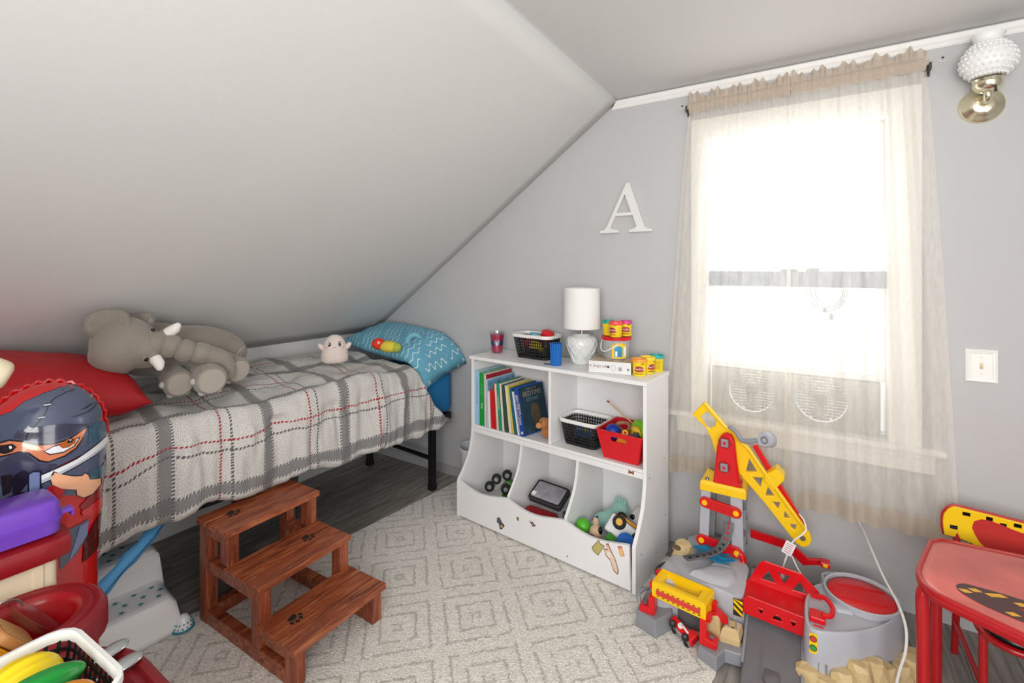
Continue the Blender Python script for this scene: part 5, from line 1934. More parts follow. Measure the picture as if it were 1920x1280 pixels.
for (x, z, r) in ((0.036, 0.130, .018), (-0.040, 0.125, .016), (0.046, 0.075, .014)):
    yy = -0.055 * math.sqrt(max(0.05, 1 - (x / .068) ** 2 - ((z - .085) / .085) ** 2))
    G().ell((x, yy, z), (r, 0.008, r * .8)).obj('spot', m_eyeb, cw)
tk = thing('toy_rescue_truck', 'white and red toy truck with yellow wheel hubs lying on its side', 'toy truck', bk(0.380, -0.200, 0.134), BRZ)
tk.rotation_euler = (R(-38), R(24), BRZ + R(4))
G().bx(-0.085, 0.085, -0.052, -0.020, -0.042, 0.042).obj('underbody', P_((226, 226, 228), 0.3), tk, smooth=False, bev=0.010)
G().bx(-0.082, 0.082, -0.022, 0.030, 0.005, 0.050).obj('body', m_red, tk, smooth=False, bev=0.010)
G().bx(-0.055, 0.030, -0.024, 0.020, 0.045, 0.058).obj('roof_bar', P_((232, 160, 30)), tk, smooth=False, bev=0.005)
G().bx(0.030, 0.055, -0.026, 0.010, 0.030, 0.056).obj('window', P_((210, 214, 218), 0.2), tk, smooth=False, bev=0.004)
for (x, z) in ((-0.040, 0.022), (0.062, 0.010)):
    c = Vector((x, -0.046, z))
    o = G().cyl(c + Vector((0, 0.010, 0)), c - Vector((0, 0.020, 0)), 0.032, 0.030, 24).obj('wheel', m_tyre, tk, bev=0.004)
    G().cyl(c - Vector((0, 0.018, 0)), c - Vector((0, 0.0215, 0)), 0.016, 0.015, 18).obj('wheel_hub', P_((236, 176, 30)), o)
o = G().cyl((-0.05, 0.028, 0.050), (-0.05, 0.050, 0.050), 0.026, 0.024, 20).obj('wheel', m_tyre, tk, bev=0.004)
toy('toy_ball', 'glossy green ball at the front of the toy bin', orb((0.034, 0.034, 0.034)), P_((84, 180, 40)), bk(0.212, -0.290, 0.155), cat='toy ball')
gp = thing('plush_puppy', 'beige plush puppy with a dark ear by the green ball', 'plush toy', bk(0.278, -0.280, zb), BRZ)
m_bei = mat('beige_plush', (206, 170, 138), 0.9, sheen=0.3)
G().ell((0, 0, 0.045), (0.034, 0.034, 0.045)).obj('body', m_bei, gp)
G().ell((0.0, -0.010, 0.100), (0.030, 0.028, 0.030)).obj('head', m_bei, gp)
G().ell((-0.006, 0.0, 0.140), (0.014, 0.012, 0.020)).obj('ear', m_bei, gp)
G().ell((0.024, -0.012, 0.114), (0.010, 0.014, 0.018)).obj('ear', m_eyeb, gp)
G().ell((-0.004, -0.037, 0.094), (0.009, 0.005, 0.006)).obj('nose', P_((110, 50, 34)), gp)
g = G().lathe([(0.0, 0.0), (0.022, 0.002), (0.042, 0.050), (0.040, 0.052), (0.0, 0.050)], 26)
toy('toy_bowl', 'royal blue plastic bowl tipped at the front of the toy bin', g, P_((20, 90, 176), 0.25), bk(0.425, -0.262, 0.135), (R(62), R(14), BRZ), 'bowl')
toy('toy_block', 'small green toy wedge beside the blue bowl', G().bx(-0.028, 0.028, -0.02, 0.02, -0.03, 0.03), P_((70, 150, 50)), bk(0.352, -0.292, 0.128), (0.2, 0.5, 0.1), bev=0.006, smooth=False)
toy('toy_block', 'magenta toy shape beside the blue bowl', orb((0.018, 0.018, 0.030)), P_((170, 40, 110)), bk(0.470, -0.335, 0.140))

# waste bin beside the bookcase
g = G().lathe([(0.0, 0.004), (0.070, 0.0), (0.073, 0.002), (0.094, 0.262), (0.101, 0.266), (0.101, 0.276), (0.094, 0.277), (0.089, 0.262), (0.070, 0.006), (0.0, 0.006)], 40)
toy('waste_bin', 'pale grey round plastic waste bin beside the bookcase', g, plastic('pale_grey_plastic', (206, 208, 214), 0.35), (-1.715, 2.275, ZR + 0.001), (0, 0, 0), 'waste bin')

# ================================================================ toy crane garage
m_tg = plastic('grey_toy_plastic', (138, 140, 146), 0.38)
m_tgl = plastic('pale_grey_toy_plastic', (178, 180, 188), 0.38)
m_tgd = plastic('dark_grey_toy_plastic', (104, 102, 106), 0.42)
m_tr = plastic('toy_red_plastic', (212, 12, 24), 0.28)
m_ty = plastic('toy_yellow_plastic', (246, 200, 8), 0.3)
m_tan = mat('tan_toy_rock', (206, 180, 132), 0.55, var=0.05, vscale=14)
PO = Vector((-0.15, 2.0, 0.0))
ps = thing('toy_crane_garage', 'red, yellow and grey toy race garage with a tall crane under the window', 'toy playset', PO)


def pp_(g, name, m, parent=None, **k):
    o = g.obj(name, m, parent or ps, **k)
    if parent is None:
        o.location = -PO
    return o


# --- left mountain block
mt_out = [(-0.52, 1.80), (-0.47, 1.81), (-0.40, 1.85), (-0.32, 1.875), (-0.235, 1.862), (-0.204, 1.885), (-0.204, 2.07), (-0.225, 2.12), (-0.24, 2.24), (-0.40, 2.26), (-0.46, 2.18), (-0.47, 2.06), (-0.50, 1.95)]
pp_(G().sweep(mt_out, [(0.0, 0.011), (0.0, 0.150), (-0.004, 0.166), (-0.012, 0.170)], cap_last=True), 'mountain_base', m_tgl, smooth=True, ang=35)
hump = [(-0.40, 1.90), (-0.33, 1.888), (-0.26, 1.90), (-0.235, 1.96), (-0.25, 2.02), (-0.33, 2.0)]
pp_(G().sweep(resample(hump, 24), [(0.0, 0.1705), (-0.012, 0.184), (-0.03, 0.188)], cap_last=True), 'mountain_lip', m_tgl)
pp_(G().sweep(resample([(-0.34, 2.00), (-0.27, 1.97), (-0.245, 2.0), (-0.26, 2.035), (-0.33, 2.04)], 22), [(0.0, 0.1705), (-0.006, 0.180), (-0.014, 0.182)], cap_last=True), 'pond_pad', m_tgl)
# hazard sticker on the front of the mountain and its cut corner
g = G().plate([(-0.2375, 0.105), (-0.206, 0.105), (-0.206, 0.165), (-0.2375, 0.165)], 0.0008, XZ(1.8605))
hz = pp_(g, 'hazard_label', mat('hazard_black', (40, 38, 34), 0.5), smooth=False)
for k in range(3):
    z = 0.108 + k * 0.022
    pl_ = [(-0.2365, min(0.164, z + 0.020)), (-0.2365, min(0.164, z + 0.031)), (-0.207, z + 0.008), (-0.207, max(0.106, z - 0.003))]
    G().plate(pl_, 0.0005, XZ(1.8597)).obj('stripe', m_ty, hz, smooth=False)
# tan rock blocks
def rock(cx, cy, w_, d_, h_, seed, z0=0.0, n=6):
    rn = random.Random(seed)
    g = G()
    ring = []
    for lev, (zz, sc) in enumerate(((0, 1.0), (0.45, 0.96), (0.85, 0.82), (1.0, 0.60))):
        for i in range(n):
            t = 2 * PI * (i + 0.5 * (lev % 2)) / n
            ring.append((cx + w_ / 2 * sc * math.cos(t) * rn.uniform(.86, 1.1), cy + d_ / 2 * sc * math.sin(t) * rn.uniform(.86, 1.1), z0 + h_ * zz * rn.uniform(.92, 1.04)))
    fs = []
    for lev in range(3):
        for i in range(n):
            a, b = lev * n + i, lev * n + (i + 1) % n
            c, d = (lev + 1) * n + i, (lev + 1) * n + (i + 1) % n
            if lev % 2 == 0:
                fs += [(a, b, c), (b, d, c)]
            else:
                fs += [(a, b, d), (a, d, c)]
    fs += [tuple(range(n))[::-1], tuple(range(3 * n, 4 * n))]
    g.add(ring, fs)
    return g


pp_(G().sweep([(-0.312, 1.79), (-0.272, 1.782), (-0.268, 1.83), (-0.30, 1.84)], [(0.004, 0.05), (0.006, 0.075), (-0.002, 0.118), (-0.010, 0.126)], cap_last=True), 'rock_block', m_tan, smooth=False)
pp_(G().sweep([(-0.264, 1.778), (-0.212, 1.785), (-0.208, 1.84), (-0.258, 1.84)], [(0.004, 0.045), (0.007, 0.070), (0.000, 0.095), (-0.010, 0.102)], cap_last=True), 'rock_block', m_tan, smooth=False)


def clip_socket(x, y, z, h=0.05, parent=None, w_=0.022):
    g = G().tube([(x - w_ / 2, y, z + h), (x - w_ / 2, y - 0.002, z + .010), (x - w_ / 4, y - .004, z + .002), (x + w_ / 4, y - .004, z + .002), (x + w_ / 2, y - .002, z + .010), (x + w_ / 2, y, z + h)], 0.0026, 8)
    g.bx(x - w_ * .26, x + w_ * .26, y - .004, y + .002, z + .006, z + .012)
    return pp_(g, 'clip_socket', m_tg)


clip_socket(-0.232, 1.795, 0.090, 0.045)
# --- lower plinth with the two feet of the gantry
pl1 = [(-0.556, 1.745), (-0.478, 1.722), (-0.440, 1.80), (-0.455, 1.90), (-0.555, 1.92)]
pp_(G().sweep(pl1, [(0.004, 0.011), (0.0, 0.070)], cap_last=True), 'foot_block', m_tg, smooth=False, bev=0.004)
pl2 = [(-0.330, 1.715), (-0.268, 1.692), (-0.250, 1.745), (-0.200, 1.752), (-0.196, 1.81), (-0.33, 1.80)]
pp_(G().sweep(pl2, [(0.004, 0.011), (0.0, 0.052)], cap_last=True), 'foot_block', m_tg, smooth=False, bev=0.004)
pp_(G().bx(-0.455, -0.330, 1.835, 1.86, 0.011, 0.075), 'link_wall', m_tgd, smooth=False, bev=0.003)
pp_(G().tube(smooth_path([(-0.553, 1.775, 0.080), (-0.560, 1.79, 0.100), (-0.548, 1.83, 0.104), (-0.525, 1.86, 0.090)], 5), 0.007, 9), 'hook', m_tg)
# red posts
for (x, y, zz) in ((-0.500, 1.755, 0.070), (-0.316, 1.733, 0.052)):
    sx = -1 if x < -0.4 else 1
    pp_(G().bx(x - 0.011, x + 0.011, y - 0.010, y + 0.030, zz, 0.136), 'gantry_post', m_tr, smooth=False, bev=0.002)
    pp_(G().bx(x - 0.011, x + 0.011, y + 0.075, y + 0.098, zz - 0.005, 0.136), 'gantry_post', m_tr, smooth=False, bev=0.002)
    g = G().add([(x, y - .012, zz), (x + sx * .045, y - .012, zz), (x + sx * .045, y + .03, zz), (x, y + .03, zz), (x, y - .012, zz + .03), (x + sx * .045, y - .012, zz + .020), (x + sx * .045, y + .03, zz + .020), (x, y + .03, zz + .03)],
                [(0, 3, 2, 1), (4, 5, 6, 7), (0, 1, 5, 4), (1, 2, 6, 5), (2, 3, 7, 6), (3, 0, 4, 7)])
    pp_(g, 'gantry_step', m_tr, smooth=False, bev=0.003)
    pp_(G().box((x + sx * 0.026, y + 0.008, zz + 0.0275), (0.016, 0.010, 0.007), (0, R(14 * sx), 0)).box((x + sx * 0.026, y + 0.008, zz + 0.030), (0.010, 0.014, 0.006), (0, R(14 * sx), 0)), 'latch', m_tgd, smooth=False, bev=0.001)
# yellow gantry box, open in the middle
GM = Matrix.Translation((-0.405, 1.750, 0.0)) @ Matrix.Rotation(R(-7.5), 4, 'Z')
g = G()
g.plate([(-0.098, -0.006), (0.098, -0.006), (0.098, 0.094), (-0.098, 0.094)], 0.052, GM @ Matrix.Translation((0, 0, 0.133)), [[(-0.068, 0.024), (0.062, 0.024), (0.062, 0.076), (-0.068, 0.076)]])
gn = pp_(g, 'gantry', m_ty, smooth=False, bev=0.003)
G().sweep([(-0.095, -0.003), (0.095, -0.003), (0.095, 0.091), (-0.095, 0.091)], [(0, 0.1853), (0, 0.190), (-0.008, 0.190), (-0.008, 0.1853)], GM).obj('gantry_rim', m_ty, gn, smooth=False)
o = G().plate([(-0.080, 0.142), (0.080, 0.142), (0.080, 0.172), (-0.080, 0.172)], 0.0008, GM @ XZ(-0.0062)).obj('gantry_label', mat('label_red_orange', (214, 60, 50), 0.45), gn, smooth=False)
g = G()
for zz in (0.1445, 0.1695):
    g.plate([(-0.080, zz - 0.003), (0.080, zz - 0.003), (0.080, zz + 0.003), (-0.080, zz + 0.003)], 0.0004, GM @ XZ(-0.0070))
g.obj('label_border', m_ty, gn, smooth=False)
g = G()
for zz in (0.1445, 0.1695):
    for k in range(9):
        x = -0.076 + k * 0.0185
        g.plate([(x, zz - .0015), (x + .009, zz - .0015), (x + .009, zz + .0015), (x, zz + .0015)], 0.0004, GM @ XZ(-0.0075))
g.obj('label_dashes', m_eyeb, gn, smooth=False)
for (x, y, z) in ((-0.104, 0.02, 0.160), (-0.104, 0.075, 0.175), (0.106, 0.070, 0.150), (0.104, 0.012, 0.140)):
    G().box((x, y, z), (0.016, 0.026, 0.026), None, GM).obj('gantry_peg', m_tr, gn, smooth=False, bev=0.003)
g = G().add([(-0.300, 1.79, 0.136), (-0.285, 1.79, 0.136), (-0.245, 1.80, 0.108), (-0.250, 1.80, 0.098), (-0.300, 1.79, 0.112), (-0.300, 1.83, 0.136), (-0.285, 1.83, 0.136), (-0.245, 1.83, 0.108), (-0.250, 1.83, 0.098), (-0.300, 1.83, 0.112)],
              [(0, 1, 2, 3, 4), (9, 8, 7, 6, 5), (0, 5, 6, 1), (1, 6, 7, 2), (2, 7, 8, 3), (3, 8, 9, 4), (4, 9, 5, 0)])
pp_(g, 'gantry_brace', m_tr, smooth=False, bev=0.002)

# --- ramp between mountain and drum
RM = [(-0.196, -0.020)]
g = G()
prof = [(1.66, 0.003), (1.68, 0.016), (1.74, 0.030), (1.83, 0.060), (1.92, 0.105), (2.02, 0.140), (2.10, 0.145)]


def ramp(u, v):
    k = v * (len(prof) - 1)
    i = min(int(k), len(prof) - 2)
    f = k - i
    y = prof[i][0] * (1 - f) + prof[i + 1][0] * f
    z = prof[i][1] * (1 - f) + prof[i + 1][1] * f
    lane = 0.0025 if 0.30 < u < 0.70 else 0.0
    return (-0.196 + 0.172 * u, y, z + lane)


g.grid(ramp, 25, 26)
pp_(g, 'ramp', m_tgd, solid=0.006, ang=60)
for x in (-0.196, -0.024):
    pp_(G().tube([(x, prof[i][0], prof[i][1] + 0.008) for i in range(2, len(prof))], 0.0055, 8), 'ramp_kerb', m_tg)
pp_(G().bx(-0.194, -0.026, 1.685, 2.09, 0.0005, 0.008), 'ramp_foot', m_tg, smooth=False)
pp_(G().sweep(resample(rrect(0.05, 0.09, 0.024, 5, -0.108, 1.735), 26), [(0, 0.030), (-0.002, 0.038), (-0.006, 0.040)], cap_last=True), 'ramp_tongue', m_tgd)

# --- round drum with a red turntable
dr = [(-0.018, 1.835), (-0.005, 1.808), (0.030, 1.806), (0.116, 1.855), (0.195, 1.935), (0.250, 2.03), (0.268, 2.10), (0.250, 2.17), (0.200, 2.215), (0.130, 2.222), (0.070, 2.195), (0.030, 2.160), (0.035, 2.10), (0.0, 2.05), (-0.02, 1.95)]
dr = [tuple(p) for p in resample([tuple(p) for p in smooth_path(dr + [dr[0]], 5)], 64)]
pp_(G().sweep(dr, [(0.010, 0.0005), (0.004, 0.10), (0.0, 0.180), (-0.003, 0.186), (-0.008, 0.187), (-0.012, 0.184), (-0.014, 0.176)], cap_last=True), 'drum', m_tgl, ang=50)
tt = circle(0.108, 44, 0.150, 2.083)
pp_(G().sweep(tt, [(0.006, 0.1765), (0.006, 0.196), (0.002, 0.199), (-0.003, 0.196), (-0.004, 0.188)]), 'turntable_rim', m_tgl)
g = G().sweep(circle(0.100, 44, 0.150, 2.083), [(0.0, 0.1765), (0.0, 0.186), (-0.004, 0.189), (-0.06, 0.1895)], cap_last=True)
tb = pp_(g, 'turntable', m_tr)
g = G()
for s in (-1, 1):
    g.box((0.150, 2.083 + s * 0.042, 0.1905), (0.15, 0.0025, 0.002), (0, 0, R(12)))
g.obj('turntable_groove', m_tr, tb, smooth=False)
pp_(G().sweep(resample([(0.04, 1.975), (0.075, 1.955), (0.12, 1.965), (0.125, 1.985), (0.09, 2.0), (0.05, 2.0)], 22), [(0, 0.1765), (-0.004, 0.186), (-0.010, 0.188)], cap_last=True), 'drum_pad', m_tgl)
# traffic light label
tf = pp_(G().plate([(-0.006, 0.112), (0.016, 0.112), (0.016, 0.176), (-0.006, 0.176)], 0.0008, Matrix.Translation((0, 0, 0)) @ XZ(1.8005)), 'traffic_label', m_ty, smooth=False)
for (z, c) in ((0.159, (196, 70, 54)), (0.130, (60, 150, 74))):
    G().plate(circle(0.0105, 20, 0.005, z), 0.0005, XZ(1.7997)).obj('lamp_border', m_eyeb, tf, smooth=False)
    G().plate(circle(0.0088, 20, 0.005, z), 0.0005, XZ(1.7991)).obj('lamp', P_(c, 0.4), tf, smooth=False)
clip_socket(0.030, 1.800, 0.045, 0.045)
clip_socket(0.232, 1.955, 0.030, 0.045)
# rocky skirt around the drum
rn = random.Random(5)
sk = [(-0.006, 1.792, .070), (0.040, 1.785, .062), (0.085, 1.812, .085), (0.128, 1.845, .112), (0.165, 1.880, .110), (0.200, 1.918, .085), (0.240, 1.970, .070), (0.275, 2.010, .075), (0.290, 2.060, .070)]
for i, (x, y, h_) in enumerate(sk):
    pp_(rock(x, y, 0.092, 0.070, h_, 20 + i, 0.0005, 7), 'rock', m_tan, smooth=False)

# --- red truss bridge over the ramp
BX = Matrix.Identity(4)
def tri(x, z, s, up=True):
    return [(x - s, z - (s if up else -s) * .8), (x + s, z - (s if up else -s) * .8), (x, z + (s if up else -s) * .9)]


back = [(-0.226, 0.118), (0.002, 0.118), (0.040, 0.150), (0.022, 0.205), (-0.030, 0.250), (-0.150, 0.258), (-0.165, 0.245)]
g = G().plate(back, 0.006, XZ(2.0), [tri(-0.135, 0.205, 0.022), tri(-0.085, 0.212, 0.020, False), tri(-0.035, 0.200, 0.022)])
br = pp_(g, 'bridge_side', m_tr, smooth=False, bev=0.002)
fr_ = [(-0.218, 0.158), (-0.205, 0.120), (-0.005, 0.108), (0.004, 0.150), (-0.020, 0.176), (-0.190, 0.186)]
g = G().plate(fr_, 0.006, XZ(1.872), [tri(-0.150, 0.150, 0.015, False), tri(-0.100, 0.147, 0.015), tri(-0.052, 0.145, 0.015, False)])
pp_(g, 'bridge_side', m_tr, smooth=False, bev=0.002)
g = G().add([(-0.214, 1.870, 0.150), (0.000, 1.870, 0.140), (0.010, 1.995, 0.150), (-0.224, 1.995, 0.160), (-0.214, 1.870, 0.158), (0.000, 1.870, 0.148), (0.010, 1.995, 0.158), (-0.224, 1.995, 0.168)],
             [(0, 3, 2, 1), (4, 5, 6, 7), (0, 1, 5, 4), (1, 2, 6, 5), (2, 3, 7, 6), (3, 0, 4, 7)])
pp_(g, 'bridge_deck', m_tr, smooth=False, bev=0.003)
g = G().bx(-0.005, 0.040, 1.855, 1.905, 0.1765, 0.196).box((0.020, 1.845, 0.150), (0.030, 0.012, 0.055))
pp_(g, 'bridge_hinge', m_tr, smooth=False, bev=0.004)
pp_(G().tube(smooth_path([(0.010, 1.96, 0.205), (0.040, 1.95, 0.215), (0.060, 1.92, 0.208), (0.055, 1.885, 0.200), (0.030, 1.875, 0.198)], 5), 0.008, 9), 'bridge_handle', m_tr)
pp_(G().box((0.018, 1.8385, 0.165), (0.014, 0.003, 0.008)), 'hinge_pin', m_ty, smooth=False, bev=0.001)

# --- crane tower
for (x0, x1, y, lean) in ((-0.396, -0.358, 2.13, -0.006), (-0.283, -0.238, 2.13, 0.004), (-0.386, -0.352, 2.235, -0.004), (-0.276, -0.240, 2.235, 0.004)):
    zt, z0 = 0.418, 0.170
    vs = []
    for (z, k) in ((z0, 1.6), (zt, 0.0)):
        for (xx, yy) in ((x0 + lean * k, y - .012), (x1 + lean * k, y - .012), (x1 + lean * k, y + .014), (x0 + lean * k, y + .014)):
            vs.append((xx, yy, z))
    pp_(G().add(vs, [(0, 3, 2, 1), (4, 5, 6, 7), (0, 1, 5, 4), (1, 2, 6, 5), (2, 3, 7, 6), (3, 0, 4, 7)]), 'tower_leg', m_tgl if y < 2.2 else m_tg, smooth=False, bev=0.003)
g = G()
for (za, zb_) in ((0.18, 0.285), (0.285, 0.40)):
    g.tube([(-0.236, 2.145, za), (-0.236, 2.235, zb_)], 0.007, 6)
    g.tube([(-0.236, 2.235, za), (-0.236, 2.145, zb_)], 0.007, 6)
pp_(g, 'tower_lattice', m_tg)
pp_(G().bx(-0.37, -0.26, 2.226, 2.232, 0.29, 0.31).bx(-0.37, -0.26, 2.226, 2.232, 0.175, 0.19), 'tower_tie', m_tgd, smooth=False)


def slot_link(a, b, r, y, name='tower_link'):
    a, b = Vector((a[0], a[1])), Vector((b[0], b[1]))
    d = (b - a).normalized()
    n_ = Vector((-d.y, d.x))
    pts = []
    for i in range(9):
        t = PI / 2 + PI * i / 8
        pts.append(a + d * math.cos(t) * r + n_ * math.sin(t) * r)
    for i in range(9):
        t = -PI / 2 + PI * i / 8
        pts.append(b + d * math.cos(t) * r + n_ * math.sin(t) * r)
    o = pp_(G().plate([(p.x, p.y) for p in pts], 0.014, XZ(y)), name, m_tr, bev=0.004, ang=50)
    for c in (a, b):
        G().cyl((c.x, y - 0.014, c.y), (c.x, y - 0.018, c.y), 0.0115, 0.0105, 16).obj('bolt', m_ty, o)
        G().bx(c.x - 0.002, c.x + 0.002, y - 0.021, y - 0.018, c.y - 0.009, c.y + 0.009).obj('bolt_slot', m_ty, o, smooth=False)
    q = [a + d * 0.024 + n_ * .009, b - d * 0.024 + n_ * .009, b - d * .024 - n_ * .009, a + d * .024 - n_ * .009]
    G().tube([(p.x, y - 0.0143, p.y) for p in q], 0.0011, 5, True).obj('panel_line', plastic('deep_red_plastic', (170, 8, 18), 0.4), o)
    return o


slot_link((-0.379, 0.370), (-0.259, 0.357), 0.021, 2.116)
slot_link((-0.392, 0.208), (-0.256, 0.196), 0.021, 2.116)
pp_(G().tube(smooth_path([(-0.250, 2.109, 0.196), (-0.236, 2.109, 0.188), (-0.232, 2.105, 0.168), (-0.236, 2.09, 0.150)], 5), 0.013, 10), 'rail_elbow', m_tr)
# platform
g = G().sweep([(-0.398, 2.105), (-0.222, 2.105), (-0.222, 2.255), (-0.398, 2.255)], [(0.0, 0.4185), (0.0, 0.448), (-0.008, 0.460), (-0.03, 0.462)], cap_last=True, cap_first=True)
pf = pp_(g, 'platform', m_ty, smooth=False, bev=0.002)
for (x, y) in ((-0.372, 2.125), (-0.246, 2.122), (-0.372, 2.235), (-0.246, 2.235)):
    G().cyl((x, y, 0.4615), (x, y, 0.468), 0.009, 0.007, 12).obj('bolt', mat('zinc_bolt', (130, 128, 124), 0.35, 0.8), pf)
# boom
boom = [(-0.436, 0.722), (-0.384, 0.786), (-0.301, 0.697), (-0.276, 0.685), (-0.256, 0.656), (-0.217, 0.626), (-0.152, 0.533), (-0.024, 0.359), (-0.004, 0.334), (0.001, 0.312), (-0.006, 0.290), (-0.028, 0.275), (-0.050, 0.284), (-0.164, 0.418), (-0.271, 0.530), (-0.342, 0.575), (-0.358, 0.631), (-0.379, 0.672)]
holes = [[(-0.403, 0.716), (-0.374, 0.746), (-0.340, 0.713), (-0.342, 0.690), (-0.363, 0.672), (-0.379, 0.680)], [(-0.214, 0.578), (-0.185, 0.531), (-0.226, 0.521)], [(-0.203, 0.505), (-0.166, 0.511), (-0.174, 0.472)], [(-0.147, 0.478), (-0.124, 0.450), (-0.155, 0.442)], [(-0.132, 0.424), (-0.105, 0.428), (-0.111, 0.401)], [(-0.088, 0.397), (-0.070, 0.376), (-0.092, 0.372)], [(-0.070, 0.353), (-0.050, 0.356), (-0.054, 0.334), (-0.065, 0.339)]]
bm_ = pp_(G().plate(boom, 0.018, XZ(2.155), holes), 'boom', m_ty, smooth=False, bev=0.003)
# raised edge flange along the top of the boom
ed = [(-0.384, 0.786), (-0.301, 0.697), (-0.276, 0.685), (-0.256, 0.656), (-0.217, 0.626), (-0.152, 0.533), (-0.024, 0.359)]
G().tube([(x, 2.130, z - 0.004) for x, z in ed], 0.0065, 8).obj('boom_flange', m_ty, bm_)
G().plate([(-0.158, 0.528), (-0.116, 0.564), (-0.088, 0.538), (-0.090, 0.522), (-0.125, 0.474), (-0.160, 0.507)], 0.060, XZ(2.185)).obj('boom_clip', m_ty, bm_, smooth=False, bev=0.004)
G().cyl((-0.028, 2.134, 0.312), (-0.028, 2.130, 0.312), 0.010, 0.009, 14).obj('bolt', mat('zinc_bolt', (130, 128, 124), 0.35, 0.8), bm_)
# red pivot bracket
bkt = [(-0.346, 0.470), (-0.340, 0.530), (-0.331, 0.615), (-0.318, 0.660), (-0.298, 0.676), (-0.276, 0.668), (-0.264, 0.640), (-0.256, 0.560), (-0.242, 0.470)]
pv = pp_(G().plate(bkt, 0.030, XZ(2.135)), 'pivot_bracket', m_tr, bev=0.007, ang=50)
G().bx(-0.346, -0.240, 2.105, 2.165, 0.4625, 0.478).obj('bracket_foot', m_tr, pv, smooth=False, bev=0.003)
for (x, z) in ((-0.301, 0.636), (-0.303, 0.535)):
    G().cyl((x, 2.106, z), (x, 2.103, z), 0.025, 0.024, 24).obj('recess_ring', plastic('deep_red_plastic', (170, 8, 18), 0.4), pv)
    G().bx(x - 0.014, x + 0.014, 2.095, 2.104, z - 0.016, z + 0.016).obj('square_nut', m_tg, pv, smooth=False, bev=0.003)
    G().cyl((x, 2.096, z), (x, 2.093, z), 0.0065, 0.006, 14).obj('nut_core', m_tr, pv)
# crank with counterweight wheel
g = G().tube(smooth_path([(-0.288, 2.118, 0.704), (-0.262, 2.112, 0.688), (-0.240, 2.104, 0.662), (-0.222, 2.098, 0.660), (-0.170, 2.092, 0.676)], 6), 0.0095, 10)
ck = pp_(g, 'crank_arm', m_tg)
g = G().lathe([(0.0, -0.026), (0.026, -0.026), (0.030, -0.018), (0.030, 0.016), (0.026, 0.024), (0.0, 0.024)], 28, M=Matrix.Translation((-0.147, 2.092, 0.686)) @ Matrix.Rotation(R(70), 4, 'Y') @ Matrix.Rotation(R(-48), 4, 'X'))
wl = G().lathe([(0.0, -0.028), (0.023, -0.028), (0.029, -0.020), (0.030, 0.014), (0.026, 0.022), (0.0, 0.022)], 28, M=Matrix.Translation((-0.147, 2.088, 0.684)) @ Matrix.Rotation(R(78), 4, 'X') @ Matrix.Rotation(R(-28), 4, 'Y')).obj('counterweight', m_tgl, ck)
g = G().tube([(0.012 * math.cos(t), 0.012 * math.sin(t), 0.0) for t in [2 * PI * i / 18 for i in range(18)]], 0.002, 6, True, M=Matrix.Translation((-0.154, 2.062, 0.688)) @ Matrix.Rotation(R(78), 4, 'X') @ Matrix.Rotation(R(-28), 4, 'Y'))
g.obj('wheel_ring', m_tgd, wl)
# red tie bar behind the boom
a, b_ = Vector((-0.197, 2.185, 0.622)), Vector((-0.022, 2.165, 0.338))
xx, yy, dd = frame_from(b_ - a)
g = G()
q = []
for p in (a, b_):
    for (s, t) in ((-1, -1), (1, -1), (1, 1), (-1, 1)):
        q.append(p + Vector((0.85, 0, 0.52)) * 0.011 * s + Vector((0, 1, 0)) * 0.008 * t)
g.add(q, [(0, 3, 2, 1), (4, 5, 6, 7), (0, 1, 5, 4), (1, 2, 6, 5), (2, 3, 7, 6), (3, 0, 4, 7)])
pp_(g, 'tie_bar', m_tr, smooth=False, bev=0.002)
# long red rail running down to the drum
pts = [(-0.218, 0.219), (-0.085, 0.211), (-0.020, 0.163), (0.046, 0.170)]
g = G().plate([(-0.220, 0.204), (-0.088, 0.196), (-0.028, 0.150), (0.046, 0.176), (0.046, 0.196), (-0.010, 0.180), (-0.075, 0.226), (-0.220, 0.236)], 0.016, XZ(2.258))
lr = pp_(g, 'long_rail', m_tr, smooth=False, bev=0.002)
pp_(G().bx(0.030, 0.062, 2.195, 2.235, 0.188, 0.206), 'rail_end', m_tr, smooth=False, bev=0.003)
pp_(G().box((0.046, 2.193, 0.199), (0.014, 0.003, 0.010)), 'bolt', m_ty, smooth=False)
# curved track chute
tk_pts = smooth_path([(-0.284, 2.095, 0.315), (-0.285, 2.085, 0.285), (-0.300, 2.065, 0.235), (-0.330, 2.03, 0.210), (-0.375, 1.985, 0.204), (-0.425, 1.955, 0.194)], 7)
g = G()
vs, fs = [], []
for i, p in enumerate(tk_pts):
    a = tk_pts[max(i - 1, 0)]
    b_ = tk_pts[min(i + 1, len(tk_pts) - 1)]
    d = (b_ - a).normalized()
    f = i / (len(tk_pts) - 1)
    sd = Vector((0.94 - 0.35 * f, 0.05 - 0.62 * f, 0.10)).normalized()
    nn = d.cross(sd).normalized()
    if nn.y > 0 or nn.z < 0:
        nn = -nn if nn.z < -0.2 else nn
    w_ = 0.019
    for (s, h_) in ((-1.0, 0.007), (-0.82, 0.007), (-0.82, 0.0), (-0.2, 0.0), (0.2, 0.0), (0.82, 0.0), (0.82, 0.007), (1.0, 0.007)):
        vs.append(p + sd * w_ * s + Vector((0, -0.6, 0.8)) * h_)
for i in range(len(tk_pts) - 1):
    for k in range(7):
        fs.append((i * 8 + k, i * 8 + k + 1, (i + 1) * 8 + k + 1, (i + 1) * 8 + k))
g.add(vs, fs)
tc_ = pp_(g, 'track', m_tgd, solid=0.003)
for i in range(2, len(tk_pts) - 2, 3):
    p = tk_pts[i]
    G().box(p + Vector((0, -0.003, 0.003)), (0.009, 0.007, 0.004), (R(45), 0, 0)).obj('track_stud', m_tr if i < 14 else m_eyeb, tc_, smooth=False)
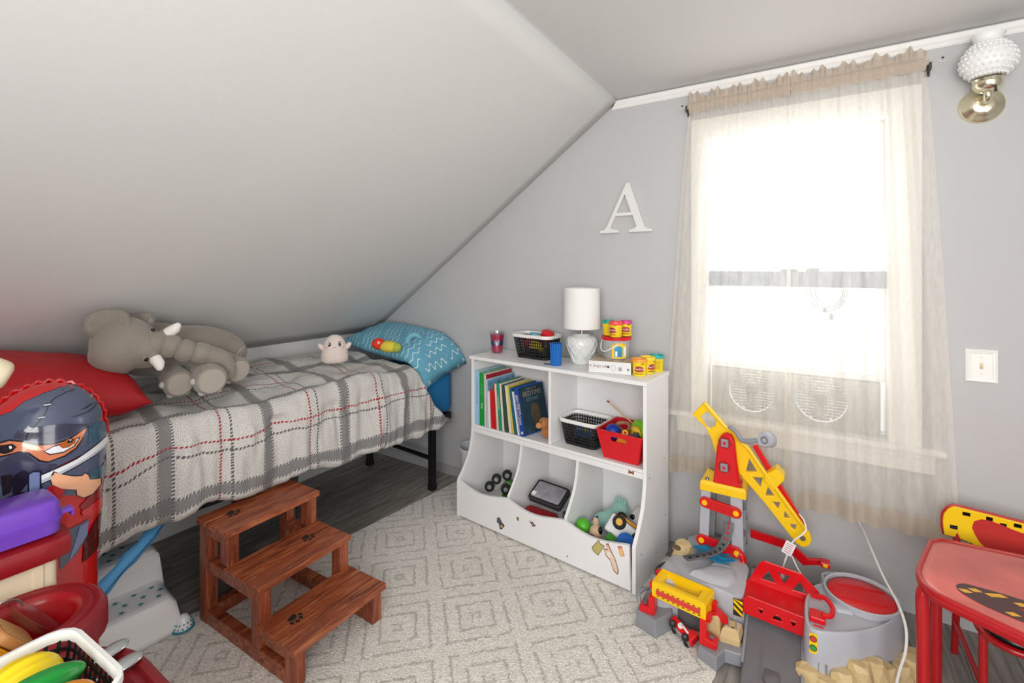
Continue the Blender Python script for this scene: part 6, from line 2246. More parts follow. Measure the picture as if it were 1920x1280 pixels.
# dark round track lying behind the gantry
g = G()
ctr = Vector((-0.478, 2.08))
vs, fs = [], []
nn_ = 30
for i in range(nn_):
    t = R(60) + R(230) * i / (nn_ - 1)
    for (r, z) in ((0.100, 0.036), (0.097, 0.036), (0.097, 0.030), (0.071, 0.030), (0.071, 0.036), (0.068, 0.036)):
        vs.append((ctr.x + r * math.cos(t), ctr.y + r * 1.1 * math.sin(t), z))
for i in range(nn_ - 1):
    for k in range(5):
        fs.append((i * 6 + k, i * 6 + k + 1, (i + 1) * 6 + k + 1, (i + 1) * 6 + k))
g.add(vs, fs)
pp_(g, 'round_track', m_tgd, solid=0.003)
for t in (R(100), R(170), R(240)):
    pp_(G().cyl((ctr.x + .084 * math.cos(t), ctr.y + .092 * math.sin(t), 0.011), (ctr.x + .084 * math.cos(t), ctr.y + .092 * math.sin(t), 0.030), 0.008), 'track_foot', m_tgd)
# tan rock with a cave hole
rk = pp_(rock(-0.462, 2.035, 0.085, 0.10, 0.055, 77, 0.1705 - 0.055), 'cave_rock', m_tan, smooth=False)
pp_(rock(-0.455, 2.045, 0.080, 0.085, 0.040, 78, 0.170), 'cave_rock', m_tan, smooth=False)
pp_(G().plate(circle(0.016, 18, 0, 0, 0.6), 0.003, TR((-0.467, 2.000, 0.203), (R(42), 0, R(-8)))), 'cave_hole', plastic('brown_hole', (92, 76, 50), 0.7))

# --- blue mesh cloth tossed on the mountain
rn = random.Random(2)


def cloth(u, v):
    x = -0.400 + 0.125 * u + 0.02 * math.sin(6 * v)
    y = 2.022 + 0.070 * v + 0.006 * math.sin(7 * u)
    z = 0.1905 + 0.008 * math.sin(7 * u + 2 * v) * math.sin(4 * v + 1)
    return (x, y, min(max(z, 0.1855), 0.196))


o = G().grid(cloth, 30, 22).obj('blue_cloth', mat('blue_mesh_fabric', (18, 132, 178), 0.85, bump=0.6, bscale=260), solid=0.004)
tag(o, 'crumpled bright blue mesh cloth lying on the toy garage', 'cloth')

# --- small red toy fire truck under the gantry
ft = thing('toy_fire_truck', 'small red toy fire truck with black wheels tipped over on the rug', 'toy truck', (-0.392, 1.768, 0.041), R(-32))
ft.rotation_euler = (R(-62), R(10), R(-30))
G().box((0, 0, 0), (0.098, 0.034, 0.030)).obj('body', m_tr, ft, smooth=False, bev=0.005)
G().box((0.036, 0, 0.020), (0.026, 0.032, 0.018)).obj('cab', m_tr, ft, smooth=False, bev=0.004)
G().box((-0.004, 0, -0.017), (0.094, 0.030, 0.006)).obj('chassis', mat('chrome_toy', (190, 190, 192), 0.2, 0.9), ft, smooth=False, bev=0.001)
G().box((0.006, -0.018, 0.006), (0.040, 0.003, 0.006), (0, R(8), 0)).obj('ladder', m_wht, ft, smooth=False)
G().cyl((-0.008, -0.017, 0.002), (-0.008, -0.0195, 0.002), 0.010, None, 14).obj('emblem', m_wht, ft)
for sx in (-0.030, 0.028):
    for sy_ in (-1, 1):
        wheel(None, None, (sx, sy_ * 0.018, -0.014), (0, 1, 0), 0.0125, 0.010, ft, m_tyre, P_((90, 90, 92)))

# --- thin clear line with a paper tag, draped over the boom end
ln_ = thing('tagged_cord', 'thin white cord with a paper tag hanging from the crane tip', 'cord', (-0.05, 2.08, 0.2))
lo = Vector((-0.05, 2.08, 0.2))
m_wc = mat('white_cord', (232, 230, 228), 0.4)
p1 = smooth_path([(-0.040, 2.150, 0.395), (-0.024, 2.120, 0.388), (-0.017, 2.100, 0.365), (-0.030, 2.092, 0.345), (-0.060, 2.090, 0.310), (-0.080, 2.085, 0.250), (-0.092, 2.08, 0.205)], 6)
o = G().tube(p1, 0.0030, 7).obj('line', m_wc, ln_)
o.location = -lo
o = G().box((-0.073, 2.082, 0.285), (0.034, 0.0012, 0.052), (0, R(20), 0)).obj('paper_tag', m_wht, ln_, smooth=False)
o.location = -lo
g = G()
for k in range(5):
    g.box((-0.073 - 0.012 * math.sin(R(20)) * (k - 2) * .7, 2.0812, 0.285 + 0.008 * (2 - k)), (0.022, 0.0008, 0.002), (0, R(20), 0))
t_ = g.obj('tag_print', mat('red_ink', (190, 90, 90), 0.5), o, smooth=False)
o = G().lathe([(0.0035, 0), (0.008, 0.006), (0.008, 0.016), (0.005, 0.028), (0.0035, 0.045)], 14, (-0.094, 2.08, 0.160)).obj('connector', mat('pink_clear_plastic', (226, 190, 190), 0.3), ln_)
o.location = -lo
o = G().tube(smooth_path([(-0.062, 2.075, 0.262), (-0.040, 2.06, 0.225), (-0.014, 2.04, 0.205), (-0.010, 2.02, 0.190)], 6), 0.0022, 6).obj('line', m_wc, ln_)
o.location = -lo

# --- white power cord running from the window fan to the floor
pts = smooth_path([(0.150, 2.385, 0.44), (0.160, 2.375, 0.335), (0.174, 2.31, 0.318), (0.184, 2.20, 0.318), (0.205, 2.02, 0.312), (0.226, 1.87, 0.315), (0.236, 1.80, 0.290), (0.232, 1.775, 0.235), (0.216, 1.77, 0.165), (0.206, 1.76, 0.09), (0.215, 1.72, 0.02), (0.26, 1.66, 0.0045), (0.40, 1.62, 0.0045)], 8)
o = G().tube(pts, 0.0038, 8).obj('power_cord', m_wc)
tag(o, 'white power cord drooping from the window over the toy garage', 'cord')

# ================================================================ red metal table and chair by the wall
m_rm = mat('red_enamel_tube', (176, 16, 26), 0.28, coat=0.3)
m_rt = mat('worn_red_tabletop', (204, 98, 88), 0.22, var=0.24, vscale=6, coat=0.2)
ZT_ = 0.480
tp = [(0.320, 2.000), (0.262, 1.800), (0.258, 1.740), (0.268, 1.700), (0.300, 1.668), (0.430, 1.598), (0.620, 1.500), (0.900, 1.480), (1.000, 1.560), (1.020, 1.760), (0.980, 2.030), (0.930, 2.070), (0.400, 2.035), (0.350, 2.025)]
tpr = [tuple(p) for p in resample([tuple(p) for p in smooth_path(tp + [tp[0]], 5)], 90)]
TO = Vector((0.62, 1.78, 0))
tb = thing('kids_table', 'red enamel kids table with a worn printed top beside the toy garage', 'table', TO)


def tt_(g, name, m, parent=None, **k):
    o = g.obj(name, m, parent or tb, **k)
    if parent is None:
        o.location = -TO
    return o


tt_(G().sweep(tpr, [(-0.010, ZT_ - 0.004), (-0.012, ZT_ - 0.002), (-0.03, ZT_ - 0.002)], cap_last=True), 'tabletop', m_rt, ang=60)
tt_(G().sweep(tpr, [(-0.012, ZT_ - 0.030), (0.0, ZT_ - 0.030), (0.004, ZT_ - 0.018), (0.003, ZT_ - 0.004), (-0.002, ZT_ + 0.001), (-0.008, ZT_ + 0.001), (-0.011, ZT_ - 0.003)], close_prof=True), 'rim', m_rm, ang=60)
# printed blot with yellow checks (plain design)
Z1 = ZT_ - 0.0012
bl = [(x - 0.03, y) for x, y in [(0.390, 1.775), (0.372, 1.762), (0.365, 1.740), (0.375, 1.715), (0.420, 1.680), (0.520, 1.645), (0.640, 1.640), (0.640, 1.720), (0.560, 1.752), (0.470, 1.772)]]
bp_ = tt_(G().plate([tuple(p) for p in resample([tuple(p) for p in smooth_path(bl + [bl[0]], 4)], 40)], 0.0005, Matrix.Translation((0, 0, Z1))), 'print_patch', mat('dark_brown_print', (74, 40, 38), 0.35), smooth=False)
for (x, y) in ((0.375, 1.752), (0.352, 1.735), (0.425, 1.758), (0.407, 1.750), (0.460, 1.740), (0.490, 1.752), (0.430, 1.682)):
    G().plate([(x - .015, y), (x - .003, y - .010), (x + .015, y - .001), (x + .003, y + .009)], 0.0004, Matrix.Translation((0, 0, Z1 + 0.0005))).obj('print_check', P_((232, 168, 50), 0.4), bp_, smooth=False)
G().plate([tuple(p) for p in resample([tuple(p) for p in smooth_path([(0.450, 1.715), (0.500, 1.735), (0.640, 1.730), (0.640, 1.665), (0.520, 1.680), (0.450, 1.715)], 4)], 26)], 0.0004, Matrix.Translation((0, 0, Z1 + 0.0005))).obj('print_shape', P_((178, 40, 40), 0.35), bp_, smooth=False)
# tube legs
def tleg(p):
    return tt_(G().tube(smooth_path(p, 6), 0.0150, 14), 'leg', m_rm)


tleg([(0.300, 1.740, ZT_ - 0.024), (0.272, 1.735, ZT_ - 0.022), (0.262, 1.728, ZT_ - 0.045), (0.262, 1.722, 0.38), (0.262, 1.715, 0.20), (0.262, 1.710, 0.002)])
tleg([(0.330, 1.96, ZT_ - 0.030), (0.330, 1.96, 0.30), (0.330, 1.965, 0.002)])
tleg([(0.93, 1.62, ZT_ - 0.030), (0.95, 1.60, 0.30), (0.955, 1.595, 0.002)])
tleg([(0.92, 1.98, ZT_ - 0.030), (0.94, 1.99, 0.30), (0.945, 1.995, 0.002)])
tt_(G().cyl((0.262, 1.71, 0.003), (0.262, 1.71, 0.018), 0.0175, 0.0165, 14), 'foot_cap', m_black)

# chair tucked under the far side
CO = Vector((0.66, 2.06, 0))
ch = thing('kids_chair', 'red tube kids chair with a yellow checkered backrest tucked under the red table', 'chair', CO)


def cc_(g, name, m, parent=None, **k):
    o = g.obj(name, m, parent or ch, **k)
    if parent is None:
        o.location = -CO
    return o


# backrest panel: yellow board with black checks and a plain red swoosh
YB_ = 2.205
bpnl = [(0.392, 0.425), (0.388, 0.470), (0.394, 0.505), (0.412, 0.522), (0.440, 0.528), (0.70, 0.510), (0.93, 0.500), (0.95, 0.40), (0.80, 0.36), (0.62, 0.37), (0.52, 0.385), (0.455, 0.418)]
bpnl = [tuple(p) for p in resample([tuple(p) for p in smooth_path(bpnl + [bpnl[0]], 4)], 56)]
pn = cc_(G().plate(bpnl, 0.010, XZ(YB_)), 'backrest', m_ty, smooth=False, bev=0.002)
for (x, z, w_, h_) in ((0.448, 0.512, .020, .012), (0.416, 0.458, .020, .013), (0.505, 0.512, .016, .012), (0.538, 0.500, .016, .012), (0.572, 0.508, .018, .012), (0.606, 0.495, .018, .012), (0.640, 0.503, .018, .012), (0.675, 0.490, .018, .012)):
    G().plate([(x - w_ / 2, z - h_ / 2), (x + w_ / 2, z - h_ / 2), (x + w_ / 2, z + h_ / 2), (x - w_ / 2, z + h_ / 2)], 0.0006, XZ(YB_ - 0.0103)).obj('check', m_eyeb, pn, smooth=False)
sw_ = [(0.462, 0.470), (0.472, 0.500), (0.510, 0.506), (0.58, 0.488), (0.70, 0.470), (0.90, 0.468), (0.90, 0.375), (0.78, 0.368), (0.62, 0.378), (0.53, 0.392), (0.482, 0.425)]
sw_ = [tuple(p) for p in resample([tuple(p) for p in smooth_path(sw_ + [sw_[0]], 4)], 44)]
G().plate(sw_, 0.0010, XZ(YB_ - 0.0103)).obj('backrest_print', mat('print_red_plain', (190, 44, 40), 0.35), pn, smooth=False)
cc_(G().tube([(x, YB_ + 0.004, z) for x, z in bpnl], 0.006, 6, True), 'backrest_edge', m_rm)
# seat and frame
seat = rrect(0.46, 0.30, 0.07, 6, 0.655, 2.005)
cc_(G().sweep(seat, [(-0.02, 0.292), (-0.004, 0.294), (0.0, 0.304), (-0.006, 0.316), (-0.03, 0.320)], cap_last=True, cap_first=True), 'seat', mat('black_vinyl_seat', (30, 28, 30), 0.35, var=0.2, vscale=12))
cc_(G().tube([(x, y, 0.288) for x, y in rrect(0.47, 0.31, 0.075, 6, 0.655, 2.005)], 0.0105, 10, True), 'seat_frame', m_rm)
for x in (0.425, 0.885):
    cc_(G().tube(smooth_path([(x, 1.905, 0.002), (x, 1.905, 0.22), (x, 1.91, 0.285), (x, 1.95, 0.292)], 6), 0.0105, 10), 'leg', m_rm)
    cc_(G().tube(smooth_path([(x, 2.235, 0.002), (x, 2.20, 0.22), (x, 2.19, 0.30), (x, 2.213, 0.50)], 6), 0.0105, 10), 'leg', m_rm)
    cc_(G().tube([(x, 1.905, 0.12), (x, 2.218, 0.12)], 0.008, 8), 'stretcher', m_rm)
cc_(G().tube([(0.425, 1.905, 0.120), (0.885, 1.905, 0.120)], 0.008, 8), 'stretcher', m_rm)

# ================================================================ toddler play kitchen table in the near corner
m_mar = mat('maroon_moulded_plastic', (138, 14, 26), 0.42, bump=0.06, bscale=240, var=0.05, vscale=20)
m_mar2 = plastic('deep_red_basin', (160, 8, 20), 0.3)
m_crm = plastic('cream_moulded_plastic', (226, 212, 182), 0.45)
KO = Vector((-1.20, 0.12, 0))
kt = thing('play_kitchen', 'maroon and cream plastic play kitchen with a sink and a raised lid', 'play kitchen', KO)


def kk(g, name, m, parent=None, **k):
    o = g.obj(name, m, parent or kt, **k)
    if parent is None:
        o.location = -KO
    return o


ZK = 0.620
# sink: a long bowl with a broad rolled rim
sinkp = [tuple(p) for p in resample(rrect(0.150, 0.40, 0.072, 7, -1.378, 0.155), 56)]
kk(G().sweep(sinkp, [(-0.030, ZK - 0.100), (-0.012, ZK - 0.096), (-0.002, ZK - 0.080), (0.0, ZK - 0.014), (0.006, ZK - 0.004), (0.012, ZK)], cap_first=True), 'sink_bowl', m_mar2)
kk(G().sweep(sinkp, [(0.011, ZK - 0.001), (0.020, ZK + 0.004), (0.030, ZK + 0.003), (0.033, ZK - 0.001), (0.042, ZK + 0.002), (0.050, ZK - 0.004), (0.056, ZK - 0.018), (0.056, ZK - 0.060), (0.048, ZK - 0.064)]), 'sink_rim', m_mar)
# second tray with a rounded end
tray = [tuple(p) for p in resample(rrect(0.430, 0.46, 0.165, 10, -1.025, 0.150), 64)]
kk(G().sweep(tray, [(0.0, ZK - 0.075), (0.004, ZK - 0.030), (0.002, ZK - 0.012), (-0.008, ZK - 0.004), (-0.016, ZK - 0.006), (-0.020, ZK - 0.012), (-0.026, ZK - 0.010), (-0.034, ZK - 0.008), (-0.042, ZK - 0.016), (-0.05, ZK - 0.030)], cap_last=True), 'counter_tray', m_mar)
kk(G().sweep(rrect(0.50, 0.34, 0.03, 4, -1.19, 0.10), [(0, 0.011), (0, ZK - 0.102)], cap_last=True, cap_first=True), 'cabinet', m_crm, smooth=False)
# raised block with a maroon lid
kk(G().sweep(rrect(0.095, 0.50, 0.016, 4, -1.545, 0.110), [(0, 0.011), (0, 0.676)], cap_last=True, cap_first=True), 'tower_block', m_crm)
kk(G().bx(-1.502, -1.494, 0.315, 0.335, 0.45, 0.670), 'block_rib', m_crm, smooth=False, bev=0.003)
kk(G().sweep([tuple(p) for p in resample(rrect(0.135, 0.56, 0.030, 6, -1.545, 0.105), 50)], [(-0.012, 0.6765), (0.0, 0.678), (0.003, 0.690), (0.002, 0.712), (0.0, 0.716), (-0.002, 0.722), (-0.014, 0.729), (-0.04, 0.730)], cap_last=True, cap_first=True), 'lid', m_mar)
# cream tap arm reaching over the lid
kk(G().tube(smooth_path([(-1.575, 0.075, 0.7325), (-1.580, 0.078, 0.95), (-1.595, 0.115, 1.070), (-1.585, 0.170, 1.112), (-1.568, 0.245, 1.118), (-1.558, 0.290, 1.100)], 6), [0.030] * 20 + [0.030, 0.030, 0.031, 0.033, 0.035, 0.037, 0.038, 0.036, 0.034, 0.030, 0.020], 14), 'tap_arm', m_crm)
kk(G().tube(smooth_path([(-1.455, 0.240, 0.630), (-1.452, 0.262, 0.642), (-1.448, 0.282, 0.636), (-1.446, 0.290, 0.622)], 6), 0.0018, 6), 'wire_bail', mat('steel_wire', (140, 138, 134), 0.3, 1.0))

# purple lunch case on the lid
pl_c = thing('purple_case', 'purple plastic carry case lying on the maroon play kitchen lid', 'case', (-1.545, 0.245, 0.7325), 0)
m_pur = plastic('purple_plastic', (112, 66, 186), 0.35)
pth = [tuple(p) for p in resample(rrect(0.125, 0.24, 0.022, 6), 48)]
G().sweep(pth, [(-0.010, 0.0), (-0.002, 0.004), (0.0, 0.030), (0.003, 0.031), (0.003, 0.034)], cap_last=True, cap_first=True).obj('bottom_shell', m_pur, pl_c)
G().sweep(pth, [(0.003, 0.0345), (0.003, 0.038), (0.0, 0.039), (-0.001, 0.068), (-0.004, 0.076), (-0.008, 0.079)], cap_last=True, cap_first=True).obj('top_shell', m_pur, pl_c)
G().box((0.030, 0.132, 0.040), (0.028, 0.024, 0.008)).box((0.030, 0.142, 0.034), (0.028, 0.005, 0.018)).obj('latch', m_pur, pl_c, smooth=False, bev=0.002)

# white-rimmed basket of toy food on the second tray
WB = (-0.985, 0.160, ZK - 0.0285)
basket('black lattice basket with white rim on the play kitchen, full of toy vegetables', WB, R(3), 0.220, 0.250, 0.135, 0.82, 52, 7)


def food(name, label, g, m, dx, dy, dz, rot=(0, 0, 0)):
    o = g.obj(name, m, ang=180)
    o.location = (WB[0] + dx, WB[1] + dy, WB[2] + dz + 0.022)
    o.rotation_euler = rot
    return tag(o, label, 'toy food')


def ribbed(rx, rz, lobes, dep, n=48, m=14):
    g = G()

    def f(u, v):
        t, q = u * 2 * PI, v * PI
        r = math.sin(q) * (1 + dep * abs(math.cos(lobes / 2 * t)) - dep)
        return (rx * r * math.cos(t), rx * r * math.sin(t), -rz * math.cos(q))
    g.grid(f, n, m)
    bmesh.ops.remove_doubles(g.bm, verts=g.bm.verts, dist=0.0004)
    return g


food('toy_squash', 'ribbed yellow toy squash in the vegetable basket', ribbed(0.042, 0.052, 12, 0.12), plastic('yellow_food', (240, 208, 10), 0.3), -0.054, 0.045, 0.085, (R(90), 0, 0.12))
food('toy_cucumber', 'shiny green toy cucumber in the vegetable basket', ribbed(0.022, 0.062, 6, 0.08), plastic('green_food', (20, 140, 50), 0.22), 0.014, 0.046, 0.112, (R(84), 0, 0.10))
food('toy_potato', 'glossy orange-brown toy potato in the vegetable basket', ribbed(0.030, 0.055, 2, 0.06), plastic('orange_food', (226, 138, 16), 0.22), 0.068, 0.048, 0.104, (R(90), 0, -0.05))
food('toy_onion', 'magenta toy onion in the vegetable basket', ribbed(0.026, 0.028, 8, 0.06), plastic('magenta_food', (206, 20, 140), 0.3), -0.068, -0.045, 0.122, (0.3, 0.2, 0))
food('toy_carrot', 'orange toy carrot low in the vegetable basket', ribbed(0.028, 0.046, 2, 0.05), plastic('carrot_food', (222, 110, 20), 0.3), 0.038, -0.055, 0.030, (0, R(90), 0))
food('toy_bread_roll', 'tan toy bread roll low in the vegetable basket', ribbed(0.038, 0.040, 4, 0.10), plastic('bread_food', (206, 160, 100), 0.5), -0.052, -0.055, 0.050, (0, 0, 0))

# toy dishes in the sink
wf = thing('toy_waffle', 'yellow ridged toy waffle leaning in the sink', 'toy food', (-1.378, 0.218, ZK - 0.008), 0)
wf.rotation_euler = (R(38), 0, 0)
G().bx(-0.050, 0.050, -0.012, 0.012, -0.055, 0.055).obj('slab', plastic('waffle_yellow', (236, 164, 34), 0.4), wf, smooth=False, bev=0.006)
g = G()
for k in range(9):
    g.bx(-0.050 + 0.0115 * k, -0.046 + 0.0115 * k, -0.0145, 0.0145, -0.053, 0.053)
g.obj('ridges', plastic('waffle_yellow', (236, 164, 34), 0.4), wf, smooth=False)
tst = thing('toy_toast', 'tan toy bread slice beside the yellow waffle in the sink', 'toy food', (-1.378, 0.259, ZK - 0.018), 0)
tst.rotation_euler = (R(-52), 0, 0)
G().sweep(rrect(0.095, 0.085, 0.022, 5), [(-0.003, -0.009), (0, -0.006), (0, 0.006), (-0.003, 0.009)], cap_last=True, cap_first=True).obj('crust', plastic('toast_tan', (198, 138, 76), 0.5), tst)
G().sweep(rrect(0.080, 0.070, 0.018, 5), [(0, 0.0092), (-0.002, 0.0102)], cap_last=True).obj('crumb', plastic('toast_pale', (214, 164, 104), 0.6), tst)
g = G().lathe([(0.0, 0.0), (0.040, 0.001), (0.060, 0.010), (0.068, 0.018), (0.066, 0.019), (0.058, 0.012), (0.040, 0.003), (0.0, 0.002)], 36)
o = g.obj('clear_plate', clr)
o.location = (-1.378, 0.283, ZK - 0.012)
o.rotation_euler = (R(-52), 0, 0)
tag(o, 'clear plastic toy plate leaning in the sink', 'plate')
bd2 = thing('toy_board', 'orange-tan toy chopping board at the front of the sink', 'toy food', (-1.378, 0.176, ZK - 0.022), 0)
bd2.rotation_euler = (R(-52), 0, 0)
G().sweep(rrect(0.120, 0.085, 0.016, 5), [(-0.002, -0.005), (0, -0.003), (0, 0.003), (-0.002, 0.005)], cap_last=True, cap_first=True).obj('board', plastic('peach_board', (216, 150, 90), 0.5), bd2)
G().cyl((0.045, 0.0, 0.0052), (0.045, 0.0, 0.0058), 0.006, None, 14).obj('hanging_hole', plastic('brown_hole', (92, 76, 50), 0.7), bd2)

# chrome toy spoons lying on the tray edge
m_chr = mat('silver_toy_metal', (196, 198, 200), 0.2, 0.9)
for i, (y, x) in enumerate(((0.332, -1.125), (0.334, -1.070))):
    s = thing('toy_spoon', ['silver toy spoon on the tray edge nearer the sink', 'silver toy spoon on the tray edge by the basket corner'][i], 'spoon', (x, y, ZK - 0.002), R(100))
    s.rotation_euler = (R(10), 0, R(105 - 10 * i))
    G().ell((0.018, 0, 0.004), (0.026, 0.015, 0.0055)).obj('bowl', m_chr, s)
    G().box((-0.045, 0, 0.004), (0.080, 0.007, 0.0035)).obj('handle', m_chr, s, smooth=False, bev=0.001)

# ================================================================ inflatable ninja bag
NB = Vector((-1.742, 0.395, 0.0))
nb = thing('inflatable_ninja', 'inflatable vinyl punching bag printed with a masked cartoon ninja', 'inflatable toy', NB)
# local frame: y axis towards the camera is negative
va = math.atan2(NB.y, NB.x) + PI / 2            # rotation that turns local -y to the camera
NM = Matrix.Rotation(va + PI, 4, 'Z') if False else Matrix.Rotation(math.atan2(-NB.y, -NB.x) + PI / 2, 4, 'Z')
ZTOP = 1.046


def bag_r(z):
    # half-width of the bag by height
    keys = [(0.0, 0.100), (0.03, 0.130), (0.10, 0.128), (0.30, 0.108), (0.55, 0.104), (0.70, 0.112), (0.80, 0.120), (0.88, 0.122), (0.95, 0.114), (1.00, 0.090), (1.03, 0.058), (1.044, 0.025), (1.048, 0.0)]
    for (z0, r0), (z1, r1) in zip(keys, keys[1:]):
        if z0 <= z <= z1:
            f = (z - z0) / (z1 - z0)
            f2 = f if z > 0.94 else f * f * (3 - 2 * f)
            return r0 + (r1 - r0) * f2
    return 0.0


def vinyl(name, col):
    m = mat(name, col, 0.16, bump=0.10, bscale=16, coat=0.5)
    return m


g = G()
n = 56
zs = [0.011 + 1.035 * (1 - (1 - i / 46) ** 1.6) for i in range(47)]
vs, fs = [], []
for z in zs:
    for k in range(n):
        t = 2 * PI * k / n
        r = bag_r(z)
        vs.append((r * math.cos(t), r * math.sin(t) * 0.92, z))
for i in range(len(zs) - 1):
    for k in range(n):
        l = (k + 1) % n
        fs.append((i * n + k, i * n + l, (i + 1) * n + l, (i + 1) * n + k))
fs.append(tuple(range(n))[::-1])
g.add(vs, fs, NM)
g.obj('bag', vinyl('red_vinyl', (196, 10, 18)), nb, ang=180)
# crimped seam around the head
pts = []
for i in range(90):
    f = i / 89
    t = R(-20) + R(220) * f
    z = 0.86 + 0.0 * f
    a = R(-50 + 280 * f)
    zz = 0.90 + 0.148 * math.sin(a) if math.sin(a) > -0.3 else 0.85
    x = math.copysign(min(abs(math.cos(a)) * 0.125, bag_r(min(zz, 1.045)) + 0.004), math.cos(a))
    rip = 0.004 * math.sin(i * 1.9)
    pts.append(NM @ Vector((x * (1 + rip * 3), 0.0, min(zz + rip, 1.052))))
g = G().tube(pts[12:78], 0.0045, 6)
g.obj('seam', vinyl('red_vinyl', (196, 10, 18)), nb)

# print: outlines given in pixels of a front view, laid on the bag surface
SXP = 0.00100


def bag_print(poly, m, lift, name='print'):
    pts = [((x - 70.0) * SXP, 1.35 - (y - 505.0) * (0.00134 + 0.0001 * max(0.0, min(1.0, (800 - y) / 80)))) for x, y in poly]
    t = bmesh.new()
    vv = [t.verts.new((p[0], p[1], 0)) for p in pts]
    es = [t.edges.new((vv[i], vv[(i + 1) % len(vv)])) for i in range(len(vv))]
    bmesh.ops.triangle_fill(t, use_beauty=True, edges=es)
    for _ in range(5):
        long_ = [e for e in t.edges if e.calc_length() > 0.016]
        if not long_:
            break
        bmesh.ops.subdivide_edges(t, edges=long_, cuts=1)
        bmesh.ops.triangulate(t, faces=t.faces[:])
    t.verts.index_update()
    vs = []
    for v in t.verts:
        x, z = v.co.x, min(v.co.y, 1.040)
        r = max(bag_r(z), 1e-4)
        x = max(-r * 0.985, min(r * 0.985, x))
        y = -0.92 * math.sqrt(max(0, r * r - x * x)) - lift
        # keep the print just proud of the skin near the silhouette too
        vs.append(NM @ Vector((x * (1 + lift / r), y, z)))
    g = G().add(vs, [[v.index for v in f.verts] for f in t.faces])
    t.free()
    return g.obj(name, m, nb, ang=180)


v_nav = vinyl('ninja_slate', (74, 82, 106))
v_navd = vinyl('ninja_dark_slate', (52, 54, 76))
v_teal = vinyl('ninja_teal', (52, 84, 104))
v_skin = vinyl('ninja_skin', (206, 122, 84))
v_skin2 = vinyl('ninja_skin_light', (232, 172, 134))
v_blk = vinyl('ninja_ink', (24, 20, 30))
v_whi = vinyl('ninja_white', (224, 226, 232))
v_ste = vinyl('ninja_steel', (176, 184, 192))
v_ora = vinyl('ninja_amber', (168, 86, 26))
v_red2 = vinyl('ninja_crimson', (140, 10, 22))
v_blu = vinyl('ninja_pale_blue', (110, 124, 164))
K1, K2, K3, K4 = 0.0022, 0.0032, 0.0042, 0.0052


def z1(l):   # coordinates read off a 3.2x enlargement whose corner is (0, 700)
    return [(x / 3.2, 700 + y / 3.2) for x, y in l]


hood = z1([(-120, 330), (-60, 235), (25, 195), (90, 140), (200, 98), (300, 78), (400, 76), (470, 95), (540, 145), (585, 195), (590, 260), (580, 340), (560, 380), (600, 410), (635, 440), (640, 480), (600, 520), (400, 560), (200, 600), (0, 600), (-150, 560)])
bag_print(hood, v_blk, K1 * 0.6)
hood2 = [((x - 85) * 0.985 + 85, (y - 800) * 0.985 + 800) for x, y in hood]
bag_print(hood2, v_nav, K1)
bag_print(z1([(480, 380), (560, 385), (620, 420), (632, 470), (560, 510), (470, 500)]), v_teal, K2)
bag_print(z1([(100, 390), (260, 425), (360, 415), (440, 380), (480, 372), (430, 360), (330, 330), (200, 320), (60, 330), (40, 370)]), v_navd, K2 * 0.9)
# eye opening
bag_print(z1([(-120, 440), (-60, 395), (20, 375), (90, 388), (180, 420), (260, 432), (350, 425), (420, 395), (478, 378), (440, 450), (400, 500), (330, 530), (230, 545), (180, 525), (120, 470), (70, 455), (0, 470), (-80, 480)]), v_blk, K2)
bag_print(z1([(-110, 440), (-50, 402), (20, 384), (85, 396), (175, 430), (260, 442), (352, 434), (425, 404), (462, 390), (430, 446), (392, 492), (326, 520), (232, 535), (188, 517), (128, 460), (72, 447), (0, 460), (-78, 470)]), v_skin, K3)
bag_print(z1([(95, 398), (175, 432), (205, 458), (180, 462), (130, 440), (90, 420)]), v_skin2, K3 + .0006)
bag_print(z1([(205, 470), (260, 448), (340, 440), (420, 432), (385, 480), (320, 502), (240, 498)]), v_blk, K4)
bag_print(z1([(213, 470), (262, 454), (340, 447), (408, 438), (378, 475), (318, 495), (244, 491)]), v_whi, K4 + .0007)
bag_print(z1([(292, 452), (340, 426), (396, 432), (385, 462), (350, 476), (312, 474)]), v_ora, K4 + .0014)
bag_print(z1([(335, 440), (355, 428), (376, 434), (368, 450), (346, 452)]), v_blk, K4 + .0021)
bag_print(z1([(350, 432), (358, 430), (362, 436), (354, 440)]), v_whi, K4 + .0028)
bag_print(z1([(-60, 440), (-30, 405), (40, 400), (62, 420), (40, 445), (0, 455)]), v_blk, K4)
bag_print(z1([(22, 412), (36, 410), (40, 424), (28, 430)]), v_whi, K4 + .0007)
# hood stitches
for (cx, cy) in ((228, 173), (195, 257), (138, 339)):
    bag_print(z1([(cx - 36, cy), (cx - 15, cy - 9), (cx + 15, cy - 9), (cx + 36, cy), (cx + 15, cy + 9), (cx - 15, cy + 9)]), v_blk, K2 + .0003)
    bag_print(z1([(cx - 29, cy), (cx - 13, cy - 5), (cx + 13, cy - 5), (cx + 29, cy), (cx + 13, cy + 5), (cx - 13, cy + 5)]), v_ste, K2 + .0010)
ln1 = [(480, 105), (420, 105), (330, 112), (270, 135), (235, 165), (225, 200), (205, 245), (170, 290), (140, 330), (115, 355), (105, 390)]
bag_print(z1(ln1 + [(x + 5, y + 5) for x, y in ln1[::-1]]), v_blk, K2)
bag_print(z1([(360, 296), (470, 285), (560, 240), (520, 275), (480, 292), (400, 300)]), v_blk, K2)
bag_print(z1([(420, 262), (480, 238), (520, 235), (470, 258)]), v_blk, K2)
# mask
bag_print(z1([(-60, 520), (20, 470), (90, 450), (130, 490), (180, 540), (280, 560), (300, 600), (180, 620), (60, 640), (-80, 640)]), v_navd, K2)
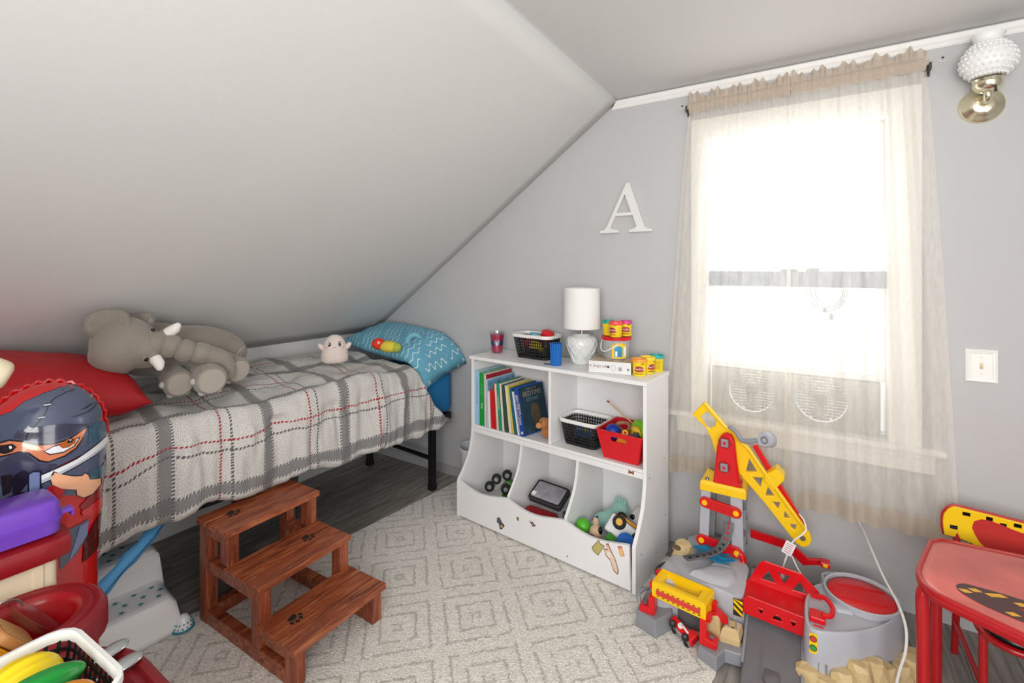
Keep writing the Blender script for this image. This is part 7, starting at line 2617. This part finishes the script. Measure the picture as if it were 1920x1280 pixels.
# torso and sleeves
bag_print(z1([(-120, 600), (80, 600), (300, 600), (560, 570), (640, 540), (625, 660), (600, 760), (560, 800), (480, 830), (300, 760), (180, 760), (-80, 790)]), v_nav, K1)
bag_print(z1([(180, 760), (240, 690), (300, 690), (330, 740), (280, 800), (220, 820)]), vinyl('red_print', (196, 20, 28)), K2)
bag_print(z1([(455, 690), (500, 670), (570, 680), (620, 640), (622, 700), (600, 780), (560, 760), (480, 730)]), v_teal, K2)
# blade
bag_print(z1([(120, 640), (190, 605), (400, 560), (655, 470), (640, 520), (590, 570), (420, 610), (195, 668)]), v_blk, K2 + .0004)
bag_print(z1([(130, 640), (195, 612), (402, 566), (648, 478), (632, 515), (586, 562), (418, 602), (198, 660)]), v_whi, K3)
bag_print(z1([(195, 640), (400, 592), (590, 545), (586, 562), (418, 602), (198, 660)]), v_ste, K3 + .0006)
# hand guard, fists and open hand
bag_print(z1([(120, 590), (150, 572), (195, 580), (196, 700), (160, 730), (120, 730)]), v_blk, K3 + .0005)
bag_print(z1([(130, 594), (152, 582), (186, 590), (186, 695), (158, 718), (130, 716)]), v_blu, K3 + .0011)
for p_ in ([(-20, 580), (30, 575), (48, 610), (30, 680), (-10, 700)], [(48, 585), (90, 560), (125, 580), (120, 640), (75, 695), (40, 690)], [(-10, 720), (60, 690), (105, 690), (108, 730), (70, 770), (0, 785)]):
    bag_print(z1(p_), v_blk, K3 + .0016)
    cx = sum(q[0] for q in p_) / len(p_)
    cy = sum(q[1] for q in p_) / len(p_)
    bag_print(z1([(cx + (x - cx) * .88, cy + (y - cy) * .88) for x, y in p_]), v_skin, K4)
hand = [(238, 640), (262, 602), (300, 625), (380, 665), (430, 680), (450, 670), (470, 690), (480, 725), (560, 760), (560, 800), (500, 838), (440, 835), (400, 800), (395, 760), (300, 720), (250, 680)]
bag_print(z1(hand), v_blk, K3 + .0005)
cx, cy = 400, 730
bag_print(z1([(cx + (x - cx) * .95, cy + (y - cy) * .93) for x, y in hand]), v_skin2, K3 + .0012)
bag_print(z1([(258, 640), (270, 615), (330, 655), (420, 690), (380, 696), (300, 668)]), v_skin, K4)
# sash and lower body
bag_print(z1([(420, 880), (470, 850), (590, 790), (600, 820), (590, 960), (560, 1000), (450, 940)]), v_red2, K1)
bag_print(z1([(430, 920), (520, 900), (585, 905), (580, 980), (500, 985), (440, 950)]), vinyl('red_print', (196, 20, 28)), K2)
bag_print(z1([(300, 1000), (480, 990), (470, 1100), (400, 1180), (300, 1240)]), v_nav, K1)
bag_print(z1([(420, 1010), (475, 1000), (470, 1080), (410, 1150), (350, 1210), (390, 1100)]), v_blu, K2)
bag_print(z1([(520, 1040), (580, 1000), (560, 1240), (440, 1260), (450, 1120)]), vinyl('ninja_maroon', (74, 10, 18)), K1)
